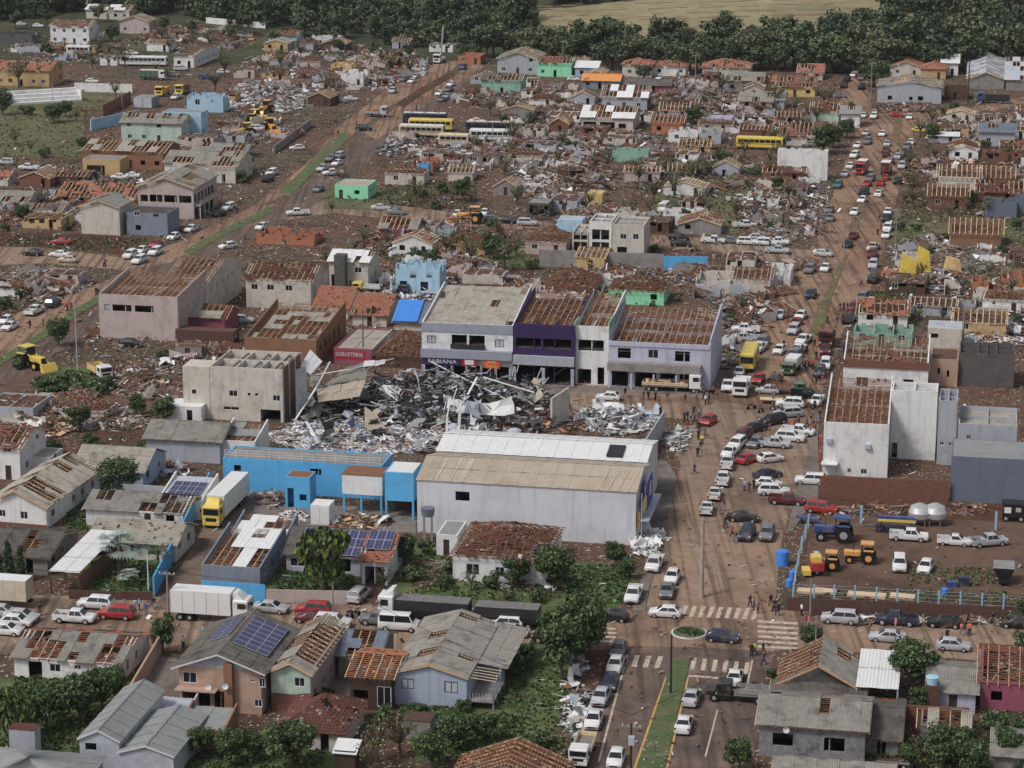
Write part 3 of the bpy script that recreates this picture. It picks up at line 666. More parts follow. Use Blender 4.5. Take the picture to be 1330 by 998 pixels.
def wheels(root, xs, w, r, name='wheel', width=.28):
    m = MB(); m.cyl((0, -width/2, 0), (0, width/2, 0), r, r, 14, tyre); m.cyl((0, width/2-.02, 0), (0, width/2+.02, 0), r*.5, r*.45, 8, rim); m.cyl((0, -width/2+.02, 0), (0, -width/2-.02, 0), r*.5, r*.45, 8, rim)
    me = m.mesh('wheel')
    for x in xs:
        for s_ in (-1, 1): link(name, me, root, Matrix.Translation((x, s_*w, r)))
def cab(root, x0, x1, w, z0, z1, mat, deflector=False):
    # a truck cab from x0 (rear) to x1 (front)
    b = MB(); b.cbox(((x0+x1)/2, 0, (z0+z1)/2), (x1-x0, w, z1-z0), .12, mat); b.box(((x0+x1)/2, 0, z0-.08), (x1-x0-.1, w-.1, .3), trim)
    if deflector: b.hexa([(x0, -w*.4, z1-.05), (x1-.5, -w*.4, z1-.05), (x1-.5, w*.4, z1-.05), (x0, w*.4, z1-.05), (x0, -w*.38, z1+.8), (x0+.5, -w*.34, z1+.75), (x0+.5, w*.34, z1+.75), (x0, w*.38, z1+.8)], mat)
    c = b.build('cab', root, 30)
    bx('windscreen', root, (x1+.005, 0, z0+(z1-z0)*.68), (.04, w*.86, (z1-z0)*.36), glass_d)
    for s_ in (-1, 1):
        bx('side_window', root, ((x0+x1)/2+.15, s_*(w/2+.005), z0+(z1-z0)*.7), ((x1-x0)*.5, .04, (z1-z0)*.3), glass_d)
        bx('headlight', root, (x1+.01, s_*w*.38, z0+.28), (.06, .35, .2), headl)
        bx('mirror', root, (x1-.15, s_*(w/2+.2), z0+(z1-z0)*.72), (.08, .2, .45), trim)
    bx('grille', root, (x1+.01, 0, z0+(z1-z0)*.24), (.04, w*.6, (z1-z0)*.2), trim); bx('bumper', root, (x1+.02, 0, z0-.05), (.14, w*.96, .3), mat)
def truck(label, x, y, h, L=8, col='white', body='box', bmat=None, bh=2.6, w=2.45, name='truck', cat='truck', cabh=2.3, z=.9, defl=False, hood=False, load=None, zb=None):
    az = HD[h] if isinstance(h, str) else h; root = empty(name, P(x, y), pi/2-radians(az)); tag(root, label, cat)
    cl = 1.9; xf = L/2; bmat = bmat or metal_white
    if hood:
        cab(root, xf-3.0, xf-1.3, w*.85, .7, 2.3, CARM[col]); hb = MB(); hb.cbox((xf-.65, 0, 1.05), (1.3, w*.7, .75), .12, CARM[col]); hb.build('bonnet', root, 30); cl = 3.0
    elif body != 'trailer_only': cab(root, xf-cl, xf, w, .75, .75+cabh, CARM[col], defl)
    else: cl = 0
    ch = MB(); ch.box((-cl/2, 0, .8), (L-cl+ (0 if not cl else .6), .8, .25), trim); ch.build('chassis', root)
    bl = L-cl-.25; bc = -xf+bl/2
    if body in ('box', 'trailer_only'):
        b = MB(); b.box((bc, 0, z+.15+bh/2), (bl, w, bh), bmat, top=metal_white); b.build('cargo_box', root)
        n = int(bl/1.25)
        for s_ in (-1, 1):
            for i in range(n+1): bx('side_rib', root, (bc-bl/2+i*bl/n, s_*(w/2+.01), z+.15+bh/2), (.06, .03, bh), metal_grey)
    elif body == 'tarp':
        b = MB(); nn = 8
        b.box((bc, 0, z+.1+bh*.2), (bl, w, bh*.4), trim)
        for i in range(nn): b.box((bc-bl/2+(i+.5)*bl/nn, 0, z+.1+bh*.7), (bl/nn-.02, w-.06, bh*.6+R.uniform(-.04, .04)), M('tarp_black', (40, 40, 44), rough=.6, var=.2), top=M('tarp_top', (98, 96, 96), rough=.7, var=.2))
        b.build('tarpaulin', root)
    elif body == 'flat':
        b = MB(); b.box((bc, 0, z+.1), (bl, w, .14), wood_grey); b.build('bed', root)
        for s_ in (-1, 1):
            for k in range(2): bx('side_board', root, (bc, s_*(w/2-.03), z+.38+k*.28), (bl, .05, .2), bmat)
        bx('tail_board', root, (-xf+.03, 0, z+.45), (.05, w-.1, .5), bmat)
    elif body == 'tip':
        b = MB(); b.box((bc, 0, z+.1), (bl, w, .12), bmat)
        for s_ in (-1, 1): b.box((bc, s_*(w/2-.04), z+.1+bh*.4), (bl, .08, bh*.8), bmat)
        b.box((bc+bl/2-.04, 0, z+.1+bh*.5), (.08, w-.16, bh), bmat); b.box((bc-bl/2+.04, 0, z+.1+bh*.4), (.08, w-.16, bh*.8), bmat); b.build('tipper_body', root)
    if load: 
        b = MB()
        for _ in range(26): b.box((bc+R.uniform(-.42, .42)*bl, R.uniform(-.35, .35)*w, z+.35+R.uniform(0, .5)), (R.uniform(.3, .9), R.uniform(.3, .7), R.uniform(.1, .5)), load, Matrix.Rotation(R.uniform(-1, 1), 3, R.choice('XYZ')))
        b.build('load', root, kind='stuff')
    xs = ([xf-1.1] if cl else []) + [-xf+1.1] + ([-xf+2.3] if L > 8.5 else []) + ([-xf+3.5] if L > 13 else [])
    wheels(root, xs, w/2-.2, .48)
    return root
def bus(label, x, y, h, L=10, col='yellow', top=None, group=None):
    az = HD[h] if isinstance(h, str) else h; root = empty('bus', P(x, y), pi/2-radians(az)); tag(root, label, 'bus', group); w, hh = 2.5, 2.75
    b = MB(); b.cbox((0, 0, .5+hh/2), (L, w, hh), .2, CARM[col]); b.box((0, 0, .42), (L-.6, w-.2, .3), trim); b.build('body', root, 30)
    if top: bx('roof_panel', root, (0, 0, .5+hh+.02), (L-.5, w-.5, .05), top)
    bx('windscreen', root, (L/2+.01, 0, 2.15), (.04, w*.86, 1.1), glass_d); bx('rear_window', root, (-L/2-.01, 0, 2.3), (.04, w*.7, .7), glass_d)
    n = int(L/1.4)
    for s_ in (-1, 1):
        for i in range(n): bx('side_window', root, (-L/2+.5+(i+.5)*(L-1)/n, s_*(w/2+.005), 2.25), ((L-1)/n-.14, .04, .8), glass_d)
        bx('stripe', root, (0, s_*(w/2+.006), 1.55), (L-.5, .02, .12), trim); bx('headlight', root, (L/2+.01, s_*.9, .95), (.05, .35, .22), headl)
    bx('bumper', root, (L/2+.03, 0, .6), (.16, w*.94, .28), trim)
    for i in range(3): bx('roof_hatch', root, (-L*.3+i*L*.3, 0, .5+hh+.06), (.8, .7, .1), CARM[col])
    wheels(root, [L/2-2.2, -L/2+2.3], w/2-.15, .46); return root
# ---------------------------------------------------------------- trees, shrubs
def leaf_cloud(centres, n, size, mats, wts, squash=.8, droop=0):
    b = MB()
    idx = [b.mi(m) for m in mats]
    for _ in range(n):
        c, r = R.choice(centres)
        while True:
            d = Vector((R.uniform(-1, 1), R.uniform(-1, 1), R.uniform(-1, 1)))
            if .25 < d.length < 1: break
        p = Vector(c) + Vector((d.x*r, d.y*r, d.z*r*squash)); s = size*R.uniform(.5, 1.3)
        nn = (d.normalized()+Vector((R.uniform(-.8, .8), R.uniform(-.8, .8), R.uniform(-.3, .9)))).normalized()
        q = nn.to_track_quat('Z', 'Y').to_matrix() @ Matrix.Rotation(R.uniform(0, 6.28), 3, 'Z')
        if droop: q = Matrix.Rotation(R.uniform(0, 6.28), 3, 'Z') @ Matrix.Rotation(radians(80), 3, 'X')
        w, l = s*.5, s*(1.6 if droop else 1)
        i0 = len(b.v)
        for v in ((-w, -l*.5, 0), (w*.6, -l*.35, s*.1), (w, l*.4, 0), (-w*.2, l*.6, s*.1)): b.v.append(tuple(p + q @ Vector(v)))
        b.f.append((i0, i0+1, i0+2, i0+3)); b.m.append(R.choices(idx, wts)[0])
    return b
def tree_protos():
    T = {}
    def mk(kind, h, cr, nl, ls, mats, wts, trunkh, ncl, squash=.8, droop=0, spread=1.0):
        out = []
        for v in range(3):
            tr = MB(); cs = []
            tr.cyl((0, 0, -.2), (R.uniform(-.15, .15), R.uniform(-.15, .15), trunkh), .035*h, .022*h, 7, bark)
            lm = MB()
            for i in range(ncl):
                a = i*2.4+R.uniform(-.4, .4); rr = cr*R.uniform(.25, .75)*spread; z = trunkh + (h-trunkh)*R.uniform(.12, .8)
                c = (cos(a)*rr, sin(a)*rr, z); cs.append((c, cr*R.uniform(.3, .55)))
                lm.cyl((0, 0, trunkh*.85), Vector(c)*(1.15 if kind == 'torn' else 1), .014*h*(1.5 if kind == 'torn' else 1), .005*h, 5, bark, False)
            if kind == 'far': wts = ((6, 4, 1), (3, 6, 2), (2, 3, 6))[v]
            cr_ = leaf_cloud(cs, nl, ls, mats, wts, squash, droop)
            out.append((tr.mesh('trunk'), lm.mesh('limb'), cr_.mesh('crown')))
        T[kind] = out
    mk('tree', 6, 2.6, 2900, .3, leaf_mats, (4, 5, 2), 1.6, 16)
    mk('willow', 6, 2.3, 2800, .28, [leaf_mats[1], leaf_yellow, leaf_mats[0]], (3, 5, 2), 2.0, 11, .9, 1)
    mk('bush', 1.6, 1.1, 700, .19, leaf_mats, (4, 5, 2), .3, 6, .75)
    mk('torn', 5, 1.7, 200, .26, [leaf_mats[1], leaf_dry, leaf_mats[2]], (3, 5, 1), 1.8, 17, 1.0, 0, 1.25)
    mk('far', 9, 3.6, 900, .62, leaf_far, (5, 5, 2), 2.5, 12)
    # cypress
    out = []
    for v in range(2):
        tr = MB(); tr.cyl((0, 0, -.2), (0, 0, 2), .14, .1, 7, bark); lm = MB(); lm.cyl((0, 0, 1.9), (0, 0, 5.5), .1, .02, 5, bark, False)
        cs = [((R.uniform(-.15, .15), R.uniform(-.15, .15), .6+i*.55), .95*(1-i/11)+.15) for i in range(10)]
        out.append((tr.mesh('trunk'), lm.mesh('limb'), leaf_cloud(cs, 1300, .28, leaf_mats, (7, 3, 0), 1.2).mesh('crown')))
    T['cypress'] = out
    # fan palm
    out = []
    for mats in ((leaf_silver,), (leaf_mats[1],)):
        tr = MB(); tr.cyl((0, 0, -.2), (.1, 0, 2.6), .2, .15, 8, bark); lm = MB(); lm.cyl((0.1, 0, 2.5), (.1, 0, 3.0), .15, .1, 6, bark)
        b = MB()
        for i in range(26):
            a = i*2.4; el = R.uniform(-.5, 1.2); L = R.uniform(1.1, 1.6); d = Vector((cos(a)*cos(el), sin(a)*cos(el), sin(el))); s = d.cross(Vector((0, 0, 1))).normalized()
            o = Vector((.1, 0, 2.9)); m_ = o+d*L*.6; k = mats[0]
            b.bar(o, m_, .03, .03, k)
            for j in range(9):
                t = (j-4)/4; e = m_ + (d*cos(t*1.2)+s*sin(t*1.2)+Vector((0, 0, -.25)))*L*.62
                b.poly([m_, m_+(e-m_)*.6+s*.07, e, m_+(e-m_)*.6-s*.07], k)
        out.append((tr.mesh('trunk'), lm.mesh('limb'), b.mesh('crown')))
    T['palm'] = out
    return T
TREE = tree_protos()
def plant(kind, x, y, label, hpx=None, wscale=1.0, name=None, cat=None, group=None, v=None, p=None, scale=None):
    H0 = {'tree': 6, 'willow': 6.2, 'bush': 1.7, 'torn': 5.2, 'far': 9.2, 'cypress': 6.2, 'palm': 4.2}[kind]
    p = P(x, y) if p is None else p; s = scale or (hpx/SC(y)/.97/H0 if hpx else 1.0)
    nm = name or {'bush': 'shrub', 'cypress': 'cypress_tree', 'palm': 'palm_tree'}.get(kind, 'tree')
    r = empty(nm, p, R.uniform(0, 6.28)); tag(r, label, cat or ('shrub' if kind == 'bush' else 'tree'), group)
    t, l, c = (TREE[kind][v] if v is not None else R.choice(TREE[kind]))
    for n_, me in (('trunk', t), ('limb', l), ('crown', c)):
        link(n_, me, r, Matrix.Diagonal((s*wscale, s*wscale, s, 1)))
    return r
def trees(phrase, group, rows, order='near', cat=None):
    items = []
    KD = {'t': ('tree', 'leafy green tree'), 'w': ('willow', 'drooping light green tree'), 'b': ('bush', 'green shrub'), 'n': ('torn', 'wind-torn half-bare tree'), 'c': ('cypress', 'dark narrow cypress'), 'f': ('far', 'dark green tree')}
    for e in rows.split(';'):
        f = e.split(); k, ds = KD['n' if f[2] == 't' and float(f[1]) < 470 and R.random() < .45 else f[2]]; x, y = float(f[0]), float(f[1])
        o = plant(k, x, y, None, float(f[3]), float(f[4]) if len(f) > 4 else 1.0, group=group); items.append((o, ds, x, y))
    autolabel(items, phrase, order)

# ---------------------------------------------------------------- rubble
PAL = {
 'mix': [(metal_white, 2.2), (metal_grey, 2.5), (concrete, 4), (fibro, 5), (wood_brown, 6), (wood, 2.5), (wood_grey, 4), (tile_red, 2.6), (brick, 2), (wood_dark, 5), (brownrubble, 3), (concrete_dark, 2), (wall_lblue, .25), (tarp_blue, .15), (wall_pink, .5)],
 'white': [(metal_white, 6), (metal_grey, 5), (wall_white, 2), (fibro_b, 3), (concrete, 3), (metal_dark, 3), (wood_brown, 3), (wood_grey, 2), (tile_red, 1)],
 'tile': [(tile_red, 5), (brick, 3), (wood_brown, 5), (tile_dark, 4), (wood_dark, 2), (wood, 2), (concrete, 3), (wood_grey, 2), (metal_white, .7)],
 'wood': [(wood_brown, 5), (wood, 4), (wood_pale, 3), (wood_dark, 4), (tile_red, 2), (fibro, 2), (metal_grey, 1)],
 'dark': [(metal_dark, 6), (concrete_dark, 4), (wood_dark, 4), (metal_grey, 3), (metal_white, 2), (fibro, 2), (tile_dark, 2)],
 'goods': [(metal_white, 7), (wall_white, 4), (tarp_blue, .8), (CARM['red'], .8), (wall_yellow, .8), (metal_grey, 3), (wood, 1.5), (wall_purple, .4), (concrete, 2), (metal_dark, 2)],
 'green': [(leaf_mats[1], 5), (leaf_mats[0], 4), (leaf_dry, 4), (wood_brown, 4), (bark, 3), (wood_grey, 2), (concrete, 1.5), (metal_white, .6), (tile_red, 1.5)],
}
def scatter(name, label, pts, pal, big=1.0, hmax=.6, cat='rubble', parent=None, long=.4, base=0.0):
    b = MB(); pl = PAL[pal]; ms = [q[0] for q in pl]; ws = [q[1] for q in pl]
    c0 = sum((p for p, f in pts), Vector())/max(1, len(pts)) if parent is None else Vector()
    cum = R.choices(ms, ws, k=len(pts))
    for (p, f), m in zip(pts, cum):
        z = p.z + base + R.random()**1.5*hmax*f; k_ = R.choice((.35, .5, .7, .7, 1, 1.3))
        q = R.random()
        if q < long: d =  (R.uniform(.8, 2.6)*big, R.uniform(.08, .18), R.uniform(.05, .12)); tl = .35
        elif q < long+.33: d = (R.uniform(.5, 1.6)*big, R.uniform(.35, 1.0)*big, .04); tl = .5
        else: d = (R.uniform(.15, .55)*big, R.uniform(.15, .5)*big, R.uniform(.12, .4)*big); tl = .6
        d = (d[0]*k_, d[1]*(.5+.5*k_), d[2]*(.5+.5*k_)); ry = R.uniform(-tl, tl)*(.4+f)
        rot = Matrix.Rotation(R.uniform(0, 3.14), 3, 'Z') @ Matrix.Rotation(ry, 3, 'Y') @ Matrix.Rotation(R.uniform(-tl, tl)*.7, 3, 'X')
        b.box(Vector((p.x, p.y, z+.08+abs(sin(ry))*d[0]*.45))-c0, d, m, rot)
    o = b.build(name, parent, kind='stuff')
    if parent is None: o.location = c0; tag(o, label, cat)
    return o
ROADP = []
def on_road(x, y):
    for pg in ROADP:
        c = False; j = len(pg)-1
        for i in range(len(pg)):
            (x0, y0), (x1, y1) = pg[i], pg[j]
            if (y0 > y) != (y1 > y) and x < (x1-x0)*(y-y0)/(y1-y0)+x0: c = not c
            j = i
        if c: return True
    return False
_sh = {}
def sheet_mesh(mat, v):
    k = (mat.name, v)
    if k not in _sh:
        rr = random.Random(v*17+3); b = MB(); n = 5; g = []
        c1, c2, tw = rr.uniform(-.5, .8), rr.uniform(-.5, .5), rr.uniform(-.8, .8)
        for i in range(n):
            for j in range(3):
                x, y = i/(n-1)-.5, (j/2-.5)*.6; z = c1*(x*x*2)+c2*sin(x*7)*.4+tw*x*y+rr.uniform(-.07, .07)
                g.append((x+rr.uniform(-.08, .08), y+rr.uniform(-.1, .1), z))
        b.v = g; kk = b.mi(mat)
        for i in range(n-1):
            for j in range(2): a = i*3+j; b.f.append((a, a+3, a+4, a+1)); b.m.append(kk)
        _sh[k] = b.mesh('bent_sheet')
    return _sh[k]
def bent(name, parent, p, size, mat, rot=None, v=None, asp=1.0):
    q = rot or (Matrix.Rotation(R.uniform(0, 6.28), 3, 'Z') @ Matrix.Rotation(R.uniform(-.5, .5), 3, 'Y') @ Matrix.Rotation(R.uniform(-.5, .5), 3, 'X'))
    return link(name, sheet_mesh(mat, R.randrange(6) if v is None else v), parent, Matrix.Translation(Vector(p)) @ q.to_4x4() @ Matrix.Diagonal((size, size*asp, size, 1)))
def rubble(label, cx, cy, rx, ry, n, pal='mix', hmax=1.0, sheets=0, smat=None, big=None, ssize=(1.5, 3.5), long=.4, rect=False, walls=0):
    pts = []
    c = P(cx, cy); root = empty('rubble_field' if rx > 45 else 'rubble_heap', (c.x, c.y, 0)); tag(root, label, 'rubble')
    def samp():
        while True:
            a, b_ = R.uniform(-1, 1), R.uniform(-1, 1); q = a*a+b_*b_
            if rect or q < 1: return cx+a*rx, cy+b_*ry, (1-min(1, q))*.8+.2
    far = SC(cy)
    bg_ = big or (1.15 if far < 6 else 1.0)
    cl = [(samp(), R.uniform(.25, 1.0)*min(14, rx*.3), R.uniform(.5, 1.5)) for _ in range(max(3, int(n/70)))]
    for _ in range(n):
        if R.random() < .62:
            (qx, qy, qf), sg, up = R.choice(cl); d_ = abs(R.gauss(0, 1)); a_ = R.uniform(0, 6.28)
            x, y, f = qx+cos(a_)*d_*sg*.6, qy+sin(a_)*d_*sg*.22, qf*up*max(.15, 1-d_*.4)
        else: x, y, f = samp(); f *= .35
        if on_road(x, y) and R.random() < .985: continue
        p = P(x, y)
        if p.y < 1500: pts.append((p-Vector((c.x, c.y, 0)), f))
    scatter('broken_pieces', None, pts, pal, bg_, hmax, parent=root, long=long)
    sm = smat or [metal_white, metal_grey, fibro, metal_white]
    for _ in range(sheets):
        x, y, f = samp()
        if on_road(x, y): continue
        p = P(x, y)-Vector((c.x, c.y, 0)); bent('torn_sheet', root, p+Vector((0, 0, hmax*f*.7+.2)), ssize[0]*.5+(ssize[1]-ssize[0]*.5)*R.random()**1.6, R.choice(sm), asp=R.uniform(.35, 1.1))
    for _ in range(walls):
        x, y, f = samp()
        if on_road(x, y): continue
        p = P(x, y)-Vector((c.x, c.y, 0)); hh = R.uniform(1.0, 2.6); L = R.uniform(2, 5)
        m = R.choice((wall_beige, wall_white, wall_grey, wall_pink, brick, concrete, wall_beige, concrete)); rz = -radians(GAZ)+R.choice((0, 0, pi/2))
        for cn in range(R.choice((1, 2, 3))):
            b = MB(); x0 = 0; prof = [(0, 0)]; 
            while x0 < L: prof.append((x0, hh*R.uniform(.45, 1.0))); x0 += R.uniform(.4, 1.1)
            prof += [(L, hh*R.uniform(.4, .9)), (L, 0)]; kk = b.mi(m); n_ = len(prof)
            b.v = [(x, -.09, z) for x, z in prof]+[(x, .09, z) for x, z in prof]
            b.f = [tuple(range(n_-1, -1, -1)), tuple(range(n_, 2*n_))]+[(i, (i+1) % n_, n_+(i+1) % n_, n_+i) for i in range(n_)]; b.m = [kk]*len(b.f)
            o = b.build('broken_wall', root); o.location = p; o.rotation_euler = (0, 0, rz)
            p = p + Vector((cos(rz)*L, sin(rz)*L, 0)); rz += pi/2; L = R.uniform(2, 5)
        if R.random() < .45:                                  # a piece of roof lying over the wall
            q = Matrix.Rotation(R.uniform(0, 3), 3, 'Z') @ Matrix.Rotation(R.uniform(.15, .5), 3, 'X'); f = MB(); w_, l_ = R.uniform(3, 6), R.uniform(3, 5)
            for i in range(6): f.box((-w_/2+i*w_/5, 0, 0), (.1, l_, .12), wood)
            for i in range(10):
                f.box((R.uniform(-.2, .2), -l_/2+i*l_/9, .1), (w_*R.uniform(.6, 1), .09, .05), wood_brown)
                for _ in range(7): f.box((R.uniform(-w_/2, w_/2), -l_/2+i*l_/9, .16), (.5, .45, .05), R.choice((tile_red, tile_dark, fibro, tile_red)))
            o = f.build('fallen_roof', root, kind='stuff'); o.location = p+Vector((1, 1, hh*.6)); o.rotation_euler = q.to_euler()
    return root

# ---------------------------------------------------------------- people
def person_protos():
    poses = []
    J = [  # (stance, list of joints) skeleton: name -> (x, y, z), facing -y
        dict(hipL=(.1, 0, .92), kneeL=(.11, -.02, .5), ankL=(.12, .03, .1), toeL=(.13, -.14, .05), hipR=(-.1, 0, .92), kneeR=(-.11, -.02, .5), ankR=(-.12, .03, .1), toeR=(-.13, -.14, .05), elL=(.25, .03, 1.13), hdL=(.24, -.08, .87), elR=(-.25, .03, 1.13), hdR=(-.24, -.08, .87)),
        dict(hipL=(.1, 0, .9), kneeL=(.11, -.2, .53), ankL=(.11, -.28, .1), toeL=(.11, -.46, .06), hipR=(-.1, 0, .9), kneeR=(-.1, .06, .5), ankR=(-.1, .34, .17), toeR=(-.1, .2, .05), elL=(.24, .14, 1.14), hdL=(.24, .1, .9), elR=(-.24, -.1, 1.14), hdR=(-.22, -.3, 1.0)),
        dict(hipL=(.1, 0, .92), kneeL=(.12, -.03, .5), ankL=(.14, .03, .1), toeL=(.16, -.14, .05), hipR=(-.1, 0, .92), kneeR=(-.12, -.02, .5), ankR=(-.14, .03, .1), toeR=(-.15, -.14, .05), elL=(.3, -.06, 1.2), hdL=(.12, -.3, 1.2), elR=(-.3, -.06, 1.2), hdR=(-.1, -.3, 1.16)),
    ]
    for j in J:
        V = [(0, 0, .95), (0, .01, 1.18), (0, 0, 1.42), (0, -.01, 1.52), (0, -.02, 1.62), (0, -.02, 1.72)]; Rd = [.15, .135, .15, .06, .098, .085]; E = [(0, 1), (1, 2), (2, 3), (3, 4), (4, 5)]
        def chain(start, pts):
            k = start
            for p, r in pts: V.append(p); Rd.append(r); E.append((k, len(V)-1)); k = len(V)-1
            return k
        for s_ in 'LR':
            sx = 1 if s_ == 'L' else -1
            chain(0, [(j['hip'+s_], .1), (j['knee'+s_], .065), (j['ank'+s_], .045), (j['toe'+s_], .04)])
            hd = Vector(j['hd'+s_]); el = Vector(j['el'+s_]); dr = (hd-el).normalized()
            k = chain(2, [((sx*.18, 0, 1.4), .065), (tuple(el), .046), (tuple(hd), .034), (tuple(hd+dr*.07), .035)])
        me = bpy.data.meshes.new('body_skin'); me.from_pydata(V, E, []); o = bpy.data.objects.new('tmp', me); COL.objects.link(o)
        o.modifiers.new('s', 'SKIN')
        for i, sv in enumerate(me.skin_vertices[0].data): sv.radius = (Rd[i], Rd[i]*(.72 if i in (0, 1, 2) else 1)); sv.use_root = (i == 0)
        su = o.modifiers.new('d', 'SUBSURF'); su.levels = 1
        dg = bpy.context.evaluated_depsgraph_get(); dg.update(); em = bpy.data.meshes.new_from_object(o.evaluated_get(dg)); bpy.data.objects.remove(o)
        def part(nm, test, off, mat):
            b = MB(); mp = {}; k = b.mi(mat)
            for p in em.polygons:
                if test(p.center):
                    f = []
                    for vi in p.vertices:
                        if vi not in mp: mp[vi] = len(b.v); b.v.append(tuple(em.vertices[vi].co+em.vertices[vi].normal*off))
                        f.append(mp[vi])
                    b.f.append(tuple(f)); b.m.append(k)
            return b.mesh(nm, 60)
        skin = M('skin', (150, 108, 86), var=.05)
        body = part('body', lambda c: True, 0, skin)
        zmin = min(v.co.z for v in em.vertices)
        poses.append(dict(z=-zmin, body=body, shirt=part('shirt', lambda c: .93 < c.z < 1.47 and not (abs(c.x) > .2 and c.z < 1.12), .018, wall_white), trousers=part('trousers', lambda c: .14 < c.z < .98 and abs(c.x) < .2, .02, wall_slate),
            hair=part('hair', lambda c: c.z > 1.66 or (c.z > 1.56 and c.y > .02), .014, M('hair', (34, 26, 22), var=.1)), shoe=part('shoe', lambda c: c.z < .13 and c.x > 0, .012, trim), shoe2=part('shoe', lambda c: c.z < .13 and c.x < 0, .012, trim)))
    return poses
POSE = person_protos()
SH = dict(black=(26, 26, 28), white=(190, 190, 192), red=(150, 34, 38), blue=(58, 76, 120), grey=(110, 110, 114), navy=(34, 40, 66), green=(70, 110, 70), lime=(150, 200, 60), pink=(196, 96, 110), orange=(206, 92, 50), yellow=(210, 176, 50), brown=(96, 68, 52), lightblue=(110, 150, 196))
SHM = {k: M('cloth_'+k, v, var=.12, scale=6) for k, v in SH.items()}
def person(x, y, c, tr=None, h=None, pose=None, z=0.0, p=None):
    pt = P(x, y, z) if p is None else p; z = 0; q = POSE[R.randrange(3) if pose is None else pose]
    r = empty('person', (pt.x, pt.y, pt.z+z), R.uniform(0, 6.28) if h is None else radians(180-h))
    link('body', q['body'], r, Matrix.Translation((0, 0, q['z'])))
    for n_ in ('shirt', 'trousers', 'hair', 'shoe', 'shoe2'):
        o = link(n_.replace('2', ''), q[n_], r, Matrix.Translation((0, 0, q['z'])))
        if n_ == 'shirt': setm(o, SHM[c])
        if n_ == 'trousers': setm(o, SHM[tr or R.choice(('navy', 'black', 'grey', 'brown'))])
    s = R.uniform(.95, 1.03); r.scale = (s, s, s); r['category'] = 'person'
    return r
def people(phrase, group, rows, z=0.0, order='left'):
    items = []
    for e in rows.split(';'):
        f = e.split(); x, y = float(f[0]), float(f[1]); o = person(x, y, f[2], z=z, pose=int(f[3]) if len(f) > 3 else None); o['group'] = group
        items.append((o, f"person in {'an' if f[2] == 'orange' else 'a'} {f[2].replace('lightblue', 'light blue').replace('lime', 'lime green')} top", x, y))
    autolabel(items, phrase, order)
# ---------------------------------------------------------------- ground
def grid_ground():
    xs = [-1500, -900, -500] + list(range(-340, 341, 20)) + [500, 900, 1500]; ys = [60, 200, 400, 600, 700, 740] + list(range(760, 1300, 15)) + [1400, 1700, 2200, 3200, 5000]
    b = MB(); 
    for y in ys:
        for x in xs: b.v.append((x, y, TZ(x, y)))
    n = len(xs); k = b.mi(town_soil)
    for j in range(len(ys)-1):
        for i in range(n-1): b.f.append((j*n+i, j*n+i+1, (j+1)*n+i+1, (j+1)*n+i)); b.m.append(k if ys[j] < 780 else b.mi(hill_m))
    return b.build('ground', smooth=80, kind='structure')
grid_ground()
def region(name, px, z, mat, kind='structure', label=None, wp=False):
    b = MB(); pts = [P(*q) for q in px]; pts = [Vector((p.x, p.y, z)) for p in pts]
    b.poly(pts, mat); o = b.build(name)
    if (pts[1]-pts[0]).cross(pts[2]-pts[1]).z < 0: pass
    o['kind'] = kind
    if label: o['label'] = label
    return o
def raised(name, px, z0, z1, top, side, kind='structure'):
    pts = [P(*q) for q in px]; b = MB(); n = len(pts)
    b.poly([(p.x, p.y, z1) for p in pts], top)
    for i in range(n):
        p, q = pts[i], pts[(i+1) % n]; b.poly([(p.x, p.y, z0), (q.x, q.y, z0), (q.x, q.y, z1), (p.x, p.y, z1)], side)
    o = b.build(name); o['kind'] = kind; return o
AVL = [(735, 1030), (772, 930), (803, 850), (815, 815), (846, 770), (852, 735), (866, 680), (880, 620), (896, 570), (915, 525), (950, 475), (985, 425), (1008, 390), (1036, 355), (1052, 325), (1066, 298), (1078, 262), (1090, 230), (1104, 195), (1117, 162), (1120, 148)]
AVR = [(1210, 146), (1200, 160), (1186, 195), (1172, 230), (1160, 275), (1152, 305), (1143, 345), (1132, 372), (1112, 405), (1095, 430), (1084, 462), (1070, 500), (1062, 560), (1052, 610), (1030, 655), (1016, 700), (1008, 760), (1006, 830), (992, 900), (975, 1030)]
ROADP += [AVL+AVR, [(-40, 430), (60, 393), (130, 368), (200, 335), (262, 300), (330, 268), (395, 215), (440, 165), (500, 118), (545, 92), (575, 80), (632, 84), (590, 120), (530, 165), (490, 200), (450, 240), (418, 262), (342, 300), (262, 342), (170, 395), (60, 470), (-40, 540)],
 [(862, 306), (930, 310), (1054, 326), (1036, 352), (930, 326), (862, 322)], [(-40, 320), (60, 322), (160, 335), (230, 316), (330, 270), (400, 256), (500, 265), (620, 280), (720, 290), (720, 300), (600, 294), (430, 277), (360, 288), (270, 330), (170, 352), (60, 342), (-40, 346)],
 [(1090, 150), (1093, 118), (1106, 90), (1124, 90), (1128, 118), (1135, 150)], [(-40, 772), (200, 776), (345, 779), (500, 786), (700, 796), (837, 792), (802, 842), (700, 852), (480, 850), (220, 846), (-40, 850)], [(790, 502), (934, 506), (914, 540), (790, 530)]]
region('avenue_dirt', AVL[3:]+AVR[:-3], .010, red_road)
region('avenue_asphalt', [(728, 1040), (772, 925), (803, 850), (815, 815), (1010, 812), (1006, 850), (992, 900), (970, 1040)], .014, asphalt)
region('intersection', [(838, 792), (1012, 794), (1012, 846), (800, 838)], .018, dirt_road)
region('avenue_dusty_section', [(838, 793), (850, 738), (866, 680), (884, 612), (915, 525), (1062, 540), (1052, 610), (1026, 660), (1014, 705), (1006, 794)], .014, dirt_road)
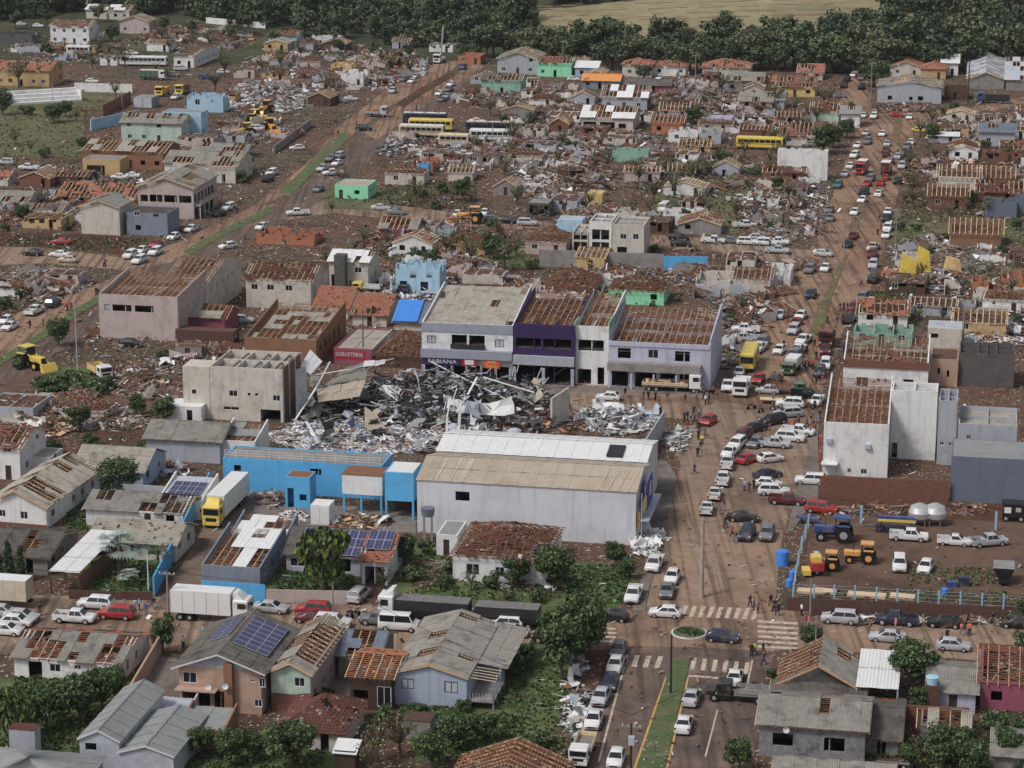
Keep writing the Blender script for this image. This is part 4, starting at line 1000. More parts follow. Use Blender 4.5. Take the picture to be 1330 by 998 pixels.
region('cross_street', [(-40, 772), (200, 776), (345, 779), (500, 786), (700, 796), (837, 792), (802, 842), (700, 852), (480, 850), (220, 846), (-40, 850)], .012, dirt_road)
region('cross_street', [(1008, 792), (1180, 800), (1370, 812), (1370, 868), (1180, 850), (1006, 844)], .0125, dirt_road)
region('side_street', [(640, 497), (790, 500), (934, 504), (914, 546), (760, 535), (640, 530)], .006, dirt_road)
region('side_street', [(680, 297), (862, 306), (930, 310), (1054, 326), (1036, 352), (930, 326), (862, 322), (680, 308)], .006, dirt_road)
region('side_street', [(-40, 320), (60, 322), (160, 335), (230, 316), (330, 270), (400, 256), (500, 265), (620, 280), (720, 290), (720, 300), (600, 294), (430, 277), (360, 288), (270, 330), (170, 352), (60, 342), (-40, 346)], .006, dirt_road)
region('ridge_road', [(1120, 148), (1250, 142), (1340, 124), (1340, 132), (1255, 152), (1205, 160), (1118, 160)], .016, red_road)
region('hilltop_street', [(1090, 150), (1093, 118), (1106, 90), (1124, 90), (1128, 118), (1135, 150)], .006, red_road)
region('left_avenue_lane', [(-40, 430), (60, 393), (130, 368), (200, 335), (262, 300), (330, 268), (395, 215), (440, 165), (500, 118), (545, 92), (575, 80), (604, 80), (560, 108), (500, 142), (452, 180), (418, 214), (366, 255), (300, 290), (200, 345), (100, 410), (0, 468), (-40, 486)], .022, red_road)
region('left_avenue_lane', [(-40, 510), (0, 478), (110, 412), (205, 350), (310, 291), (370, 258), (430, 214), (462, 182), (520, 140), (575, 108), (616, 82), (632, 86), (590, 120), (530, 165), (490, 200), (450, 240), (418, 262), (342, 300), (262, 342), (170, 395), (60, 470), (-40, 540)], .018, asphalt)
region('left_avenue_lane', [(470, 172), (512, 142), (575, 106), (616, 82), (628, 86), (580, 118), (520, 160), (490, 182)], .026, red_road)
# medians with kerbs
raised('median', [(815, 1040), (829, 990), (868, 875), (873, 856), (896, 856), (892, 876), (866, 990), (853, 1040)], .0, .13, median_m, kerb_m)
raised('median_strip', [(1050, 435), (1062, 400), (1082, 362), (1092, 340), (1101, 330), (1094, 352), (1080, 385), (1072, 420), (1064, 438)], 0, .10, ground_mat('worn_median', (112, 88, 70), (88, 88, 58), (96, 74, 60), .1, .08, .8, 3), kerb_m)
raised('median_strip', [(1101, 300), (1112, 272), (1122, 250), (1130, 250), (1122, 275), (1112, 300)], 0, .13, _m['worn_median'], kerb_m)
raised('median_strip', [(1132, 240), (1142, 210), (1150, 192), (1157, 192), (1152, 212), (1143, 240)], 0, .13, _m['worn_median'], kerb_m)
raised('median_strip', [(1156, 186), (1163, 158), (1172, 156), (1167, 186)], 0, .13, _m['worn_median'], kerb_m)
raised('median_strip', [(-20, 478), (66, 425), (100, 400), (130, 384), (138, 388), (104, 408), (70, 432), (-20, 488)], 0, .13, median_m, kerb_m)
raised('median_strip', [(236, 328), (290, 298), (350, 271), (356, 275), (300, 302), (246, 332)], 0, .13, median_m, kerb_m)
raised('median_strip', [(362, 252), (400, 215), (430, 184), (450, 170), (456, 176), (440, 194), (408, 224), (378, 254)], 0, .13, median_m, kerb_m)
raised('median_strip', [(514, 136), (540, 118), (585, 94), (592, 98), (550, 122), (524, 140)], 0, .10, bare_m, bare_m)
# pavements
raised('pavement', [(822, 792), (838, 735), (838, 640), (842, 598), (866, 600), (880, 622), (866, 682), (852, 737), (842, 770), (838, 793)], 0, .12, pavement, kerb_m)
raised('pavement', [(1064, 614), (1062, 570), (1068, 520), (1046, 600), (1032, 650), (1022, 690), (1030, 690), (1044, 668), (1062, 660)], 0, .12, pavement, kerb_m)
raised('pavement', [(725, 1040), (765, 925), (790, 850), (799, 850), (769, 930), (733, 1040)], 0, .12, bare_m, kerb_m)
raised('pavement', [(548, 497), (640, 500), (790, 504), (930, 508), (926, 516), (790, 512), (640, 509), (548, 506)], 0, .14, pavement, kerb_m)
raised('pavement', [(930, 512), (955, 468), (972, 440), (962, 440), (940, 470), (920, 512)], 0, .14, pavement, kerb_m)
# yellow kerb lines, white markings
def stripe(px, z, mat, name): region(name, px, z, mat)
stripe([(811, 1040), (825.5, 990), (864, 880), (866.5, 880), (828.5, 990), (815, 1040)], .022, paint_yellow, 'yellow_kerb_line')
stripe([(853.5, 1040), (866.5, 990), (892.5, 880), (895, 880), (869.5, 990), (857, 1040)], .022, paint_yellow, 'yellow_kerb_line')
def zebra(x0, x1, ya, yb, dy, n, lean, w=.55):
    for i in range(n):
        t = i/(n-1); x = x0+(x1-x0)*t; y0 = ya+dy*t; hw = (x1-x0)/(n-1)*w*.5
        region('crossing_stripe', [(x-hw, yb+dy*t), (x+hw, yb+dy*t), (x+hw+lean, y0), (x-hw+lean, y0)], .030, paint_white)
zebra(808, 853, 851, 866, 2, 4, 5, .45); zebra(899, 968, 855, 870, 6, 6, 3, .42)
zebra(886, 978, 787, 801, 4, 9, 5, .5)
for i in range(6): region('crossing_stripe', [(984+i*0, 806+i*6.5), (1036, 809+i*6.5), (1036, 812+i*6.5), (984, 809+i*6.5)], .030, paint_white)
for i in range(4): region('crossing_stripe', [(776, 815+i*5.5), (800, 816+i*5.5), (799, 818.5+i*5.5), (775, 817.5+i*5.5)], .030, paint_white)
region('stop_line', [(894, 877), (943, 880.5), (943, 883), (894, 879.5)], .030, paint_white)
region('lane_line', [(776, 990), (812, 856), (815, 856), (779, 990)], .030, paint_white)
region('lane_line', [(915, 983), (931, 922), (933, 922), (917.5, 983)], .030, paint_white)
region('lane_line', [(968, 895), (976, 858), (978.5, 858), (971, 895)], .030, paint_white)
region('road_stain', [(866, 560), (900, 552), (930, 520), (1055, 545), (1040, 640), (1000, 690), (930, 640), (900, 640)], .022, ground_mat('dust_patch', (132, 111, 95), (122, 100, 84), (104, 87, 76), .05, .06, .5, 2.6, .5))
# little round garden
rc = P(895, 823); b = MB(); b.cyl((0, 0, 0), (0, 0, .16), 2.1, 2.1, 28, wall_white); o = b.build('roundabout_kerb'); o.location = rc
tag(o, 'round planted island with white painted kerb in the middle of the crossing', 'roundabout')
b = MB(); b.cyl((0, 0, .12), (0, 0, .24), 1.96, 1.9, 24, median_m); b.build('soil', o)
lc = leaf_cloud([((R.uniform(-1.2, 1.2), R.uniform(-1.2, 1.2), .35), .55) for _ in range(9)], 900, .22, leaf_mats, (4, 5, 2), .4); lc.build('planting', o, kind='stuff')
# open ground: grass plots, earth plots, pitch, field
for nm, px, m in (
    ('grass_plot', [(640, 968), (700, 985), (728, 925), (760, 840), (780, 800), (690, 840), (660, 880), (610, 915), (520, 920), (540, 990)], grass_m),
    ('grass_plot', [(92, 768), (196, 770), (215, 725), (115, 722)], grass_m), ('grass_plot', [(346, 768), (452, 770), (480, 742), (352, 736)], grass_m),
    ('grass_plot', [(500, 775), (650, 790), (800, 800), (820, 735), (700, 725), (590, 712), (520, 712)], grass_m),
    ('grass_plot', [(-30, 990), (160, 1000), (190, 905), (230, 850), (160, 880), (-30, 882)], grass_m), ('grass_plot', [(230, 1040), (470, 1040), (440, 940), (230, 960)], grass_m),
    ('grass_plot', [(80, 700), (120, 690), (128, 640), (105, 640), (96, 665)], grass_m),
    ('bare_plot', [(140, 470), (232, 462), (232, 500), (238, 540), (0, 545), (0, 500), (60, 478)], yard_m), ('grass_plot', [(50, 506), (70, 476), (120, 478), (146, 500), (140, 514), (60, 512)], grass_m),
    ('bare_plot', [(120, 560), (232, 560), (232, 590), (90, 596)], bare_m), ('machinery_yard', [(1040, 760), (1052, 690), (1075, 655), (1370, 668), (1370, 775), (1050, 764)], yard_m),
    ('brick_scree', [(1062, 662), (1062, 644), (1340, 658), (1340, 680), (1070, 668)], bare_m),
    ('bare_plot', [(-30, 300), (60, 300), (190, 310), (198, 318), (160, 332), (60, 320), (-30, 318)], bare_m), ('grass_plot', [(-30, 200), (110, 205), (110, 150), (60, 110), (-30, 110)], pitch_m),
    ('football_pitch', [(78, 142), (140, 144), (158, 122), (98, 120)], pitch_m), ('grass_plot', [(420, 272), (478, 272), (540, 262), (545, 246), (425, 246)], pitch_m),
    ('overgrown_plot', [(500, 335), (680, 360), (690, 330), (640, 300), (560, 290), (500, 296)], grass_m), ('grass_plot', [(1160, 272), (1330, 290), (1330, 400), (1230, 380), (1160, 330), (1155, 300)], pitch_m),
    ('bare_plot', [(1240, 400), (1350, 405), (1350, 450), (1250, 440)], bare_m), ('bare_plot', [(600, 372), (700, 380), (690, 350), (600, 350)], bare_m),
    ('grass_plot', [(840, 300), (960, 305), (980, 220), (860, 215)], pitch_m), ('driveway', [(200, 792), (330, 792), (330, 640), (275, 640), (262, 690)], ground_mat('driveway_soil', (112, 94, 82), (98, 82, 72), (88, 80, 74), .03, .1, .6, 2)),
    ('driveway', [(166, 918), (235, 922), (238, 860), (200, 850)], pavement), ('blue_shop_yard', [(330, 665), (330, 655), (540, 660), (540, 705), (360, 700)], pavement), ('driveway', [(405, 925), (450, 935), (470, 880), (450, 840), (430, 850)], pavement),
    ('verge', [(1050, 800), (1060, 772), (1360, 790), (1360, 808), (1180, 800)], bare_m)):
    zi = globals().get('zi', 0)+1; region(nm, px, .033+zi*.0016, m)
# mown field on the far slope
b = MB(); NX, NY = 40, 10; pts = []
for j in range(NY+1):
    for i in range(NX+1):
        x = 700+i*(1200-700)/NX; lo = 46+6*sin(i*.7); hi = -14 if i > 8 else 4+(8-i)*1.5
        p = P(x, lo+(hi-lo)*j/NY); b.v.append((p.x, p.y, TZ(p.x, p.y)+.25))
k = b.mi(field_m)
for j in range(NY):
    for i in range(NX): a = j*(NX+1)+i; b.f.append((a, a+1, a+NX+2, a+NX+1)); b.m.append(k)
b.build('field', smooth=80, kind='structure')
# windrows of straw across the field
rows = MB()
for j in range(13):
    y = 4+j*3.4; pp = None
    for i in range(28):
        x = 700+i*16+R.uniform(-3, 3); yy = y-(i-14)*.42+R.uniform(-.5, .5)
        if yy < -6 or yy > 44: pp = None; continue
        p = P(x, yy)+Vector((0, 0, .3))
        if pp is not None and R.random() < .6: rows.bar(pp, p, .8, .25, M('straw', (150, 134, 106), var=.25, scale=.3) if j % 2 else M('stubble', (122, 106, 82), var=.25, scale=.3))
        pp = p
tag(rows.build('straw_rows', kind='stuff'), 'pale straw rows lying across the mown field on the far slope')
# far wood: one mass of many trees
def in_field(x, y):
    top = 18+10*sin(x*.02) if x < 760 else (18 - (x-760)*.2 if x < 860 else -20)
    bot = 32 if x < 740 else 40 if x < 930 else 40-(x-930)*.12 if x < 1180 else -20
    return 690 < x < 1180 and top < y < bot
def edge(x):
    E = [(-60, 36), (0, 33), (60, 24), (110, 18), (250, 30), (340, 44), (430, 56), (560, 66), (640, 78), (760, 88), (850, 96), (1000, 92), (1130, 98), (1250, 92), (1400, 86)]
    for (a, p), (c, q) in zip(E, E[1:]):
        if a <= x <= c: return p+(q-p)*(x-a)/(c-a)
    return 40
templ = []
for v in range(6):
    cs = [(Vector((cos(i*2.4)*2.2*R.uniform(.2, 1), sin(i*2.4)*2.2*R.uniform(.2, 1), 2+R.uniform(0, 5))), R.uniform(1.3, 2.2)) for i in range(10)]
    lb = leaf_cloud(cs, 420, .8, leaf_far, ((6, 4, 1), (5, 5, 2), (3, 6, 2), (2, 3, 6), (6, 3, 0), (4, 5, 3))[v]); lb.cyl((0, 0, 0), (0, 0, 6), .25, .1, 4, bark, False); templ.append(lb)
def stamp(dst, src, loc, s, rz):
    base = len(dst.v); c_, s_ = cos(rz)*s, sin(rz)*s; mm = [dst.mi(m) for m in src.mats]
    dst.v += [(loc.x+x*c_-y*s_, loc.y+x*s_+y*c_, loc.z+z*s) for x, y, z in src.v]
    dst.f += [tuple(i+base for i in f) for f in src.f]; dst.m += [mm[i] for i in src.m]
wood_mass = MB(); cnt = 0
while cnt < 1500:
    x = R.uniform(-60, 1390); y = R.uniform(-45, edge(x)-(16 if x > 640 else 2))
    if in_field(x, y+6): continue
    if 690 < x < 1150 and 8 < y < (40 if x < 930 else 40-(x-930)*.12)+20: continue
    if y > 30 and R.random() < .3: continue
    p = P(x, y); stamp(wood_mass, R.choice(templ), p, R.uniform(.5, 1.45), R.uniform(0, 6.28)); cnt += 1
tag(wood_mass.build('far_wood', kind='stuff'), 'dense dark green wood covering the slope behind the town')
# hillside scrub, so the slope reads as cover between the trees
# ================================================================ tree line at the back of the town
tl = []
x = 632
while x < 1345:
    yb = edge(x)+R.uniform(-5, 1); hp = R.uniform(24, 50) + (10 if 1000 < x < 1330 else 0) + (4 if 930 < x < 1000 else 0)
    tl.append(f"{x:.0f} {yb:.0f} f {hp:.0f} 1.15"); x += R.uniform(9, 14)
for xx, yy, hp in ((700, 80, 34), (820, 82, 40), (975, 86, 52), (1010, 86, 50), (1050, 90, 54), (1120, 92, 66), (1165, 90, 78), (1210, 88, 70), (1250, 84, 66), (1290, 84, 70), (1320, 90, 60)): tl.append(f"{xx} {yy} f {hp} 1.0")
def line_trees(rows, phrase):
    items = []
    for e in rows:
        f = e.split(); o = plant('far', float(f[0]), float(f[1]), None, float(f[3]), float(f[4]), group='tree line behind the town'); items.append((o, 'dark green tree', float(f[0]), 0))
    items.sort(key=lambda i: i[2])
    segs = {}
    for it in items:
        a = it[2]
        place = ('above the grey gabled house' if a < 720 else 'above the orange tarpaulin roof' if a < 800 else 'below the pale field, left part' if a < 880 else 'below the pale field, middle part' if a < 950 else 'under the right field end' if a < 1030 else
                 'behind the red tiled houses' if a < 1110 else 'behind the head of the hilltop street' if a < 1190 else 'behind the grey gabled hall' if a < 1260 else 'behind the ribbed shed')
        segs.setdefault(place, []).append(it)
    for place, seg in segs.items(): autolabel(seg, 'in the tree line '+place, 'left')
line_trees(tl, '')
trees('at the left forest edge above the wrecked houses', 'trees at the left forest edge', '20 38 f 26;60 32 f 24;128 30 f 26;180 34 f 22;214 42 f 22;250 44 f 20;300 52 f 20;356 58 f 20;400 62 f 22;440 68 f 20;486 72 f 20;530 76 f 22;600 78 f 24', 'left')

# ================================================================ far-left quarter
B('white house on stilts with torn roof, near the upper left corner', 66, 116, 58, 34, 10, 'gx', wall_m=wall_white, cover='tile', miss=.6, near=False)
B('long white roofed house against the wood at the upper left', 112, 168, 26, 13, 9, 'gx', wall_m=wall_beige, cover='metal', rmat=metal_white, miss=.3)
B('pinkish gabled house right of the long white roof', 156, 194, 44, 27, 8, 'gy', wall_m=wall_pink, cover='fibro', miss=.5)
B('grey roofed low house with white broken side wall by the coach', 226, 252, 88, 72, 26, 'gx', rise=1.2, wall_m=wall_white, cover='fibro', rmat=fibro_old, miss=.35)
B('ochre school building with orange tiled roof at the left edge', -20, 64, 112, 91, 12, 'gx', wall_m=wall_ochre, cover='tile', rmat=tile_orange, miss=.15)
B('roofless dark shed with red wreckage at the upper left edge', -12, 42, 60, 44, 8, 'open', wall_m=concrete_dark)
B('light blue block with flat roof beside the school yard', 212, 262, 181, 146, 6, 'flat', wall_m=wall_lblue, rmat=metal_dull, parapet=.2, win=[], swin=[(1, 2.2, .5, 2.6, 'o')])
B('light blue two storey wall with red rubble above, upper left', 243, 290, 146, 124, 6, 'open', wall_m=wall_lblue, ceil=redrubble, win=[(2.4, 3.8, 2, 3.6, 'g'), (7, 7.6, 3, 3.6, 'o')])
B('grey fibre cement roofed house with pale green gable, behind ochre shed', 158, 236, 186, 160, 9, 'gx', rise=1.8, wall_m=wall_palegreen, cover='fibro', rmat=fibro, miss=.25)
B('damaged brown house under a patchy white and grey roof', 110, 212, 219, 196, 12, 'gx', rise=1.6, wall_m=wall_brown, cover='fibro', rmat=fibro_b, miss=.3, rot=2)
B('open fronted ochre shed below the patchy grey roof', 108, 156, 228, 207, 6, 'flat', wall_m=wall_ochre, rmat=concrete, win=[(1, 5.5, 0, 2.4, 'o')], parapet=.2)
B('large pink two storey building with grey gable and balcony, left avenue', 180, 252, 284, 243, 17, 'gy', rise=2.1, wall_m=wall_pink, cover='fibro', rmat=fibro, miss=.05, near=True, over=.5,
  win=[(.6, 2.3, 3.6, 5.1, 'o'), (2.7, 5.6, 3.6, 5.2, 'o'), (6.0, 8.9, 3.6, 5.2, 'o'), (9.4, 12.2, 3.6, 5.2, 'o')], swin=[(i*2.4+.5, i*2.4+2.2, 3.5, 5.3, 'o') for i in range(6)]+[(i*3.6+.6, i*3.6+3.2, 0, 2.4, 'o') for i in range(4)])
pk, pw, ph = BLD['large pink two storey building with grey gable and balcony, left avenue'][:3]
bx('balcony', pk, (pw/2+.7, 8.5, 3.0), (1.4, 16, .2), wall_pink); bx('balcony_rail', pk, (pw/2+1.35, 8.5, 3.55), (.08, 16, .9), wall_pink)
for i in range(6): bx('column', pk, (pw/2+1.25, .8+i*3.1, 1.45), (.2, .2, 2.9), wall_pink)
B('plain beige block with grey mono roof beside the slate coloured block', 106, 156, 305, 268, 9, 'gy', rise=1.3, wall_m=wall_beige, cover='fibro', rmat=fibro, miss=.25, win=[], swin=[])
B('low slate coloured block with clothes strewn over its roof', 165, 218, 306, 277, 8, 'flat', wall_m=wall_bluegrey, rmat=interior, parapet=.3)
B('collapsed red tiled house left of the pink building', 76, 178, 268, 256, 12, 'gx', rise=2.2, wall_m=wall_brown, cover='tile', rmat=tile_orange, miss=.35)
B('grey roofed house behind the pink building', 214, 272, 232, 212, 12, 'gx', wall_m=wall_white, cover='fibro', rmat=fibro, miss=.15)
B('house with exposed orange rafters right behind the pink building', 272, 306, 238, 216, 14, 'gx', wall_m=wall_beige, cover='fibro', miss=.6)
B('low sheds with grey roofs and blue walls by the yellow machines', 250, 318, 206, 196, 8, 'gx', wall_m=wall_lblue, cover='fibro', rmat=fibro, miss=.15)
B('grey lean-to roof at the left edge by the tyre heap', -30, 34, 274, 262, 10, 'gx', wall_m=wall_grey, cover='fibro', rmat=fibro, miss=.1)
B('flattened house with dark and tan roof pieces at the left', 34, 76, 286, 276, 8, 'gx', wall_m=wall_grey, cover='fibro', rmat=fibro_old, miss=.5)
# grandstand and walls of the little stadium
gs = empty('grandstand', P(60, 134), -radians(GAZ)+.62); tag(gs, 'white stepped concrete grandstand beside the small green pitch', 'grandstand')
for i in range(4): bx('step', gs, (0, i*1.5, .3+i*.45), (20, 1.46, .6+i*.9), wall_white)
bx('side_wall', gs, (10.2, 2.5, 1.5), (.3, 6.5, 3), wall_white); bx('side_wall', gs, (-10.2, 2.5, 1.5), (.3, 6.5, 3), wall_white)
wallseg('white stained wall along the far side of the small pitch', (97, 119), (172, 121), 2.6, wall_white, .25)
wallseg('leaning brown board fence right of the small pitch', (134, 152), (170, 133), 3.2, wood_brown, .15, cat='fence', name='fence')
wallseg('curved pale blue wall below the small pitch', (118, 170), (180, 157), 3.0, wall_lblue, .3)
wallseg('white wall on the far left slope below the wood', (268, 31), (345, 38), 2.2, wall_white, .3)
wallseg('long brown concrete wall beside the left avenue', (356, 200), (404, 164), 2.0, concrete, .25)
ct = empty('shipping_container', P(186, 141), -radians(GAZ)); tag(ct, 'grey ribbed shipping container standing beside the yellow trucks', 'container')
bx('body', ct, (0, 3, 1.6), (5.4, 6.4, 2.9), metal_dull)
for i in range(12): bx('rib', ct, (-2.6+i*.47, -.23, 1.6), (.16, .06, 2.8), metal_grey)
for sx in (-1, 1): bx('door', ct, (sx*1.3, -.27, 1.6), (2.4, .04, 2.7), metal_grey)
bus('white and dark blue coach lying among wreckage near the wood', 187, 86, 95, 15, 'white', group=None)
bus('small white and blue bus beside the wall, upper left', 103, 72, 100, 8, 'white')
truck('yellow dump truck beside the container, left one', 211, 124, 'd', 7, 'yellow', 'tip', bmat=CARM['orange'], bh=1.6)
truck('yellow dump truck beside the container, right one', 237, 122, 'd', 7, 'yellow', 'tip', bmat=CARM['brown'], bh=1.6)
truck('green topped truck behind the white wall', 199, 104, 100, 8, 'white', 'box', bmat=CARM['green'], bh=2.0)
truck('dark long truck beside the red wreck at the upper left edge', 10, 52, 95, 12, 'darkblue', 'tip', bmat=metal_dark, bh=1.6)
B('small blue walled house with rust red roof under the wood', 349, 385, 58, 46, 8, 'gx', wall_m=wall_lblue, cover='tile', miss=.3)
B('roofless white shell of a house under the wood', 394, 438, 61, 49, 8, 'open', wall_m=wall_white)
B('roofless white shell with doorways beside the mud lane', 443, 472, 112, 95, 9, 'open', wall_m=wall_white)
B('low brown brick store at the head of the left avenue', 595, 624, 84, 73, 9, 'flat', wall_m=wall_orange, rmat=metal_dull)
B('ruined pink walled room among rubble left of the mud lane', 475, 500, 92, 80, 7, 'open', wall_m=wall_pink)
B('ruined ochre walled room among rubble, far left centre', 430, 456, 96, 84, 7, 'open', wall_m=wall_yellow)

# ================================================================ back rows, centre and right
B('teal house with small windows below the wood', 625, 676, 123, 104, 9, 'gx', rise=1.4, wall_m=wall_teal, cover='fibro', rmat=fibro_old, miss=.4)
B('grey gabled house with white trim below the wood', 646, 698, 97, 76, 14, 'gy', wall_m=wall_grey, cover='tile', rmat=fibro, miss=.25)
B('green house right of the grey gabled house', 698, 742, 100, 82, 9, 'gx', wall_m=wall_green, cover='tile', miss=.45)
B('small white house with bright white roof and blue front', 747, 776, 101, 88, 9, 'gx', wall_m=wall_paleblue, cover='metal', rmat=metal_white)
B('blue grey house under a bright orange tarpaulin', 756, 804, 116, 105, 9, 'gx', wall_m=wall_bluegrey, cover='metal', rmat=tarp_orange, near=True, cell=(2.5, 5))
B('red tiled house right of the orange tarpaulin', 808, 846, 100, 84, 9, 'hip', wall_m=wall_beige, cover='tile', rmat=tile_orange, miss=.1)
B('red tiled house beside the round dark tree in the back row', 848, 890, 99, 86, 8, 'hip', wall_m=wall_white, cover='tile', rmat=tile_orange, miss=.2)
B('low brown house with dark red porch and grey roof, back centre', 812, 870, 121, 111, 8, 'gx', rise=1.3, wall_m=wall_magenta, cover='fibro', rmat=fibro_old)
B('house with curled white roofing sheets, back centre', 782, 840, 143, 126, 10, 'gx', rise=2.6, wall_m=wall_grey, cover='metal', rmat=metal_white, miss=.45)
B('house with broad white roof over a dark verandah', 755, 822, 170, 153, 13, 'gx', rise=2.2, wall_m=wall_beige, cover='metal', rmat=metal_white, miss=.3, win=[(.5, 4, 0, 2.3, 'o'), (5, 9, 0, 2.3, 'o'), (10, 12, .8, 2, 'o')])
B('orange brick house with bare rafters, back centre', 846, 886, 175, 159, 9, 'gx', wall_m=wall_orange, cover=None, miss=1)
B('white walled ruin with two openings below the lilac roof', 868, 906, 186, 171, 8, 'open', wall_m=wall_white)
B('grey walled ruin with a teal shutter in the middle rows', 908, 936, 187, 172, 8, 'open', wall_m=wall_grey)
B('pale lilac walled shed in the middle rows', 918, 950, 165, 154, 6, 'flat', wall_m=wall_lilac, rmat=metal_grey, win=[])
B('broad orange tiled house in the back row', 912, 972, 103, 88, 12, 'hip', wall_m=wall_beige, cover='tile', rmat=tile_orange, miss=.12)
B('grey walled house with pale roof below the broad orange tiled one', 944, 990, 120, 105, 11, 'gx', wall_m=concrete, cover='fibro', rmat=fibro, miss=.1)
B('long low house with grey roof and pinkish wall in the middle rows', 960, 1002, 143, 132, 11, 'gx', wall_m=wall_pink, cover='fibro', rmat=fibro, miss=.08)
B('beige store with orange tile edge behind the grey long house', 980, 1005, 117, 106, 9, 'gx', wall_m=wall_beige, cover='tile', rmat=tile_orange, miss=.1)
B('yellow walled house with red tiled roof near the hilltop street', 1008, 1058, 126, 113, 11, 'gx', rise=2.4, wall_m=wall_yellow, cover='tile', rmat=tile_red, miss=.2)
B('red tiled house with white curved ridge cover', 1036, 1068, 104, 95, 10, 'gx', rise=2.2, wall_m=wall_beige, cover='tile', rmat=tile_orange, miss=.15)
B('long house with orange and grey striped roof by the hilltop street', 1054, 1096, 93, 80, 15, 'gy', wall_m=wall_beige, cover='tile', rmat=tile_orange, miss=.15)
B('white metal roofed shed left of the striped roof house', 1028, 1052, 84, 76, 7, 'gx', wall_m=wall_white, cover='metal', rmat=metal_white)
B('grey roofed house with small square windows near the hilltop street', 986, 1018, 142, 130, 10, 'gx', wall_m=wall_grey, cover='fibro', rmat=fibro)
B('pale green walled house with rust tiles beside the avenue head', 1053, 1089, 160, 145, 9, 'gx', rise=2, wall_m=wall_palegreen, cover='tile', rmat=tile_dark, miss=.35, win=[])
B('beige walled house with dark tile roof beside the yellow school bus', 1012, 1062, 190, 176, 10, 'gx', rise=2.6, wall_m=wall_beige, cover='tile', rmat=tile_red, miss=.35)
B('tan walled store right of the pale green house', 1092, 1116, 166, 148, 9, 'gx', wall_m=wall_white, cover='metal', rmat=metal_dull, miss=.1)
B('big plain white wall of a roofless store left of the avenue', 1009, 1074, 234, 195, 3, 'open', wall_m=wall_white, win=[], swin=[], ceil=redrubble)
B('low dark tiled house in front of the big white wall', 992, 1044, 236, 224, 8, 'gx', wall_m=wall_brown, cover='tile', rmat=tile_dark, miss=.4)
B('grey gabled hall with rust tiles at the head of the avenue', 1139, 1222, 134, 112, 13, 'gy', rise=1.6, wall_m=wall_grey, cover='tile', rmat=fibro, miss=.3, win=[(3, 4.2, .8, 2.0, 'o'), (9, 10, .8, 1.8, 'o'), (11.5, 13, .8, 2.0, 'o')])
B('orange tiled house behind the grey gabled hall, left', 1156, 1196, 100, 86, 12, 'gy', wall_m=wall_beige, cover='tile', rmat=tile_orange, miss=.1)
B('orange tiled house behind the grey gabled hall, right', 1196, 1228, 103, 90, 10, 'hip', wall_m=wall_ochre, cover='tile', rmat=tile_orange)
B('white sided shed with sloping roof behind the orange tiled houses', 1214, 1244, 98, 82, 12, 'gx', wall_m=wall_white, cover='metal', rmat=metal_white, miss=.15)
B('long ribbed grey shed with a dark slit down its roof', 1256, 1304, 116, 102, 55, 'gy', rise=1.8, wall_m=concrete, cover='metal', rmat=metal_grey, miss=.10, near=False, cell=(2.0, 2.2), win=[], swin=[])
B('brick workshop left of the long ribbed shed', 1226, 1256, 130, 116, 9, 'flat', wall_m=brick_brown, rmat=fibro_old)
B('wrecked shed with dangling white sheets at the right edge', 1306, 1342, 118, 104, 30, 'gx', wall_m=concrete, cover='metal', rmat=metal_grey, miss=.4, win=[], swin=[])
B('white sheet roofed kiosk beside the avenue head', 1206, 1244, 186, 177, 7, 'gx', rise=.5, wall_m=wall_grey, cover='metal', rmat=metal_white)
B('small white gabled house right of the avenue', 1232, 1270, 209, 193, 10, 'gy', wall_m=wall_white, cover='tile', rmat=tile_dark, miss=.2)
B('slate roofed house above the small white gabled house', 1272, 1318, 190, 172, 10, 'gx', wall_m=wall_grey, cover='fibro', rmat=metal_blue, miss=.15)
B('brown tiled shed at the right edge above the dark wreck', 1300, 1344, 205, 194, 9, 'gx', wall_m=wall_brown, cover='tile', rmat=tile_red, miss=.3)
B('house with brown battens and curved tile wreck right of the avenue', 1218, 1272, 246, 230, 9, 'gx', rise=2.2, wall_m=wall_beige, cover=None, miss=1)
B('low brick house with fan shaped rafters right of the avenue', 1206, 1256, 272, 254, 10, 'gx', rise=1.8, wall_m=brick, cover=None, miss=1)
B('long tile roofed row house at the right edge', 1268, 1345, 262, 250, 10, 'gx', rise=1.8, wall_m=brick, cover='tile', rmat=tile_dark, miss=.5)
B('dark slate walled shed at the right, behind the bushes', 1279, 1320, 283, 262, 6, 'open', wall_m=wall_slate, win=[])
B('slate walled shed touching the right edge', 1318, 1352, 282, 258, 6, 'flat', wall_m=wall_slate, rmat=metal_blue, win=[])
B('brown shed with broken white ridge beams in the grass', 1234, 1300, 322, 303, 9, 'gx', rise=2.4, wall_m=wall_brown, cover=None, miss=1, win=[])
B('orange walled roofless room at the right edge', 1300, 1350, 377, 360, 7, 'open', wall_m=wall_orange)
B('orange walled stub of a room beside the yellow machines', 1262, 1284, 382, 366, 6, 'open', wall_m=wall_orange)
B('white fronted ruin behind the yellow machinery', 1162, 1190, 347, 334, 6, 'open', wall_m=wall_beige)
B('brown rafter house at the right, above the slate sheds', 1244, 1316, 240, 230, 9, 'gx', rise=2, wall_m=brick, cover=None, miss=1, win=[])

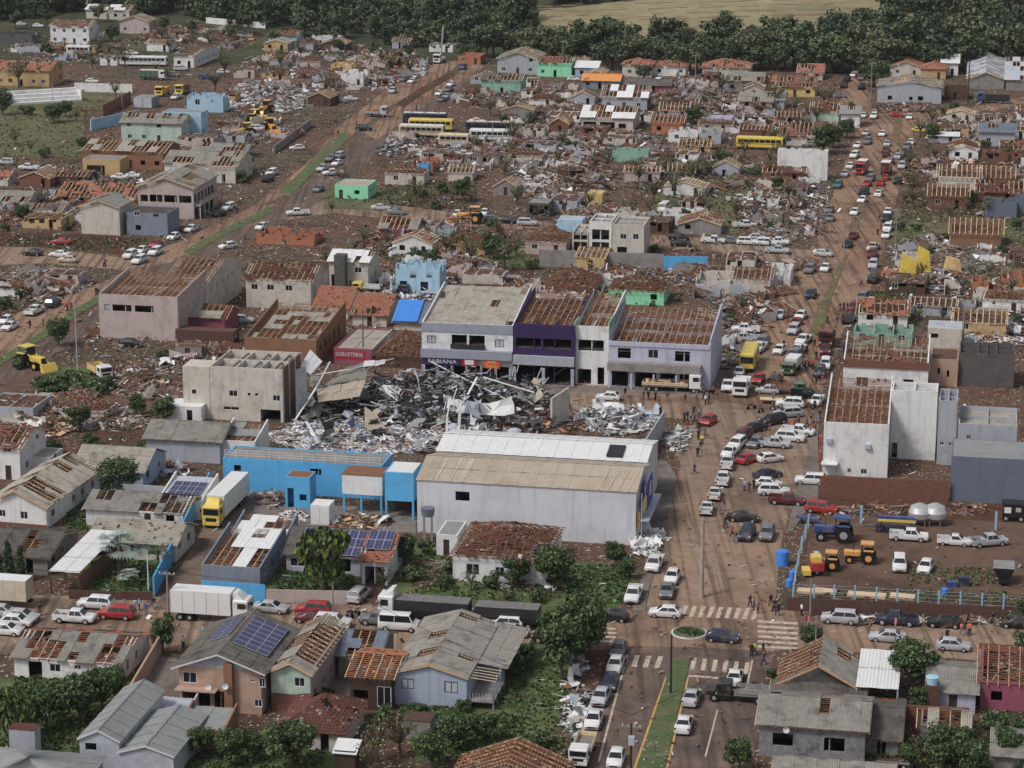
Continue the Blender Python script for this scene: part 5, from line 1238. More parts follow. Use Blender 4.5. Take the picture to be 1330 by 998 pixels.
# ================================================================ middle band
B('low turquoise arched wall ruin among rubble in the upper middle', 795, 842, 211, 195, 4, 'open', wall_m=wall_teal, win=[])
B('bright mint green roofless bungalow beside the left avenue', 435, 478, 259, 241, 8, 'flat', wall_m=wall_green, rmat=fibro_tan, parapet=.25, near=True, win=[(1.0, 1.9, 0, 2.1, 'd'), (4.6, 5.8, 1.2, 2.1, 'o')], swin=[(2, 3, 1.2, 2.1, 'o'), (5, 6, 1.2, 2.1, 'o')])
B('dark concrete box of a wrecked shop in the middle rubble', 684, 713, 282, 264, 6, 'flat', wall_m=concrete_dark, rmat=concrete, win=[(.6, 5, .3, 2.6, 'o')], parapet=.2)
B('white walled roofless bungalow left of the queue of white cars', 861, 914, 294, 278, 8, 'open', wall_m=wall_white, ceil=redrubble)
B('pink walled house with brown hip of battens, middle', 682, 735, 331, 314, 9, 'hip', rise=2.3, wall_m=wall_pink, cover=None, miss=1, near=True)
B('small pale blue shed with flat roof beside the three storey ruin', 724, 756, 305, 286, 5, 'flat', wall_m=wall_lblue, rmat=metal_grey, parapet=.15, win=[])
B('beige three storey ruin, tall middle block with gaping dark room', 765, 794, 331, 288, 9, 'flat', wall_m=wall_white, rmat=concrete, near=True, win=[(.6, 4.1, .2, 2.6, 'o'), (.6, 4.1, 3.1, 5.2, 'o')], parapet=.6)
B('beige ruin, right block with broken tile edge and small windows', 795, 836, 335, 292, 9, 'flat', wall_m=wall_beige, rmat=concrete, near=True, win=[(1, 3, .8, 2.2, 'o'), (1.6, 2.9, 3.8, 4.9, 'g'), (4.2, 5.4, 3.8, 5, 'g')], parapet=.5)
B('beige ruin, left balcony block open to the air', 743, 764, 330, 301, 8, 'flat', wall_m=wall_beige, rmat=concrete, near=True, win=[(.3, 3.1, .2, 2.5, 'o'), (.3, 3.1, 2.9, 4.6, 'o')], parapet=.7)
B('beige box room standing behind the three storey ruin', 800, 825, 296, 276, 7, 'open', wall_m=wall_beige)
B('yellow box standing alone in the rubble above the three storey ruin', 762, 782, 266, 252, 5, 'flat', wall_m=wall_yellow, rmat=wall_yellow, parapet=.1, win=[], swin=[])
wallseg('long grey block wall below the three storey ruin', (700, 346), (862, 352), 3.4, concrete, .25)
wallseg('bright blue painted wall panel in the middle of the rubble', (862, 352), (919, 353), 3.0, tarp_blue and wall_blue, .25)
B('orange walled ruin with blue doorway in the rubble', 535, 562, 224, 210, 7, 'open', wall_m=wall_orange)
B('small blue and white shell of a house next to the orange ruin', 541, 556, 229, 213, 3, 'open', wall_m=wall_blue)
B('reddish block with tilted grey roof slab below the two grey cars', 494, 540, 312, 297, 8, 'gx', rise=1.6, wall_m=wall_magenta, cover='fibro', rmat=fibro, miss=.35)
B('mauve walled room right of the tilted roof slab', 540, 566, 310, 293, 6, 'open', wall_m=wall_pink)
B('orange fronted shop shell with white debris on top', 333, 408, 318, 304, 7, 'open', wall_m=wall_orange, ceil=metal_white)
B('white two storey house with white sheet roof and grey tower', 428, 478, 374, 340, 9, 'gx', rise=1.3, wall_m=wall_beige, cover='metal', rmat=metal_white, miss=.25, near=True, win=[(.4, 2.4, 0, 2.5, 'o'), (5, 6.4, 3, 4.1, 'g')])
hw = BLD['white two storey house with white sheet roof and grey tower']; bx('tower', hw[0], (-1.3, -.6, 3.3), (2.1, 2.4, 6.6), concrete_dark)
B('light blue ruin with torn holes and hanging cloth', 514, 571, 382, 344, 6, 'open', wall_m=wall_lblue, near=True, win=[(.8, 2.2, 0, 2.4, 'o'), (2.8, 4, 3, 4.6, 'o'), (4.8, 6.3, .6, 2.4, 'o'), (6, 7, 3.2, 4.4, 'o')])
B('cream two storey house with brown battened roof, left centre', 320, 404, 401, 363, 11, 'gx', rise=2.0, wall_m=wall_beige, cover='tile', rmat=tile_dark, miss=.65, near=True, win=[(1, 2.3, 3.4, 4.5, 'g'), (4, 5.4, 3.4, 4.5, 'g'), (7.5, 8.9, 3.4, 4.5, 'g')], swin=[(2, 2.8, 3, 4.2, 'g')])
B('large pink block with open battened roof and dark ribbon windows', 130, 232, 441, 384, 16, 'in', rise=1.6, wall_m=wall_pink, cover=None, miss=1, near=True, win=[(1.0, 1.9, 5.0, 6.1, 's'), (2.5, 6.0, 4.9, 6.1, 'o'), (6.6, 10.0, 4.9, 6.1, 'o')], swin=[(1.5+i*3.4, 2.3+i*3.4, 4.4, 5.6, 'g') for i in range(4)])
B('cream and orange building under a long battened roof, behind pink block', 212, 264, 416, 372, 24, 'gx', rise=2.6, wall_m=wall_beige, cover=None, miss=1, near=True, swin=[(1.5+i*3.4, 2.3+i*3.4, 4.2, 5.4, 'g') for i in range(6)])
B('maroon walled house with broken pale roof beside the pink block', 236, 292, 434, 412, 8, 'gx', rise=1.4, wall_m=wall_magenta, cover='fibro', rmat=fibro_b, miss=.6, near=True, win=[])
B('dark red brick shed below the maroon house', 228, 304, 447, 430, 3, 'flat', wall_m=brick_brown, rmat=redrubble, win=[], parapet=.15)
B('small weathered plank shed under the dark red brick shed', 228, 262, 468, 452, 3, 'flat', wall_m=wood_grey, rmat=redrubble, parapet=.1)
B('brown walled hall with collapsed batten roof, left of the market', 318, 411, 474, 440, 20, 'in', rise=2.4, wall_m=wall_brown, cover='fibro', rmat=fibro_b, miss=.65, near=True, win=[], swin=[(2+i*3, 3.2+i*3, 2, 3.6, 'o') for i in range(5)])
B('red tiled house, left of two beside the blue tarpaulin', 408, 452, 414, 400, 12, 'gx', rise=2.6, wall_m=wall_beige, cover='tile', rmat=tile_orange, miss=.03, near=True)
B('red tiled house, right one next to the blue tarpaulin', 458, 502, 424, 409, 12, 'gx', rise=2.6, wall_m=wall_beige, cover='tile', rmat=tile_orange, miss=.06, near=True)
B('house under a blue tarpaulin and grey wavy roof', 512, 572, 430, 419, 11, 'gx', rise=2.4, wall_m=wall_beige, cover='metal', rmat=metal_blue, miss=.08, near=True)
r_, w_, h_, d_ = BLD['house under a blue tarpaulin and grey wavy roof']
slope(r_, (-w_/2-.3, -.45, h_+.14), (4.6, 0, 0), (0, d_/2, 2.5), cover='metal', mat=tarp_blue, cell=(2.3, 6), near=True)
rs, rw, rh = B('red fronted shop with cream flat roof beside the wrecked market', 434, 483, 474, 453, 15, 'flat', wall_m=wall_magenta, rmat=fibro_b, near=True, win=[], swin=[], parapet=.35, side_m=wall_beige)
lettering(rs, 'SORVETERIA', (-.6, -.06, rh*.62), .95, M('sign_lightblue', (130, 176, 200), var=.1), sx=.9); bx('sign_board', rs, (-.5, -.03, rh*.6), (rw*.8, .04, rh*.5), CARM['red'])
hd = B('dark hip of bare battens wrecked against the shop row', 488, 545, 478, 462, 10, 'hip', rise=3.0, wall_m=brick_brown, cover=None, miss=1, near=True, win=[])
B('green walled house under a brown hip of battens', 790, 862, 396, 378, 9, 'hip', rise=2.0, wall_m=wall_green, cover='tile', rmat=tile_dark, miss=.7, near=True)
B('collapsed batten roofed house left of the green walled one', 708, 772, 386, 372, 10, 'hip', rise=2.6, wall_m=brick, cover=None, miss=1, near=True)
B('beige ruin with white ceiling beams by the dirt avenue', 903, 948, 381, 364, 9, 'open', wall_m=wall_beige, ceil=fibro_b, near=True)
B('beige ruin with brown batten roof by the dirt avenue', 950, 1000, 380, 362, 9, 'gx', rise=1.2, wall_m=wall_beige, cover=None, miss=1, near=True)
B('grey shell of a house at the corner of avenue and cross lane', 1000, 1026, 372, 352, 8, 'open', wall_m=wall_white)

# ================================================================ shop row
sl_, sw_, sh_ = B('grey and white shop block, left part of the shop row', 548, 666, 494, 421, 19, 'in', rise=2.6, wall_m=wall_white, cover='metal', rmat=fibro_b, miss=.1, near=True, rot=-1, parapet=.6, cell=(1.4, 3.0), swin=[], cat='shop', name='shop',
   win=[(.9, 2.4, 6.0, 7.3, 's'), (5.0, 7.6, 5.5, 7.6, 'o'), (7.9, 10.5, 5.5, 7.6, 'o'), (12.2, 13.7, 5.8, 7.1, 's')]+[(.5+i*2.4, 2.5+i*2.4, .1, 2.5, 'o') for i in range(6)])
bx('fascia', sl_, (0, -.5, 4.5), (sw_, 1.0, 1.4), fascia_grey); bx('parapet_band', sl_, (0, -.06, sh_-.75), (sw_+.02, .1, 1.5), fascia_grey)
s1 = bx('shop_sign', sl_, (-sw_/2+3.5, -.75, 3.2), (6.6, .25, 1.15), wall_purple); lettering(sl_, 'FABIANA', (-sw_/2+3.6, -.9, 3.2), .95, frame_w, sx=1.25)
bx('shop_sign', sl_, (-sw_/2+8.1, -.75, 3.2), (2.5, .25, 1.25), CARM['red']); bx('sign_panel', sl_, (-sw_/2+8.1, -.9, 3.25), (1.5, .04, .8), wall_white)
bx('shop_sign', sl_, (-sw_/2+11.8, -.75, 3.1), (2.7, .25, 1.4), M('sign_orange', (206, 60, 30), var=.1)); ym = M('sign_yellow', (220, 170, 60), var=.05)
lettering(sl_, 'AM', (-sw_/2+11.7, -.9, 3.35), .8, ym, sx=1.3); lettering(sl_, 'IMOVEIS', (-sw_/2+11.8, -.9, 2.7), .44, ym, sx=1.1)
for i in range(7): bx('column', sl_, (-sw_/2+.2+i*(sw_-.4)/6, -.75, 1.35), (.3, .3, 2.5), fascia_grey)
for x in (5.0, 7.9): bx('balcony_rail', sl_, (-sw_/2+x+1.3, -.35, 5.7), (2.9, .05, .8), metal_dark)
sm_, mw_, mh_ = B('dark purple shop block with shattered front, middle of the shop row', 667, 746, 499, 422, 19, 'in', rise=2.0, wall_m=wall_purple, cover=None, miss=1, near=True, parapet=.8, swin=[], cat='shop', name='shop',
   win=[(.4, 4.5, 5.9, 7.6, 'o'), (4.9, 9.5, 5.9, 7.6, 'o'), (.5, 4.7, .1, 3.0, 'o'), (5.4, 9.3, .1, 3.0, 'o')])
bx('fascia', sm_, (0, -.35, 4.0), (mw_, .7, 1.5), wall_grey)
for i in range(3): bx('column', sm_, (-mw_/2+.25+i*(mw_-.5)/2, -.5, 1.4), (.5, .4, 2.8), wall_grey)
sw2, w2_, h2_ = B('white shop block with one wide window, between purple and lilac blocks', 746, 790, 500, 424, 19, 'in', rise=2.0, wall_m=wall_white, cover=None, miss=1, near=True, parapet=.8, swin=[], cat='shop', name='shop',
   win=[(.6, 4.8, 5.7, 7.5, 'o'), (.5, 2.8, .1, 2.6, 'o'), (3.8, 4.9, .1, 3.0, 'o')])
for rt, ww in ((sm_, mw_), (sw2, w2_)): bx('side_parapet', rt, (ww/2-.1, 9.6, 9.6), (.22, 18.6, 1.6), wall_teal)
sr_, rw_, rh_ = B('lilac shop block with open rafter roof, right end of the shop row', 790, 920, 505, 446, 17, 'in', rise=2.6, wall_m=wall_lilac, cover=None, miss=1, near=True, parapet=.5, cat='shop', name='shop',
   win=[(1.5, 3.6, 4.8, 6.5, 'o'), (6.4, 8.1, 5.0, 6.5, 'g'), (10.8, 13.2, 4.7, 6.4, 'o')]+[(.5, 3.2, .1, 2.6, 'o'), (4.3, 7.8, .1, 2.6, 'o'), (8.4, 11, .1, 2.6, 'o'), (11.6, 13.2, .1, 2.6, 'o')], frame=wood_pale)
bx('fascia', sr_, (-.6, -.8, 3.7), (rw_-1.2, 1.6, 1.3), concrete); bx('parapet_band', sr_, (0, -.08, rh_-.35), (rw_+.02, .14, .7), wall_lilac)
for i in range(5): bx('column', sr_, (-rw_/2+.3+i*(rw_-1.8)/4, -1.4, 1.35), (.3, .3, 2.7), wall_lilac)
b = MB(); b.poly([(rw_/2+.02, 0, 0), (rw_/2+.02, 17, 0), (rw_/2+.02, 17, rh_+3.1), (rw_/2+.02, 0, rh_+.9)], wall_lilac); b.poly([(rw_/2+.24, 0, 0), (rw_/2+.24, 17, 0), (rw_/2+.24, 17, rh_+3.1), (rw_/2+.24, 0, rh_+.9)], wall_lilac)
b.poly([(rw_/2+.02, 0, rh_+.9), (rw_/2+.02, 17, rh_+3.1), (rw_/2+.24, 17, rh_+3.1), (rw_/2+.24, 0, rh_+.9)], wall_lilac); b.poly([(rw_/2+.02, 0, 0), (rw_/2+.24, 0, 0), (rw_/2+.24, 0, rh_+.9), (rw_/2+.02, 0, rh_+.9)], wall_lilac); b.build('side_wall', sr_)

# ================================================================ beige block and collapsed market
bb, bw, bh = B('pale beige two storey block with raw brick side, beside the wreck', 274, 368, 547, 478, 11, 'flat', wall_m=wall_beige, rmat=concrete, near=True, parapet=1.2, side_m=brick, cat='building',
   win=[(3, 4.4, 3.8, 4.8, 'g'), (6, 6.5, 4.1, 4.5, 'o'), (7.2, 7.7, 4.1, 4.5, 'o'), (10, 11.2, 3.4, 4.4, 'g'), (2, 4.6, 1.6, 2.2, 'g'), (8, 11.2, 0, 2.0, 'o')], swin=[])
bx('left_wing', bb, (-bw/2-2.2, 2.2, bh/2-.1), (4.3, 4.4, bh-.2), wall_beige); bx('window', bb, (-bw/2-2.6, -.02, 4.3), (.6, .06, .6), glass_d)
for i in range(3): bx('roof_beam', bb, (-bw/2+3+i*3.4, 5.5, bh-.5), (.25, 10.4, .35), concrete)
for k, (z0, z1) in enumerate(((.0, 2.6), (3.0, 5.6))):
    for j in range(4): bx('pilaster', bb, (bw/2+.03, .3+j*3.4, bh/2), (.1, .3, bh), wall_lblue) if k == 0 else None
B('small white flat roofed annex left of the beige block', 217, 262, 548, 528, 4.5, 'flat', wall_m=wall_white, rmat=metal_white, near=True, parapet=.15, win=[(3.2, 4.1, .1, 1.9, 'o')], swin=[])
B('low grey house with patched grey roofs in front of the beige block', 190, 286, 600, 571, 8, 'gx', rise=1.6, wall_m=wall_grey, cover='fibro', rmat=fibro, miss=.06, near=True, win=[], swin=[])
B('white walled yard building right of the low grey house', 286, 332, 601, 573, 7, 'in', rise=1.2, wall_m=wall_white, cover='metal', rmat=metal_dull, miss=.2, near=True, parapet=.4, win=[], swin=[])
# wreck of the market
region('market_floor', [(388, 560), (410, 500), (548, 500), (740, 512), (742, 575), (560, 585), (400, 590)], .05, concrete_dark)
rubble('black twisted wreckage filling the collapsed market hall', 562, 528, 176, 31, 12500, 'dark', 4.4, 70, smat=[metal_dark, fibro, metal_grey, metal_dull, metal_dull], long=.55)
rubble('white shop goods and broken shelving spilled behind the railing', 486, 568, 130, 23, 6500, 'goods', 1.4, 26, big=.75)
rubble('brown and red rubble in the right part of the market wreck', 692, 548, 70, 26, 3800, 'tile', 1.6, 16, long=.55, big=.8)
rubble('white crumpled roofing heap between wreck and dirt avenue', 800, 546, 52, 20, 2200, 'white', 1.5, 44, smat=[metal_white, metal_white, metal_grey], ssize=(1.5, 4))
rubble('white crumpled sheets on the corner by the red hatchback', 885, 573, 22, 15, 500, 'white', .8, 16, smat=[metal_white, metal_grey], ssize=(1, 2.4))
rubble('white sheets and broken panels in front of the furniture shop', 842, 707, 22, 16, 500, 'white', .7, 80, smat=[metal_white, metal_white, wall_white], ssize=(1, 3.0), big=.8)
mk = empty('collapsed_market', P(530, 545), -radians(GAZ)); tag(mk, 'collapsed market hall with folded tan roof slabs and white wall panels', 'ruin')
inv = mk.matrix_basis.copy(); inv = (Matrix.Translation(mk.location) @ Matrix.Rotation(-radians(GAZ), 4, 'Z')).inverted()
def L_(x, y, z=0): return inv @ P(x, y, z)
def LZ(x, y, xg, yg):      # point above ground position (xg, yg) that shows at (x, y)
    g = P(xg, yg); h = 3.0
    for _ in range(5): h *= (yg-y)/max(.1, yg-proj(g+Vector((0, 0, h)))[1])
    return inv @ (g+Vector((0, 0, h)))
for i in range(16):                                         # bowed lattice trusses
    x, y = R.uniform(480, 700), R.uniform(512, 552); o = L_(x, y); a = R.uniform(0, 3.1); Ls = R.uniform(4, 9); hh = R.uniform(1.5, 4.5); tm = MB(); m_ = R.choice((metal_dark, metal_grey, metal_dark, concrete_dark)); pr = None
    for k in range(9):
        t = k/8; v = o+Vector((cos(a)*Ls*(t-.5), sin(a)*Ls*(t-.5), .3+hh*sin(pi*min(1, t*R.uniform(.9, 1.05)))))
        if pr is not None: tm.bar(pr, v, .1, .1, m_); tm.bar(pr+Vector((0, 0, .5)), v+Vector((0, 0, .5)), .08, .08, m_); tm.bar(pr, v+Vector((0, 0, .5)), .05, .05, m_)
        pr = v
    tm.build('bent_truss', mk)
def slabpart(name, q, mat, na, nb, corr=.07):      # roof slab from four corners, made of sheets
    p00, p10, p11, p01 = q
    for i in range(na):
        for j in range(nb):
            m = MB()
            def pp(a, b_): return (p00*(1-a)*(1-b_)+p10*a*(1-b_)+p11*a*b_+p01*(1-a)*b_)
            n = (p10-p00).cross(p01-p00).normalized(); k = 6; of = R.uniform(0, .15)
            for w__ in range(k):
                a0, a1 = (i+w__/k)/na, (i+(w__+1)/k)/na; z0, z1 = (corr if w__ % 2 else 0), (0 if w__ % 2 else corr)
                m.poly([pp(a0, j/nb)+n*(z0+of), pp(a1, j/nb)+n*(z1+of), pp(a1, (j+.98)/nb)+n*(z1+of), pp(a0, (j+.98)/nb)+n*(z0+of)], mat)
            m.build(name, mk)
slabpart('fallen_roof_sheet', (LZ(414, 524, 414, 550), LZ(466, 516, 468, 548), LZ(470, 493, 476, 530), LZ(414, 506, 412, 536)), fibro_tan, 6, 2)
slabpart('fallen_roof_sheet', (LZ(424, 502, 420, 532), LZ(474, 492, 476, 528), LZ(472, 470, 480, 512), LZ(452, 478, 450, 515)), fibro, 5, 2)
slabpart('fallen_roof_sheet', (LZ(474, 560, 474, 572), LZ(500, 558, 502, 570), LZ(488, 540, 490, 556), LZ(474, 528, 474, 548)), fibro_tan, 3, 3)
slabpart('fallen_roof_sheet', (LZ(386, 478, 390, 530), LZ(400, 488, 404, 532), LZ(418, 470, 420, 520), LZ(404, 455, 404, 515)), metal_white, 3, 2)
slabpart('fallen_roof_sheet', (LZ(470, 478, 472, 520), LZ(498, 474, 500, 516), LZ(500, 468, 502, 510), LZ(474, 470, 474, 512)), metal_white, 4, 1)
slabpart('fallen_roof_sheet', (LZ(492, 505, 492, 535), LZ(518, 522, 516, 545), LZ(522, 502, 522, 530), LZ(498, 500, 498, 530)), metal_white, 3, 1)
slabpart('fallen_roof_sheet', (LZ(386, 540, 386, 555), LZ(388, 480, 386, 555), LZ(404, 476, 400, 545), LZ(402, 520, 402, 545)), metal_grey, 3, 2)
for (a, g0, c, g1, w_) in (((580, 572), 580, (586, 516), 578, .5), ((592, 568), 578, (598, 524), 575, .9), ((590, 540), 550, (594, 504), 548, .35), ((612, 552), 562, (608, 520), 560, .4), ((384, 545), 550, (430, 470), 530, .5),
     ((592, 500), 520, (660, 488), 520, .4), ((628, 490), 540, (694, 510), 545, .7), ((404, 488), 530, (512, 466), 510, .6), ((398, 548), 560, (440, 600), 600, .6), ((620, 490), 535, (590, 540), 555, .5), ((560, 470), 500, (660, 520), 545, .35)):
    pa, pc = LZ(a[0], a[1], a[0], g0), LZ(c[0], c[1], c[0], g1); pm = pa.lerp(pc, R.uniform(.4, .6))+Vector((R.uniform(-.4, .4), R.uniform(-.4, .4), R.uniform(-.7, .1)))
    beam('bent_wall_panel', mk, pa, pm, w_*.6, .1, metal_white); beam('bent_wall_panel', mk, pm, pc, w_*.5, .1, metal_grey if R.random() < .4 else metal_white)
for i in range(120):                                         # tangled steel trusses
    x, y = R.uniform(480, 720), R.uniform(490, 545); a = LZ(x, y-R.uniform(4, 14), x, y+14); c = a+Vector((R.uniform(-3.5, 3.5), R.uniform(-3, 3), R.uniform(-1.6, 1.2))); beam('steel_beam', mk, a, c, .1, .14, R.choice((metal_dark, metal_dark, metal_grey, concrete_dark)))
for i in range(70):
    x, y = R.uniform(400, 720), R.uniform(500, 585); bent('torn_sheet', mk, LZ(x, y-R.uniform(2, 10), x, y+8), R.uniform(1.2, 3.2), R.choice((metal_white, fibro_tan, metal_grey, metal_blue, metal_dull, metal_dull, fibro, metal_dark)))
bent('torn_sheet', mk, LZ(640, 532, 640, 556), 6, metal_white, Matrix.Rotation(.3, 3, 'Z') @ Matrix.Rotation(.9, 3, 'X'), 1, .6); bent('torn_sheet', mk, LZ(612, 530, 612, 556), 3.5, metal_grey, Matrix.Rotation(1.2, 3, 'X'), 2)
rubble('pale folded sheets heaped behind the white roofed bay', 612, 566, 26, 9, 400, 'white', 1.6, 26, smat=[metal_white, metal_grey], ssize=(1.2, 2.8))
wallseg('standing tan stub of wall right of the market wreck', (716, 560), (738, 546), 5.2, wall_beige, .3)
wallseg('grey yard wall leading from the grey hall to the corner', (832, 610), (862, 562), 3.4, wall_grey, .25)

# ================================================================ grey hall and blue compound
gh, gw, ghh = B('large grey walled hall with tan sheet roof', 541, 824, 700, 632, 13, 'gx', rise=1.5, wall_m=wall_hall, cover='metal', rmat=fibro_tan, miss=0, near=True, over=.15, cell=(1.15, 3.4), win=[(5.2, 7.1, 4.7, 6.0, 'o')], swin=[(3, 5, .2, 2.6, 'o'), (7, 10, .2, 2.6, 'o')], cat='building', name='hall', rot=.3)
for i in range(4): beam('roof_lath', gh, (gw/2-5+i*1.3, -.1, ghh+.16), (gw/2-4.2+i*1.3, 5.5, ghh+1.45), .07, .06, wood_pale)
for f in (.09, .155, .2, .21): beam('roof_joint', gh, (-gw/2+gw*f, -.2, ghh+.17), (-gw/2+gw*f+.2, 6, ghh+1.5), .08, .04, metal_white)
bx('sign_board', gh, (gw/2+.85, 6.5, 5.6), (.16, 5.2, 3.6), M('sign_blue', (58, 62, 140), var=.15)); bx('sign_board', gh, (gw/2+.85, 2.4, 5.0), (.16, 2.6, 1.6), CARM['yellow']); bx('sign_panel', gh, (gw/2+.95, 6.8, 5.9), (.05, 1.6, 1.8), CARM['beige'])
bx('sign_board', gh, (gw/2+.3, .8, 3.2), (.3, .6, 2.4), CARM['orange'])
for i in range(3): bx('sign_post', gh, (gw/2+.7, .6+i*3, 3.5), (.1, .1, 7), metal_grey)
bx('canopy', gh, (gw/2+.9, 6.5, 3.3), (1.6, 12, .2), metal_grey)
gb, gbw, gbh = B('white roofed bay right behind the tan roof of the grey hall', 566, 838, 655, 594, 11, 'gx', rise=1.0, wall_m=wall_hall, cover='metal', rmat=metal_white, miss=0, near=True, over=.1, cell=(1.2, 5.4), win=[], swin=[], cat='building', name='hall', rot=.3)
bx('roof_opening', gb, (gbw/2-4.6, 2.5, gbh+.75), (2.2, 3.6, .12), metal_dark, Matrix.Rotation(radians(10), 3, 'X'))
wt = empty('water_tower', P(556, 702), 0); tag(wt, 'dark water tank on concrete legs against the grey hall', 'water tank')
for sx in (-1, 1):
    for sy in (-1, 1): bx('leg', wt, (sx*.5, sy*.5, 1.7), (.25, .25, 3.4), concrete)
b = MB(); b.cyl((0, 0, 3.4), (0, 0, 4.5), .8, .95, 12, metal_blue); b.build('tank', wt)
bl, blw, blh = B('long bright blue building with railing along its flat roof', 290, 496, 643, 600, 6, 'flat', wall_m=wall_blue, rmat=concrete, near=True, parapet=.2, win=[(12.6, 14.2, 2.9, 3.9, 'o'), (1.6, 2.6, 2.4, 3.8, 'o')], swin=[], cat='building', name='building')
for i in range(15): bx('railing_post', bl, (-blw/2+.3+i*(blw-.6)/14, .1, blh+.55), (.07, .07, 1.1), frame_w)
for z in (.4, .75, 1.1): bx('rail', bl, (0, .1, blh+z), (blw-.5, .05, .05), frame_w)
bc, bcw, bch = B('little bright blue cabin with a dark doorway, in the blue yard', 371, 403, 661, 620, 3.2, 'flat', wall_m=wall_blue, rmat=wood_brown, near=True, parapet=.1, win=[(.3, 1.2, .1, 2.9, 'o'), (2.0, 3.0, 1.2, 2.1, 'o')], swin=[], cat='cabin', name='cabin')
wb_ = empty('balcony_room', P(471, 668), -radians(GAZ)); tag(wb_, 'white box room raised on blue columns in the blue yard', 'building')
bx('wall', wb_, (0, 2, 4.1), (5.6, 4, 2.7), wall_white); bx('roof_slab', wb_, (0, 2, 5.52), (5.7, 4.1, .12), wood_brown)
for sx in (-2.6, -.2, 2.6): bx('column', wb_, (sx, .2, 1.4), (.25, .25, 2.75), wall_blue)
bk = empty('blue_block', P(519, 675), -radians(GAZ)); tag(bk, 'bright blue block with white roof standing on pillars beside the grey hall', 'building')
bx('wall', bk, (0, 2.5, 4.6), (4.0, 5, 4.0), wall_blue); bx('roof_slab', bk, (.1, 2.5, 6.65), (3.6, 4.6, .1), metal_white)
for sx in (-1.85, 1.85): bx('column', bk, (sx, .2, 1.3), (.25, .3, 2.6), wall_blue)
bx('back_wall', bk, (0, 4.7, 1.3), (3.6, .2, 2.6), brick_brown)
wc = empty('container', P(416, 683), -radians(GAZ)); tag(wc, 'white steel cabinet container in the blue yard', 'container')
bx('body', wc, (0, 1.4, 1.45), (2.6, 2.8, 2.8), wall_white); bx('door', wc, (-.65, -.02, 1.4), (1.2, .05, 2.5), metal_white); bx('door', wc, (.65, -.02, 1.4), (1.2, .05, 2.5), metal_white)
rubble('brown stock and boxes piled against the blue wall', 352, 650, 18, 12, 260, 'mix', 1.6, 2, big=.9); rubble('broken boards and sheets on the floor of the blue yard', 465, 680, 44, 12, 500, 'wood', .35, 5, smat=[metal_white], big=.9); rubble('boxes and red crates beside the white container', 384, 672, 14, 9, 200, 'goods', 1.2, 1, big=.9)
wallseg('long bright blue wall running back beside the driveway', (200, 775), (273, 636), 2.6, wall_blue, .2)
wallseg('low bright blue fence beside the white box truck', (262, 776), (345, 782), 2.2, wall_blue, .15, name='fence', cat='fence')
wallseg('grey pink garden wall in front of the willow garden', (346, 782), (452, 784), 1.6, wall_pink, .2)
wallseg('dark brown low wall in front of the palm garden', (90, 778), (198, 780), 1.1, brick_brown, .2)

# ================================================================ houses on the left of the foreground street
B('white walled house with broken tiles and grey sheets, far left', -16, 61, 684, 655, 18, 'gy', rise=2.0, wall_m=wall_white, cover='fibro', rmat=fibro_b, miss=.4, near=True, rot=3, base=(.5, brick), win=[(1.7, 2.7, 1.2, 2.2, 'g'), (4.8, 5.9, 1.1, 2.2, 'g')])
B('white building with grey windows cut by the left edge', -40, 27, 622, 580, 10, 'gx', wall_m=wall_white, cover='tile', rmat=tile_red, miss=.5, near=True)
B('pale blue house with wide cream fibre cement roof behind the tree', 96, 186, 634, 611, 10, 'gx', rise=2.0, wall_m=wall_paleblue, cover='fibro', rmat=fibro_b, near=True)
B('small white store shed behind the broken tiled house', 34, 66, 612, 594, 5, 'flat', wall_m=wall_white, rmat=fibro_b, near=True, parapet=.1, win=[])
wallseg('grey rendered compound wall behind the dark tree', (146, 655), (222, 660), 3.0, wall_grey, .2)
B('pale roofed shed with solar panels beside the yellow truck', 205, 262, 674, 650, 8, 'in', rise=1.0, wall_m=wall_white, cover='metal', rmat=metal_grey, near=True, parapet=.1, win=[], swin=[])
q_ = BLD['pale roofed shed with solar panels beside the yellow truck']; panels(q_[0], (-q_[1]/2+.8, 1.2, q_[2]+.12), (4.6, 0, 0), (0, 4.6, .6), 4, 3, lift=.15)
B('house with missing roof sheets showing dark battens, behind palm house', 112, 238, 686, 664, 8, 'gx', rise=1.3, wall_m=wall_white, cover='fibro', rmat=fibro, miss=.22, near=True, batten=wood_dark, ceil=concrete_dark)
B('tan house with long grey tile roof behind the silver palm', 118, 228, 727, 704, 8, 'gx', rise=1.6, wall_m=wall_beige, cover='tile', rmat=fibro_b, near=True, win=[(.5, 2.6, 0, 2.1, 'o'), (5.3, 6.8, .9, 2.0, 'g'), (8, 9.5, .8, 2.0, 'g')])
cp = empty('carport', P(86, 772), -radians(GAZ)); tag(cp, 'long white sheet metal carport roof beside the palm garden', 'carport')
slope(cp, (-2.2, 0, 2.8), (4.0, 0, 0), (0, 15, .5), cover='metal', mat=metal_white, near=True, cell=(1.0, 5))
for sx in (-2, 1.6):
    for sy in (.2, 5, 10): bx('post', cp, (sx, sy, 1.35), (.2, .2, 2.8), brick_brown)
bx('back_wall', cp, (1.7, 7.5, 1.1), (.2, 14, 2.2), brick)
B('low old grey roofed house behind the three cypresses', -20, 62, 745, 722, 11, 'gx', rise=1.5, wall_m=concrete, cover='fibro', rmat=fibro_old, miss=.05, near=True)
h1, h1w, h1h = B('slate walled house with white ceiling sheets on open rafters', 262, 338, 762, 736, 12, 'in', rise=1.4, wall_m=wall_bluegrey, cover='metal', rmat=metal_white, miss=.42, near=True, parapet=.3, win=[], cell=(2, 3))
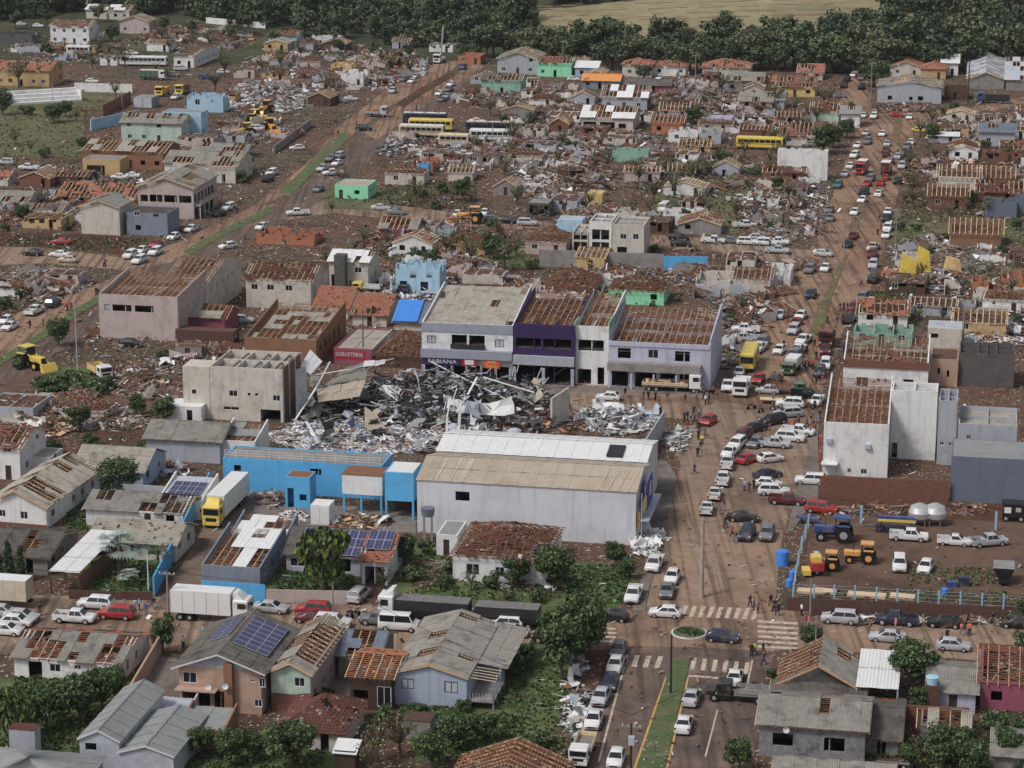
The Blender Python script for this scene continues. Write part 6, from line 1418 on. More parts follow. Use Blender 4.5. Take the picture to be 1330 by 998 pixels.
B('white sheet roofed wreck above the slate walled house', 300, 372, 712, 694, 6, 'in', rise=.8, wall_m=wall_bluegrey, cover='metal', rmat=metal_white, miss=.5, near=True, parapet=.2, win=[])
sp, spw, sph = B('house with dark roof full of solar panels behind the drooping tree', 372, 468, 746, 722, 10, 'gx', rise=2.0, wall_m=wall_grey, cover='fibro', rmat=fibro_old, near=True, win=[(.5, 2.5, .8, 2.0, 'g'), (6, 8.4, .5, 2.2, 'o')])
panels(sp, (-spw/2+1.5, -.2, sph+.1), (8.2, 0, 0), (0, 4.7, 1.85), 7, 3)
cpo, cw_, ch_ = B('carport wing with solar panels and a strip of red tiles', 470, 503, 760, 728, 10, 'gx', rise=1.8, wall_m=wall_white, cover='tile', rmat=tile_orange, miss=.05, near=True, win=[(.4, 2.9, 0, 2.4, 'o')], swin=[])
panels(cpo, (-cw_/2, 1.6, ch_+.75), (cw_, 0, 0), (0, 3.6, 1.3), 3, 2)
bh_, bhw, bhh = B('white plank house under a large brown batten hip roof with people on it', 588, 706, 758, 724, 13, 'hip', rise=2.3, wall_m=wall_white, cover='tile', rmat=tile_dark, miss=.85, near=True, win=[(1.7, 3.4, .9, 2.4, 'g'), (5.4, 6.6, .9, 2.2, 'g')], batten=wood_brown)
B('white annex with blue door left of the brown batten roof', 567, 594, 722, 695, 6, 'flat', wall_m=wall_white, rmat=metal_dull, near=True, parapet=.1, win=[(.9, 1.7, 0, 2.2, 'd')])

# ================================================================ foreground houses, left
w1, w1w, w1h = B('long white house with reddish battens where roof sheets are gone', 19, 156, 884, 858, 10, 'gx', rise=1.4, wall_m=wall_white, cover='fibro', rmat=fibro, miss=.52, near=True, over=.4, win=[(1.7, 3.3, 0, 2.0, 'o'), (4.2, 5.5, .9, 1.9, 'g'), (7.1, 7.9, 1.4, 1.95, 'g'), (9.4, 10.6, .6, 1.7, 'g')], swin=[(2, 2.9, .6, 2.0, 'g'), (5, 5.9, .8, 2.0, 'g')], batten=M('batten_red', (128, 78, 56), var=.3, scale=4))
wallseg('pinkish garden wall running back beside the long white house', (168, 918), (210, 846), 2.2, wall_salmon, .25)
s2, s2w, s2h = B('salmon two storey house with big solar panels on both roof slopes', 234, 340, 925, 868, 13, 'gy', rise=1.7, wall_m=wall_salmon, cover='fibro', rmat=fibro_old, miss=0, near=True, over=.7, gmat=metal_grey,
   win=[(.4, 2.0, 3.1, 4.4, 'g'), (.3, 3.4, .1, 2.4, 'o'), (3.9, 5.5, .1, 2.4, 'o'), (8.0, 8.6, 3.7, 4.1, 'g'), (9.0, 9.7, 3.2, 4.3, 'g'), (8.4, 9.3, .9, 1.8, 'g')])
k_ = 1.7/(s2w/2)
panels(s2, (s2w/2-.2, 3.2, s2h+.25), (0, 8.5, 0), (-s2w/2+.7, 0, 1.7-.3), 7, 3); panels(s2, (-s2w/2+1.6, 5.5, s2h+.6), (0, 6.4, 0), (s2w/2-2.1, 0, 1.7-.72), 5, 2)
bx('chimney', s2, (s2w/2-3.5, -.35, 2.9), (.95, .7, 5.9), wall_brown); sat_dish(s2, (-1.2, -.3, 3.0)); sat_dish(s2, (s2w/2-3.7, -.85, 3.5))
bx('balcony_slab', s2, (-2.5, -.6, 2.65), (s2w/2, 1.2, .15), wall_salmon)
B('brown flat annex with grey roof in front of the salmon house', 232, 292, 974, 948, 5, 'in', rise=.6, wall_m=wall_brown, cover='metal', rmat=metal_dull, near=True, parapet=.1, win=[], swin=[])
B('grey metal shed, taller one of the pair at the bottom left', 105, 156, 1004, 961, 14, 'gy', rise=1.0, wall_m=metal_grey, cover='metal', rmat=metal_dull, near=True, over=.2, cell=(1.2, 5), win=[(.6, 1.8, 2.4, 3.2, 'o')], swin=[])
B('grey metal shed, wider one with pale back strip at the bottom', 156, 226, 1012, 980, 11, 'gy', rise=.9, wall_m=metal_grey, cover='metal', rmat=metal_dull, near=True, over=.2, cell=(1.2, 4), win=[], swin=[])
B('pale sheet roofed lean-to behind the pair of grey metal sheds', 176, 236, 956, 940, 6, 'in', rise=.6, wall_m=metal_grey, cover='metal', rmat=metal_grey, near=True, parapet=.05, win=[], swin=[])
B('house with olive ribbed metal roof cut by the bottom left corner', -60, 84, 1072, 1036, 11, 'hip', rise=1.6, wall_m=wall_grey, cover='metal', rmat=metal_dull, near=True, win=[])
ch1 = empty('chimney_stack', P(30, 988), -radians(GAZ)); tag(ch1, 'white box chimney with rusty cover behind the olive roof', 'chimney'); bx('stack', ch1, (0, .8, 1.7), (2.8, 1.6, 3.4), wall_grey); bx('cover', ch1, (0, .8, 3.45), (2.9, 1.7, .1), tile_dark)
g1, g1w, g1h = B('narrow house with pale green upper wall and open battened roof', 353, 404, 924, 872, 15, 'gy', rise=1.1, wall_m=wall_palegreen, cover='fibro', rmat=fibro, miss=.75, near=True, base=(2.0, brick), side_m=wall_pink, win=[(2.6, 3.8, 2.9, 4.0, 'g'), (2.2, 4.2, 0, 1.7, 'o')])
B('crumpled slate sheet roofed shed between two batten roofs', 440, 490, 884, 852, 8, 'gx', rise=1.5, wall_m=wood_grey, cover='metal', rmat=metal_blue, miss=.08, near=True, cell=(1.3, 1.6), win=[])
b7, b7w, b7h = B('dark shed with bare orange battens left of the pale blue house', 455, 508, 922, 878, 8, 'gx', rise=1.0, wall_m=wood_dark, cover=None, miss=1, near=True, win=[(.4, 2, .1, 2.2, 'o'), (3, 4.6, .4, 2.8, 'g')], frame=wood_pale, batten=M('batten_orange', (150, 98, 66), var=.3, scale=4))
b9, b9w, b9h = B('pale blue gabled house with wide weathered grey roof', 510, 606, 918, 876, 17, 'gy', rise=1.2, wall_m=wall_paleblue, cover='fibro', rmat=fibro, miss=.05, near=True, win=[(1.0, 2.4, 1.9, 3.1, 's'), (5.8, 7.3, 1.8, 3.1, 's')], swin=[], over=.3)
slope(b9, (b9w/2, 4.5, b9h-.1), (0, 13, 0), (3.6, 0, -.5), cover='fibro', mat=fibro, near=True); bx('porch_floor', b9, (b9w/2+1.5, 3, 1.0), (3, 6, .2), concrete); bx('porch_wall', b9, (b9w/2+1.5, 6.2, 1.9), (3, .2, 3.6), wall_bluegrey)
for i in range(4): bx('column', b9, (b9w/2+2.9, .3+i*2, 1.6), (.2, .2, 3.4), wall_bluegrey)
for i in range(8): bx('rail_bar', b9, (b9w/2+.3+i*.36, .1, 1.5), (.05, .05, .9), metal_grey)
for i in range(5): beam('porch_lath', b9, (b9w/2+.2, .2+i*.8, b9h-.1), (b9w/2+3.2, .2+i*.8, b9h-.4), .07, .07, wood_pale)
B('small house with dark maroon hip tile roof among trees at the bottom', 362, 446, 975, 950, 9, 'hip', rise=2.0, wall_m=wall_beige, cover='tile', rmat=tile_dark, near=True, miss=.02)
sh = empty('garden_shed', P(448, 1000), -radians(GAZ)); tag(sh, 'tiny garden shed with bright white sheet roof at the bottom', 'shed'); bx('wall', sh, (0, 1.0, 1.0), (2.2, 2.0, 2.0), wood_dark); bx('roof', sh, (0, 1.0, 2.15), (2.6, 2.6, .08), metal_white, Matrix.Rotation(.25, 3, 'X'))
gz = empty('tank_house', P(541, 960), -radians(GAZ)); tag(gz, 'small square concrete tank behind the pale blue house', 'water tank'); bx('wall', gz, (0, 1.2, 1.0), (3, 2.4, 2.0), concrete); bx('cover', gz, (0, 1.2, 2.05), (3.1, 2.5, .1), brick_brown)
B('large roof of bare rafters cut off by the bottom edge', 570, 716, 1086, 1050, 12, 'gy', rise=2.2, wall_m=wood_brown, cover=None, miss=1, near=True, frame=wood, win=[])

# ================================================================ right of the avenue
wr, wrw, wrh = B('white two storey block with broad open rafter roof by the avenue', 1068, 1152, 619, 550, 21, 'in', rise=1.5, wall_m=wall_white, cover=None, miss=1, near=True, parapet=.3, win=[(5.4, 6.3, .4, 1.2, 'g'), (3.5, 4.1, .5, 1.2, 'g')], swin=[(1, 2.2, 3, 6.4, 'o'), (1, 2.6, .1, 2.4, 'o')], frame=wood_pale, rot=-1, lwin=[(2, 4, .2, 2.6, 'o'), (6, 9, .2, 2.6, 'o')])
bx('awning', wr, (-wrw/2+1.0, -.8, 2.0), (2.3, 1.6, .12), wall_white); bx('air_conditioner', wr, (-wrw/2+.8, -.25, 5.2), (.8, .4, .6), metal_grey); bx('air_conditioner', wr, (1.7, -.25, 4.6), (.8, .4, .6), metal_grey)
bx('sign_board', wr, (-wrw/2-.5, 1.2, 2.6), (.3, 1.6, 1.2), CARM['red']); bx('sign_board', wr, (-wrw/2-.5, 1.2, 4.9), (.3, 1.6, 1.2), CARM['red'])
B('tall plain white wall block right of the rafter roof', 1155, 1214, 597, 508, 5, 'open', wall_m=wall_white, near=True, win=[(.3, 1.1, .1, 2.4, 'o')], swin=[], ceil=concrete)
B('grey strip block with two small windows beside the tall white wall', 1216, 1240, 604, 521, 7, 'open', wall_m=wall_grey, near=True, win=[(.3, 1.0, 2.9, 3.5, 'g'), (1.6, 2.4, 2.9, 3.5, 'g')], swin=[], ceil=redrubble)
B('grey building with white debris covered floor where the roof was', 1242, 1318, 612, 552, 10, 'flat', wall_m=wall_grey, rmat=fibro_b, near=True, parapet=.8, win=[(1.2, 1.9, 4.6, 5.3, 'g'), (3, 4, 2.6, 3.2, 'g'), (6, 7.5, 2.6, 3.1, 'g')])
B('dark slate walled hall at the right edge below the grey building', 1233, 1360, 654, 596, 9, 'flat', wall_m=wall_slate, rmat=metal_dull, near=True, parapet=.1, win=[], swin=[])
wallseg('weathered brick wall at the back of the machinery yard', (1064, 646), (1232, 652), 3.1, brick, .3)
for i in range(6):
    pass
B('white shop with brick coloured band and batten roof', 1094, 1204, 512, 470, 9, 'in', rise=2.2, wall_m=wall_white, cover='tile', rmat=tile_red, miss=.8, near=True, parapet=.2, win=[(2.2, 4.0, .2, 2.6, 'o'), (5.4, 5.9, 2.0, 2.5, 'o'), (6.5, 7.0, 2.0, 2.5, 'o'), (9.6, 11.2, .2, 2.6, 'o')], frame=wood_pale)
q_ = BLD['white shop with brick coloured band and batten roof']; bx('brick_band', q_[0], (0, -.1, q_[2]-.5), (q_[1]+.1, .2, 1.2), brick); bx('balcony', q_[0], (0, -.7, .15), (q_[1], 1.4, .3), concrete)
B('salmon block with two slit windows behind the tall white wall', 1207, 1243, 502, 467, 8, 'flat', wall_m=wall_salmon, rmat=redrubble, near=True, parapet=.3, win=[(1.2, 1.6, 2, 3, 'o'), (2.7, 3.1, 1.6, 2.7, 'o')])
B('bare concrete shell with ribbed broken edge at the right', 1244, 1316, 503, 460, 8, 'open', wall_m=concrete_dark, near=True, win=[], ceil=concrete)
B('ruined room with white ceiling sheets above the white shop', 1108, 1184, 450, 432, 7, 'open', wall_m=wall_teal, near=True, ceil=fibro_b)
B('brick batten roofed house beside the avenue, above the white shop', 1114, 1178, 424, 408, 9, 'gx', rise=1.8, wall_m=wall_white, cover='tile', rmat=tile_orange, miss=.6, near=True)
B('small pale grey block with flat roof right of the batten houses', 1204, 1248, 456, 427, 6, 'flat', wall_m=wall_beige, rmat=metal_grey, near=True, parapet=.1, win=[(.4, 1.8, 2.2, 3, 'o')])

# ================================================================ foreground right
r1, r1w, r1h = B('gabled house half battens and half grey sheets by the street corner', 1012, 1112, 914, 888, 8, 'gy', rise=2.3, wall_m=concrete_dark, cover='fibro', rmat=fibro, miss=.05, near=True, keep=(1,), frame=wood, win=[], over=.6)
slope(r1, (-r1w/2-1.0, -3.2, r1h-1.3), (r1w+2.2, 0, 0), (0, 3.2, 1.3), cover='fibro', mat=fibro_old, miss=.08, near=True)
wsr = empty('white_roof', P(1138, 924), -radians(GAZ)); tag(wsr, 'flat bright white sheet metal roof right of the corner gabled house', 'roof')
slope(wsr, (-2.3, 0, 2.6), (4.6, 0, 0), (0, 10.5, .4), cover='metal', mat=metal_white, near=True, cell=(1.15, 5.2))
for sx in (-2.2, 2.2):
    for sy in (.2, 9.5): bx('post', wsr, (sx, sy, 1.3), (.15, .15, 2.6), metal_grey)
r2, r2w, r2h = B('mouldy concrete house with two dark windows and corrugated roof', 985, 1122, 987, 944, 9, 'gx', rise=1.3, wall_m=concrete_black, cover='fibro', rmat=fibro, miss=.06, near=True, win=[(1.4, 3.5, 1.3, 2.7, 'o'), (6.7, 8.8, 1.1, 2.6, 'o')])
sat_dish(r2, (-2.6, -.7, 3.5), .35)
B('concrete side room with patched grey roof right of the mouldy house', 1122, 1166, 982, 960, 11, 'gx', rise=1.2, wall_m=concrete_black, cover='fibro', rmat=fibro_old, miss=.1, near=True)
B('corrugated grey roof cut off by the bottom edge at the right', 1002, 1170, 1064, 1034, 9, 'gx', rise=1.7, wall_m=concrete, cover='fibro', rmat=fibro, miss=.04, near=True, win=[])
B('flat grey sheet roofed house beside the blue water tank', 1205, 1266, 926, 899, 9, 'gx', rise=1.2, wall_m=wall_lilac, cover='fibro', rmat=fibro, near=True)
B('magenta walled house with wide open rafter roof at the right edge', 1272, 1400, 925, 889, 10, 'gx', rise=2.4, wall_m=wall_magenta, cover=None, miss=1, near=True, frame=wood, batten=M('batten_rust', (124, 80, 60), var=.3, scale=4))
B('low shed with broken grey roof below the brick wall at the right', 1195, 1256, 962, 944, 5, 'gx', rise=.8, wall_m=concrete_black, cover='fibro', rmat=fibro_b, miss=.25, near=True, win=[])
wallseg('reddish brick wall between the bottom right houses', (1160, 940), (1258, 945), 2.2, brick, .25)
tk = empty('tank_pillar', P(1209, 930), -radians(GAZ)); tag(tk, 'light blue water tank on a dark brick pillar at the right', 'water tank'); bx('pillar', tk, (0, .8, 1.7), (1.5, 1.5, 3.4), brick_brown)
b = MB(); b.cyl((0, .8, 3.4), (0, .8, 4.2), .6, .68, 14, wall_lblue); b.cyl((0, .8, 4.2), (0, .8, 4.3), .72, .6, 14, wall_lblue); b.build('tank', tk)
wallseg('dark brown boundary wall in front of the machinery yard', (1022, 793), (1300, 806), 1.7, brick_brown, .2)
B('grey patched shed at the bottom right corner', 1290, 1390, 1004, 984, 8, 'gx', rise=1, wall_m=concrete, cover='fibro', rmat=fibro, near=True, win=[])
# ================================================================ rubble of the wrecked blocks
RB = [
 ('rubble field of planks and walls between wood and mud lane', 430, 92, 120, 30, 2200, 'mix', 1.6, 16, 18), ('white metal junk heap beside the yellow machines, upper left', 345, 128, 60, 22, 1300, 'white', 1.8, 22, 2),
 ('rubble around the white stilt house at the upper left', 90, 62, 90, 22, 1100, 'mix', 1.2, 8, 4), ('rubble between the coach and the wood', 250, 50, 90, 18, 1100, 'tile', 1.2, 6, 6),
 ('reddish timber wreckage left of the head of the mud lane', 500, 92, 60, 24, 1200, 'wood', 1.8, 6, 8), ('debris along the grey yard wall of the left avenue', 330, 168, 50, 20, 700, 'mix', 1.2, 6, 3),
 ('wreckage beside the row of coaches', 500, 185, 50, 18, 700, 'dark', 1.2, 8, 3), ('wreckage right of the orange ruin', 600, 205, 70, 20, 1200, 'mix', 1.2, 14, 6),
 ('broad brown rubble field in the upper middle', 700, 190, 90, 34, 2800, 'mix', 1.4, 16, 12), ('pale plank and tile rubble above the dark concrete box', 730, 235, 72, 30, 2400, 'mix', 1.4, 22, 10),
 ('tile and brick rubble between the back row houses', 720, 138, 70, 22, 1400, 'tile', 1.2, 8, 8), ('rubble under the broad white roofed house', 800, 190, 80, 16, 1100, 'mix', 1.1, 8, 6),
 ('rubble between the middle rows and the yellow school bus', 930, 150, 70, 28, 1500, 'mix', 1.2, 10, 8), ('torn trees and rubble below the yellow school bus', 900, 225, 90, 34, 2200, 'green', 1.8, 8, 5),
 ('white and grey sheet rubble left of the dirt avenue, upper part', 1020, 275, 58, 40, 3000, 'mix', 1.5, 30, 5), ('rubble left of the dirt avenue by the cross lane', 1005, 340, 50, 12, 600, 'mix', 1.0, 8, 2),
 ('rubble left of the dirt avenue below the beige ruins', 960, 410, 55, 26, 1500, 'mix', 1.3, 14, 5), ('rubble behind the shop row', 820, 362, 95, 12, 900, 'mix', 1.2, 8, 6),
 ('rubble around the green walled house', 700, 385, 60, 14, 800, 'wood', 1.1, 6, 5), ('debris around the three storey ruin', 790, 290, 70, 16, 1100, 'mix', 1.3, 14, 6),
 ('torn branches and debris by the pinkish roof slab', 560, 318, 100, 22, 1500, 'green', 1.3, 6, 4), ('timber and cloth debris beside the light blue ruin', 585, 350, 60, 20, 900, 'mix', 1.1, 8, 3),
 ('debris on the blue ruin forecourt', 530, 382, 60, 10, 600, 'goods', .8, 6, 1), ('red tile wreck and rubble at the left edge', 60, 272, 90, 20, 1600, 'tile', 1.2, 10, 3),
 ('white debris on the left, beside the empty plot', 55, 372, 60, 22, 1800, 'mix', .9, 14, 3), ('debris beside the left avenue near the pink block', 108, 425, 34, 22, 500, 'mix', .8, 8, 1),
 ('collapsed shed timbers at the left edge of the middle', 50, 545, 60, 26, 1100, 'wood', 1.8, 6, 4), ('colourful belongings strewn beside the collapsed shed', 150, 545, 46, 16, 700, 'mix', .5, 5, 0),
 ('rubble strip between the ochre shed and the pink building', 150, 244, 70, 10, 500, 'mix', .7, 4, 2), ('debris across the street plot left of the beige block', 190, 495, 60, 26, 700, 'mix', .5, 6, 0),
 ('rubble beside the hilltop street houses', 1040, 170, 60, 18, 1000, 'tile', 1.1, 6, 4), ('rubble among back row houses, right of the orange tarpaulin', 890, 115, 70, 16, 1000, 'mix', 1.2, 8, 6),
 ('earth and brick rubble at the head of the avenue', 1170, 141, 50, 6, 400, 'tile', 1.0, 5, 0), ('debris around the rust roofed houses right of the avenue', 1250, 225, 90, 26, 1600, 'tile', 1.0, 8, 4),
 ('planks and sheets strewn over the grass right of the avenue', 1240, 330, 90, 26, 1600, 'mix', .6, 14, 3), ('debris around the yellow machinery right of the avenue', 1210, 360, 60, 20, 1300, 'mix', 1.2, 12, 3),
 ('rubble slope at the right edge of the middle', 1290, 395, 60, 30, 1600, 'mix', .9, 10, 3), ('debris behind the bare concrete shell', 1290, 440, 50, 14, 600, 'goods', 1.0, 8, 0),
 ('wreckage by the kiosk right of the avenue head', 1270, 165, 70, 20, 1300, 'mix', 1.2, 8, 6), ('scattered debris on the left bank of the avenue', 945, 455, 22, 26, 400, 'mix', .7, 5, 1),
 ('brick scree at the foot of the weathered brick wall', 1180, 664, 120, 8, 500, 'tile', .3, 0, 0), ('debris along the grass strip beside the bottom left lane', 748, 905, 18, 60, 260, 'white', .25, 6, 0),
 ('broken sheet pile beside the black flatbed truck', 985, 905, 14, 16, 260, 'mix', .5, 4, 0), ('rubble strip along the dark brown boundary wall', 1190, 808, 120, 5, 380, 'mix', .3, 4, 0),
 ('fallen branches and rubble in the garden before the batten roof house', 560, 745, 55, 16, 500, 'green', .5, 3, 0), ('debris under the trees beside the batten roof house', 690, 757, 60, 14, 350, 'green', .6, 3, 0),
 ('rubble by the brick shed under the pink block', 270, 470, 60, 12, 500, 'tile', .8, 5, 2), ('small debris below the tiled houses beside the market', 460, 440, 40, 8, 300, 'mix', .8, 3, 0),
 ('debris on the balcony level of the white shop right of the avenue', 1150, 520, 20, 4, 60, 'mix', .4, 0, 0), ('low debris in the yard of the grey house plots', 200, 612, 60, 10, 260, 'mix', .5, 2, 0),
 ('broken roof pieces on the lane beside the palm garden', 150, 787, 60, 4, 180, 'dark', .2, 0, 0), ('planks and scrap on the ground near the coach row', 640, 130, 60, 12, 500, 'mix', 1.0, 5, 3),
]
for lb, cx, cy, rx, ry, n, pal, hm, sh_, wl in RB: rubble(lb, cx, cy, rx, ry, int(n*(2.1 if cy < 420 else 1.3)), pal, hm, int(sh_*1.5), walls=int(wl*3.2))
# bits and pieces lying on streets and plots everywhere
pts = []
for _ in range(24000):
    x, y = R.uniform(-10, 1340), R.uniform(50, 470)
    if y < edge(x)+6 or (on_road(x, y) and R.random() < .8): continue
    pts.append((P(x, y), 1))
scatter('street_debris', 'small scattered debris lying between the wrecked houses across the far town', pts, 'mix', .62, .3)
pts = [(P(R.uniform(-10, 1340), R.uniform(470, 998)), 1) for _ in range(2600)]
scatter('street_debris', 'small scraps and splinters scattered over the near streets and plots', pts, 'mix', .45, .06)

# ================================================================ vehicles on the avenue
Q = 'cars queuing and parked along the dirt avenue'
cars('parked along the left kerb of the asphalt lane at the bottom', 'cars parked on the bottom left lane', '803 850 h grey;799 870 h white;792 893 h darkblue;780 912 h silver;771 941 s white;800 992 h white')
cars('on the asphalt lane right of the green median', 'cars right of the green median', '898 912 s silver u;888 947 s white u;954 886 s white u')
cars('driving through the crossing near the round garden', 'cars on the crossing', '938 833 h darkblue r;864 801 h white l;796 806 h black l')
cars('parked below the white sheet pile, left side of the avenue', 'cars by the furniture shop', '850 738 p white d;873 755 h white d;866 773 s grey d;823 778 p white d')
cars('in the near tail of the avenue queue behind the tall pole', 'near tail of the avenue queue', '944 607 p white u;939 628 p white u;928 647 e white u;918 666 e white u')
cars('standing across the avenue beside the machinery yard fence', 'cars near the yard fence', '965 677 s black 100;970 699 v darkblue 195;996 699 v grey 190;998 633 h white r;1005 643 v white r;997 621 s darkblue 60;1022 655 p darkred r;1067 666 v red 112;1053 629 v white l;1000 600 h white 70')
cars('among the crowd in front of the white two storey block', 'cars before the white block', '920 551 h red 205;979 561 s black 235;1004 551 v black 235;1023 542 v silver 255;1026 529 v white 280;981 580 h grey 205;965 571 v darkred 205;957 582 v white 205;948 592 e white 205;971 601 h red 40;1004 581 p silver 102;1026 573 v white 105;1036 565 p white 112;790 520 h white l;1047 517 p black 95;1061 525 e white 200;997 511 h silver l;1006 499 p brown 20')
cars('jammed on the avenue above the yellow bus junction', 'jammed cars above the bus', '985 497 h red 200;960 488 s white 190;959 496 s white 190;945 506 p white 190;986 456 p white 200;990 449 v grey 200;968 444 p silver 280;969 432 p white 280;1032 466 v grey 205;1030 474 s white 205;1037 459 p white 205;1044 446 p white 205;1012 459 h white 200;1031 433 v silver 200;1034 423 s red 200;1072 459 p darkred 190;1074 448 p black 190;1065 488 v darkblue 190;1072 478 v white 190;1013 413 s silver 200;1040 414 h white 200;1053 386 p darkblue 195')
cars('parked on the right bank of the avenue above the batten houses', 'cars on the right bank', '1120 391 v grey 200;1130 397 h white 200;1109 404 v darkred 200;1103 419 v black 200;1134 366 b black 195;1134 348 v silver 195;1133 334 v darkred 195;1134 325 p beige 200')
cars('in the middle stretch of the dirt avenue', 'cars in the middle stretch', '1072 352 h white 200;1052 354 v grey 200;1070 333 h silver 120;1101 321 h black 200;1108 310 s darkred 200;1009 318 p white 102;1009 329 p silver 102;1078 287 h grey 195;1077 276 h grey 195;1110 279 h white 200;1120 263 h white 200;1141 255 h white 15;1122 253 v black 200;1126 242 h red 200;1144 241 h red 15;1150 234 h red 15;1130 236 v grey 200;1123 215 h white 195;1104 219 h white 195;1097 229 s silver 195;1088 244 v teal 195;1172 219 v silver 195;1153 279 h white 195;1151 287 p darkblue 195;1153 300 v white 195;1151 309 h white 195;1166 238 p black 195;1156 213 v grey 15')
cars('near the top end of the dirt avenue', 'cars near the top of the avenue', '1135 154 v white 195;1164 152 h red 100;1181 155 h white 195;1146 177 h white 195;1152 190 h silver 195;1150 198 h darkred 195;1125 176 h silver 200;1127 187 v grey 200;1114 192 h white 200;1178 194 v grey 195;1183 188 h white 195;1121 153 h white 195;1179 204 v black 195;1151 204 h darkred 15;1194 172 h yellow 95;1219 217 p black 100;1110 205 v white 200')
cars('in the hilltop street above the avenue', 'cars in the hilltop street', '1090 127 s grey 100;1096 114 v black 195;1108 100 h white 195;1113 96 v white 195;1100 106 v black 195;1119 116 v black 195;1119 104 s grey 195')
cars('on the cross lane between the three storey ruin and the avenue', 'cars on the middle cross lane', '882 312 s black 100;885 320 s black 100;926 316 p white 102;971 318 v white 102;996 319 v white 102;984 312 h silver 102;967 296 p white 80;862 275 b white 200;690 236 h white 100;685 293 v silver 102;950 316 s grey 102')
cars('on the lane by the digger in the left centre', 'cars on the lane by the digger', '594 282 h white 190;629 280 h white 190;658 290 s black 102;601 204 p white 100;495 273 s silver 102;515 279 s grey 102;640 288 h grey 100')
cars('beside the mud lane at the upper centre', 'cars beside the mud lane', '535 108 h white 200;524 106 v grey 200;540 102 h silver 200;543 98 h silver 200;549 96 h white 200;551 91 h silver 200;510 121 v silver 190;456 131 s silver 102;442 134 s grey 102;571 124 h white 200;583 119 s grey 200;574 132 s grey 200;473 170 v black 102;386 195 h white 260;383 94 p white 190;601 82 v white 190;601 90 v blue 190;580 128 s silver 200;586 112 h white 200')
cars('beside the grass strip of the left avenue', 'cars beside the left avenue', '431 209 p grey 200;438 215 h white 200;433 228 p white 250;414 249 h grey 195;353 228 v white 195;348 236 v black 195;387 280 p white 260;340 298 h white 200;296 323 h white 230;420 222 p silver 200;440 206 v silver 200')
cars('in front of the pink building and along the left avenue', 'cars by the pink building', '169 335 v white 195;184 329 h white 195;181 342 v white 195;202 331 v white 195;202 321 h red 195;226 311 h white 200;248 301 h white 200;285 281 s black 205;297 273 v white 200')
cars('on the dirt road and empty plot at the left', 'cars on the left dirt road', '42 332 s black 281;78 334 s white 281;88 341 h beige 281;79 318 s red 281;120 229 s grey 281;155 233 s white 281;171 231 s white 281;8 214 v silver 281;38 221 p white 281;63 222 s silver 281')
cars('along the lower left avenue', 'cars along the lower left avenue', '13 428 s white 195;8 420 h white 195;45 408 p white 15;69 398 v darkblue 15;171 450 h black 100;316 419 h silver 90')
cars('in the foreground street beside the white box truck', 'cars in the left foreground street', '125 790 v white l;152 803 v red l;97 808 p white r;22 813 h white r;9 824 h white r;4 800 h silver r;28 806 s silver r;352 795 s silver r;407 798 v red l;404 808 h darkred l;432 814 v white r;428 824 v white r;466 779 v silver 20')
cars('in the foreground street around the long black lorry', 'cars around the black lorry', '534 804 s white r;519 818 b white r;612 807 e white l;656 817 v white l;494 811 p grey l;700 812 s darkblue l;716 834 v black l;666 826 h silver r')
cars('in the foreground street along the dark brown boundary wall', 'cars along the boundary wall', '1091 809 v silver l;1164 811 p darkblue l;1226 814 s black l;1153 833 s silver l;1238 844 h silver r;1322 815 s black l')
cars('parked in the machinery yard', 'pickups in the machinery yard', '1180 702 p white r;1239 708 e white r;1283 709 p silver 75;1168 739 v white d;1202 742 h white 200')
cars('in the upper left wreckage around the yellow dump trucks', 'cars in the upper left wreckage', '229 129 p white 190;235 92 v silver 100;225 100 v grey 100;268 103 p blue 90;290 96 h white 90;120 108 h white 100;326 176 h blue 100;335 170 v white 95;170 72 p white 100;50 36 h white 100;28 34 h silver 100')
cars('among the wrecked blocks in the upper middle', 'cars among the wrecked blocks', '856 104 h white 195;905 116 h silver 100;893 116 h white 100;1052 190 s silver 95;745 105 h white 95;905 178 h darkred 100;958 262 p white 80;1166 206 h silver 15;620 160 s white 100')
# big vehicles
truck('yellow semi-trailer truck with long white box body in the driveway', 294, 668, 191, 13.5, 'yellow', 'box', bmat=M('trailer_cream', (196, 196, 170), var=.08), bh=3.0, cabh=2.4, defl=True)
truck('white delivery truck with long ribbed box body in the foreground street', 276, 805, 'r', 9.6, 'white', 'box', bmat=metal_white, bh=2.8, defl=True)
truck('long lorry with white cab and black tarpaulin over its trailer, front part', 552, 808, 'l', 11.0, 'white', 'tarp', bh=2.0, cabh=2.6, defl=True)
tr = empty('trailer', P(660, 813), pi/2-radians(HD['l'])); tag(tr, 'second black tarpaulin trailer behind the long lorry with white cab', 'trailer')
b = MB(); b.box((0, 0, 1.1), (7.6, 2.5, .5), trim)
for i in range(8): b.box((-3.8+(i+.5)*.95, 0, 2.0), (.93, 2.4, 1.25+R.uniform(-.05, .05)), M('tarp_black', (40, 40, 44)), top=M('tarp_top', (98, 96, 96)))
b.build('tarpaulin', tr); wheels(tr, [-2.6, -1.4, 2.6], 1.0, .48)
truck('cream and brown box body truck cut by the left edge', 4, 786, 'r', 7.5, 'white', 'trailer_only', bmat=CARM['beige'], bh=2.6)
truck('white stake bed truck at the bottom of the left lane', 757, 984, 'd', 6.6, 'white', 'flat', bmat=wood_pale, w=2.0, cabh=1.5)
truck('black hooded flatbed truck standing across the bottom right lane', 957, 910, 'l', 7.0, 'black', 'flat', bmat=metal_dull, w=2.1, hood=True)
truck('white flatbed truck with load in front of the lilac shop', 873, 508, 'r', 9.5, 'white', 'flat', bmat=wood_pale, load=wood)
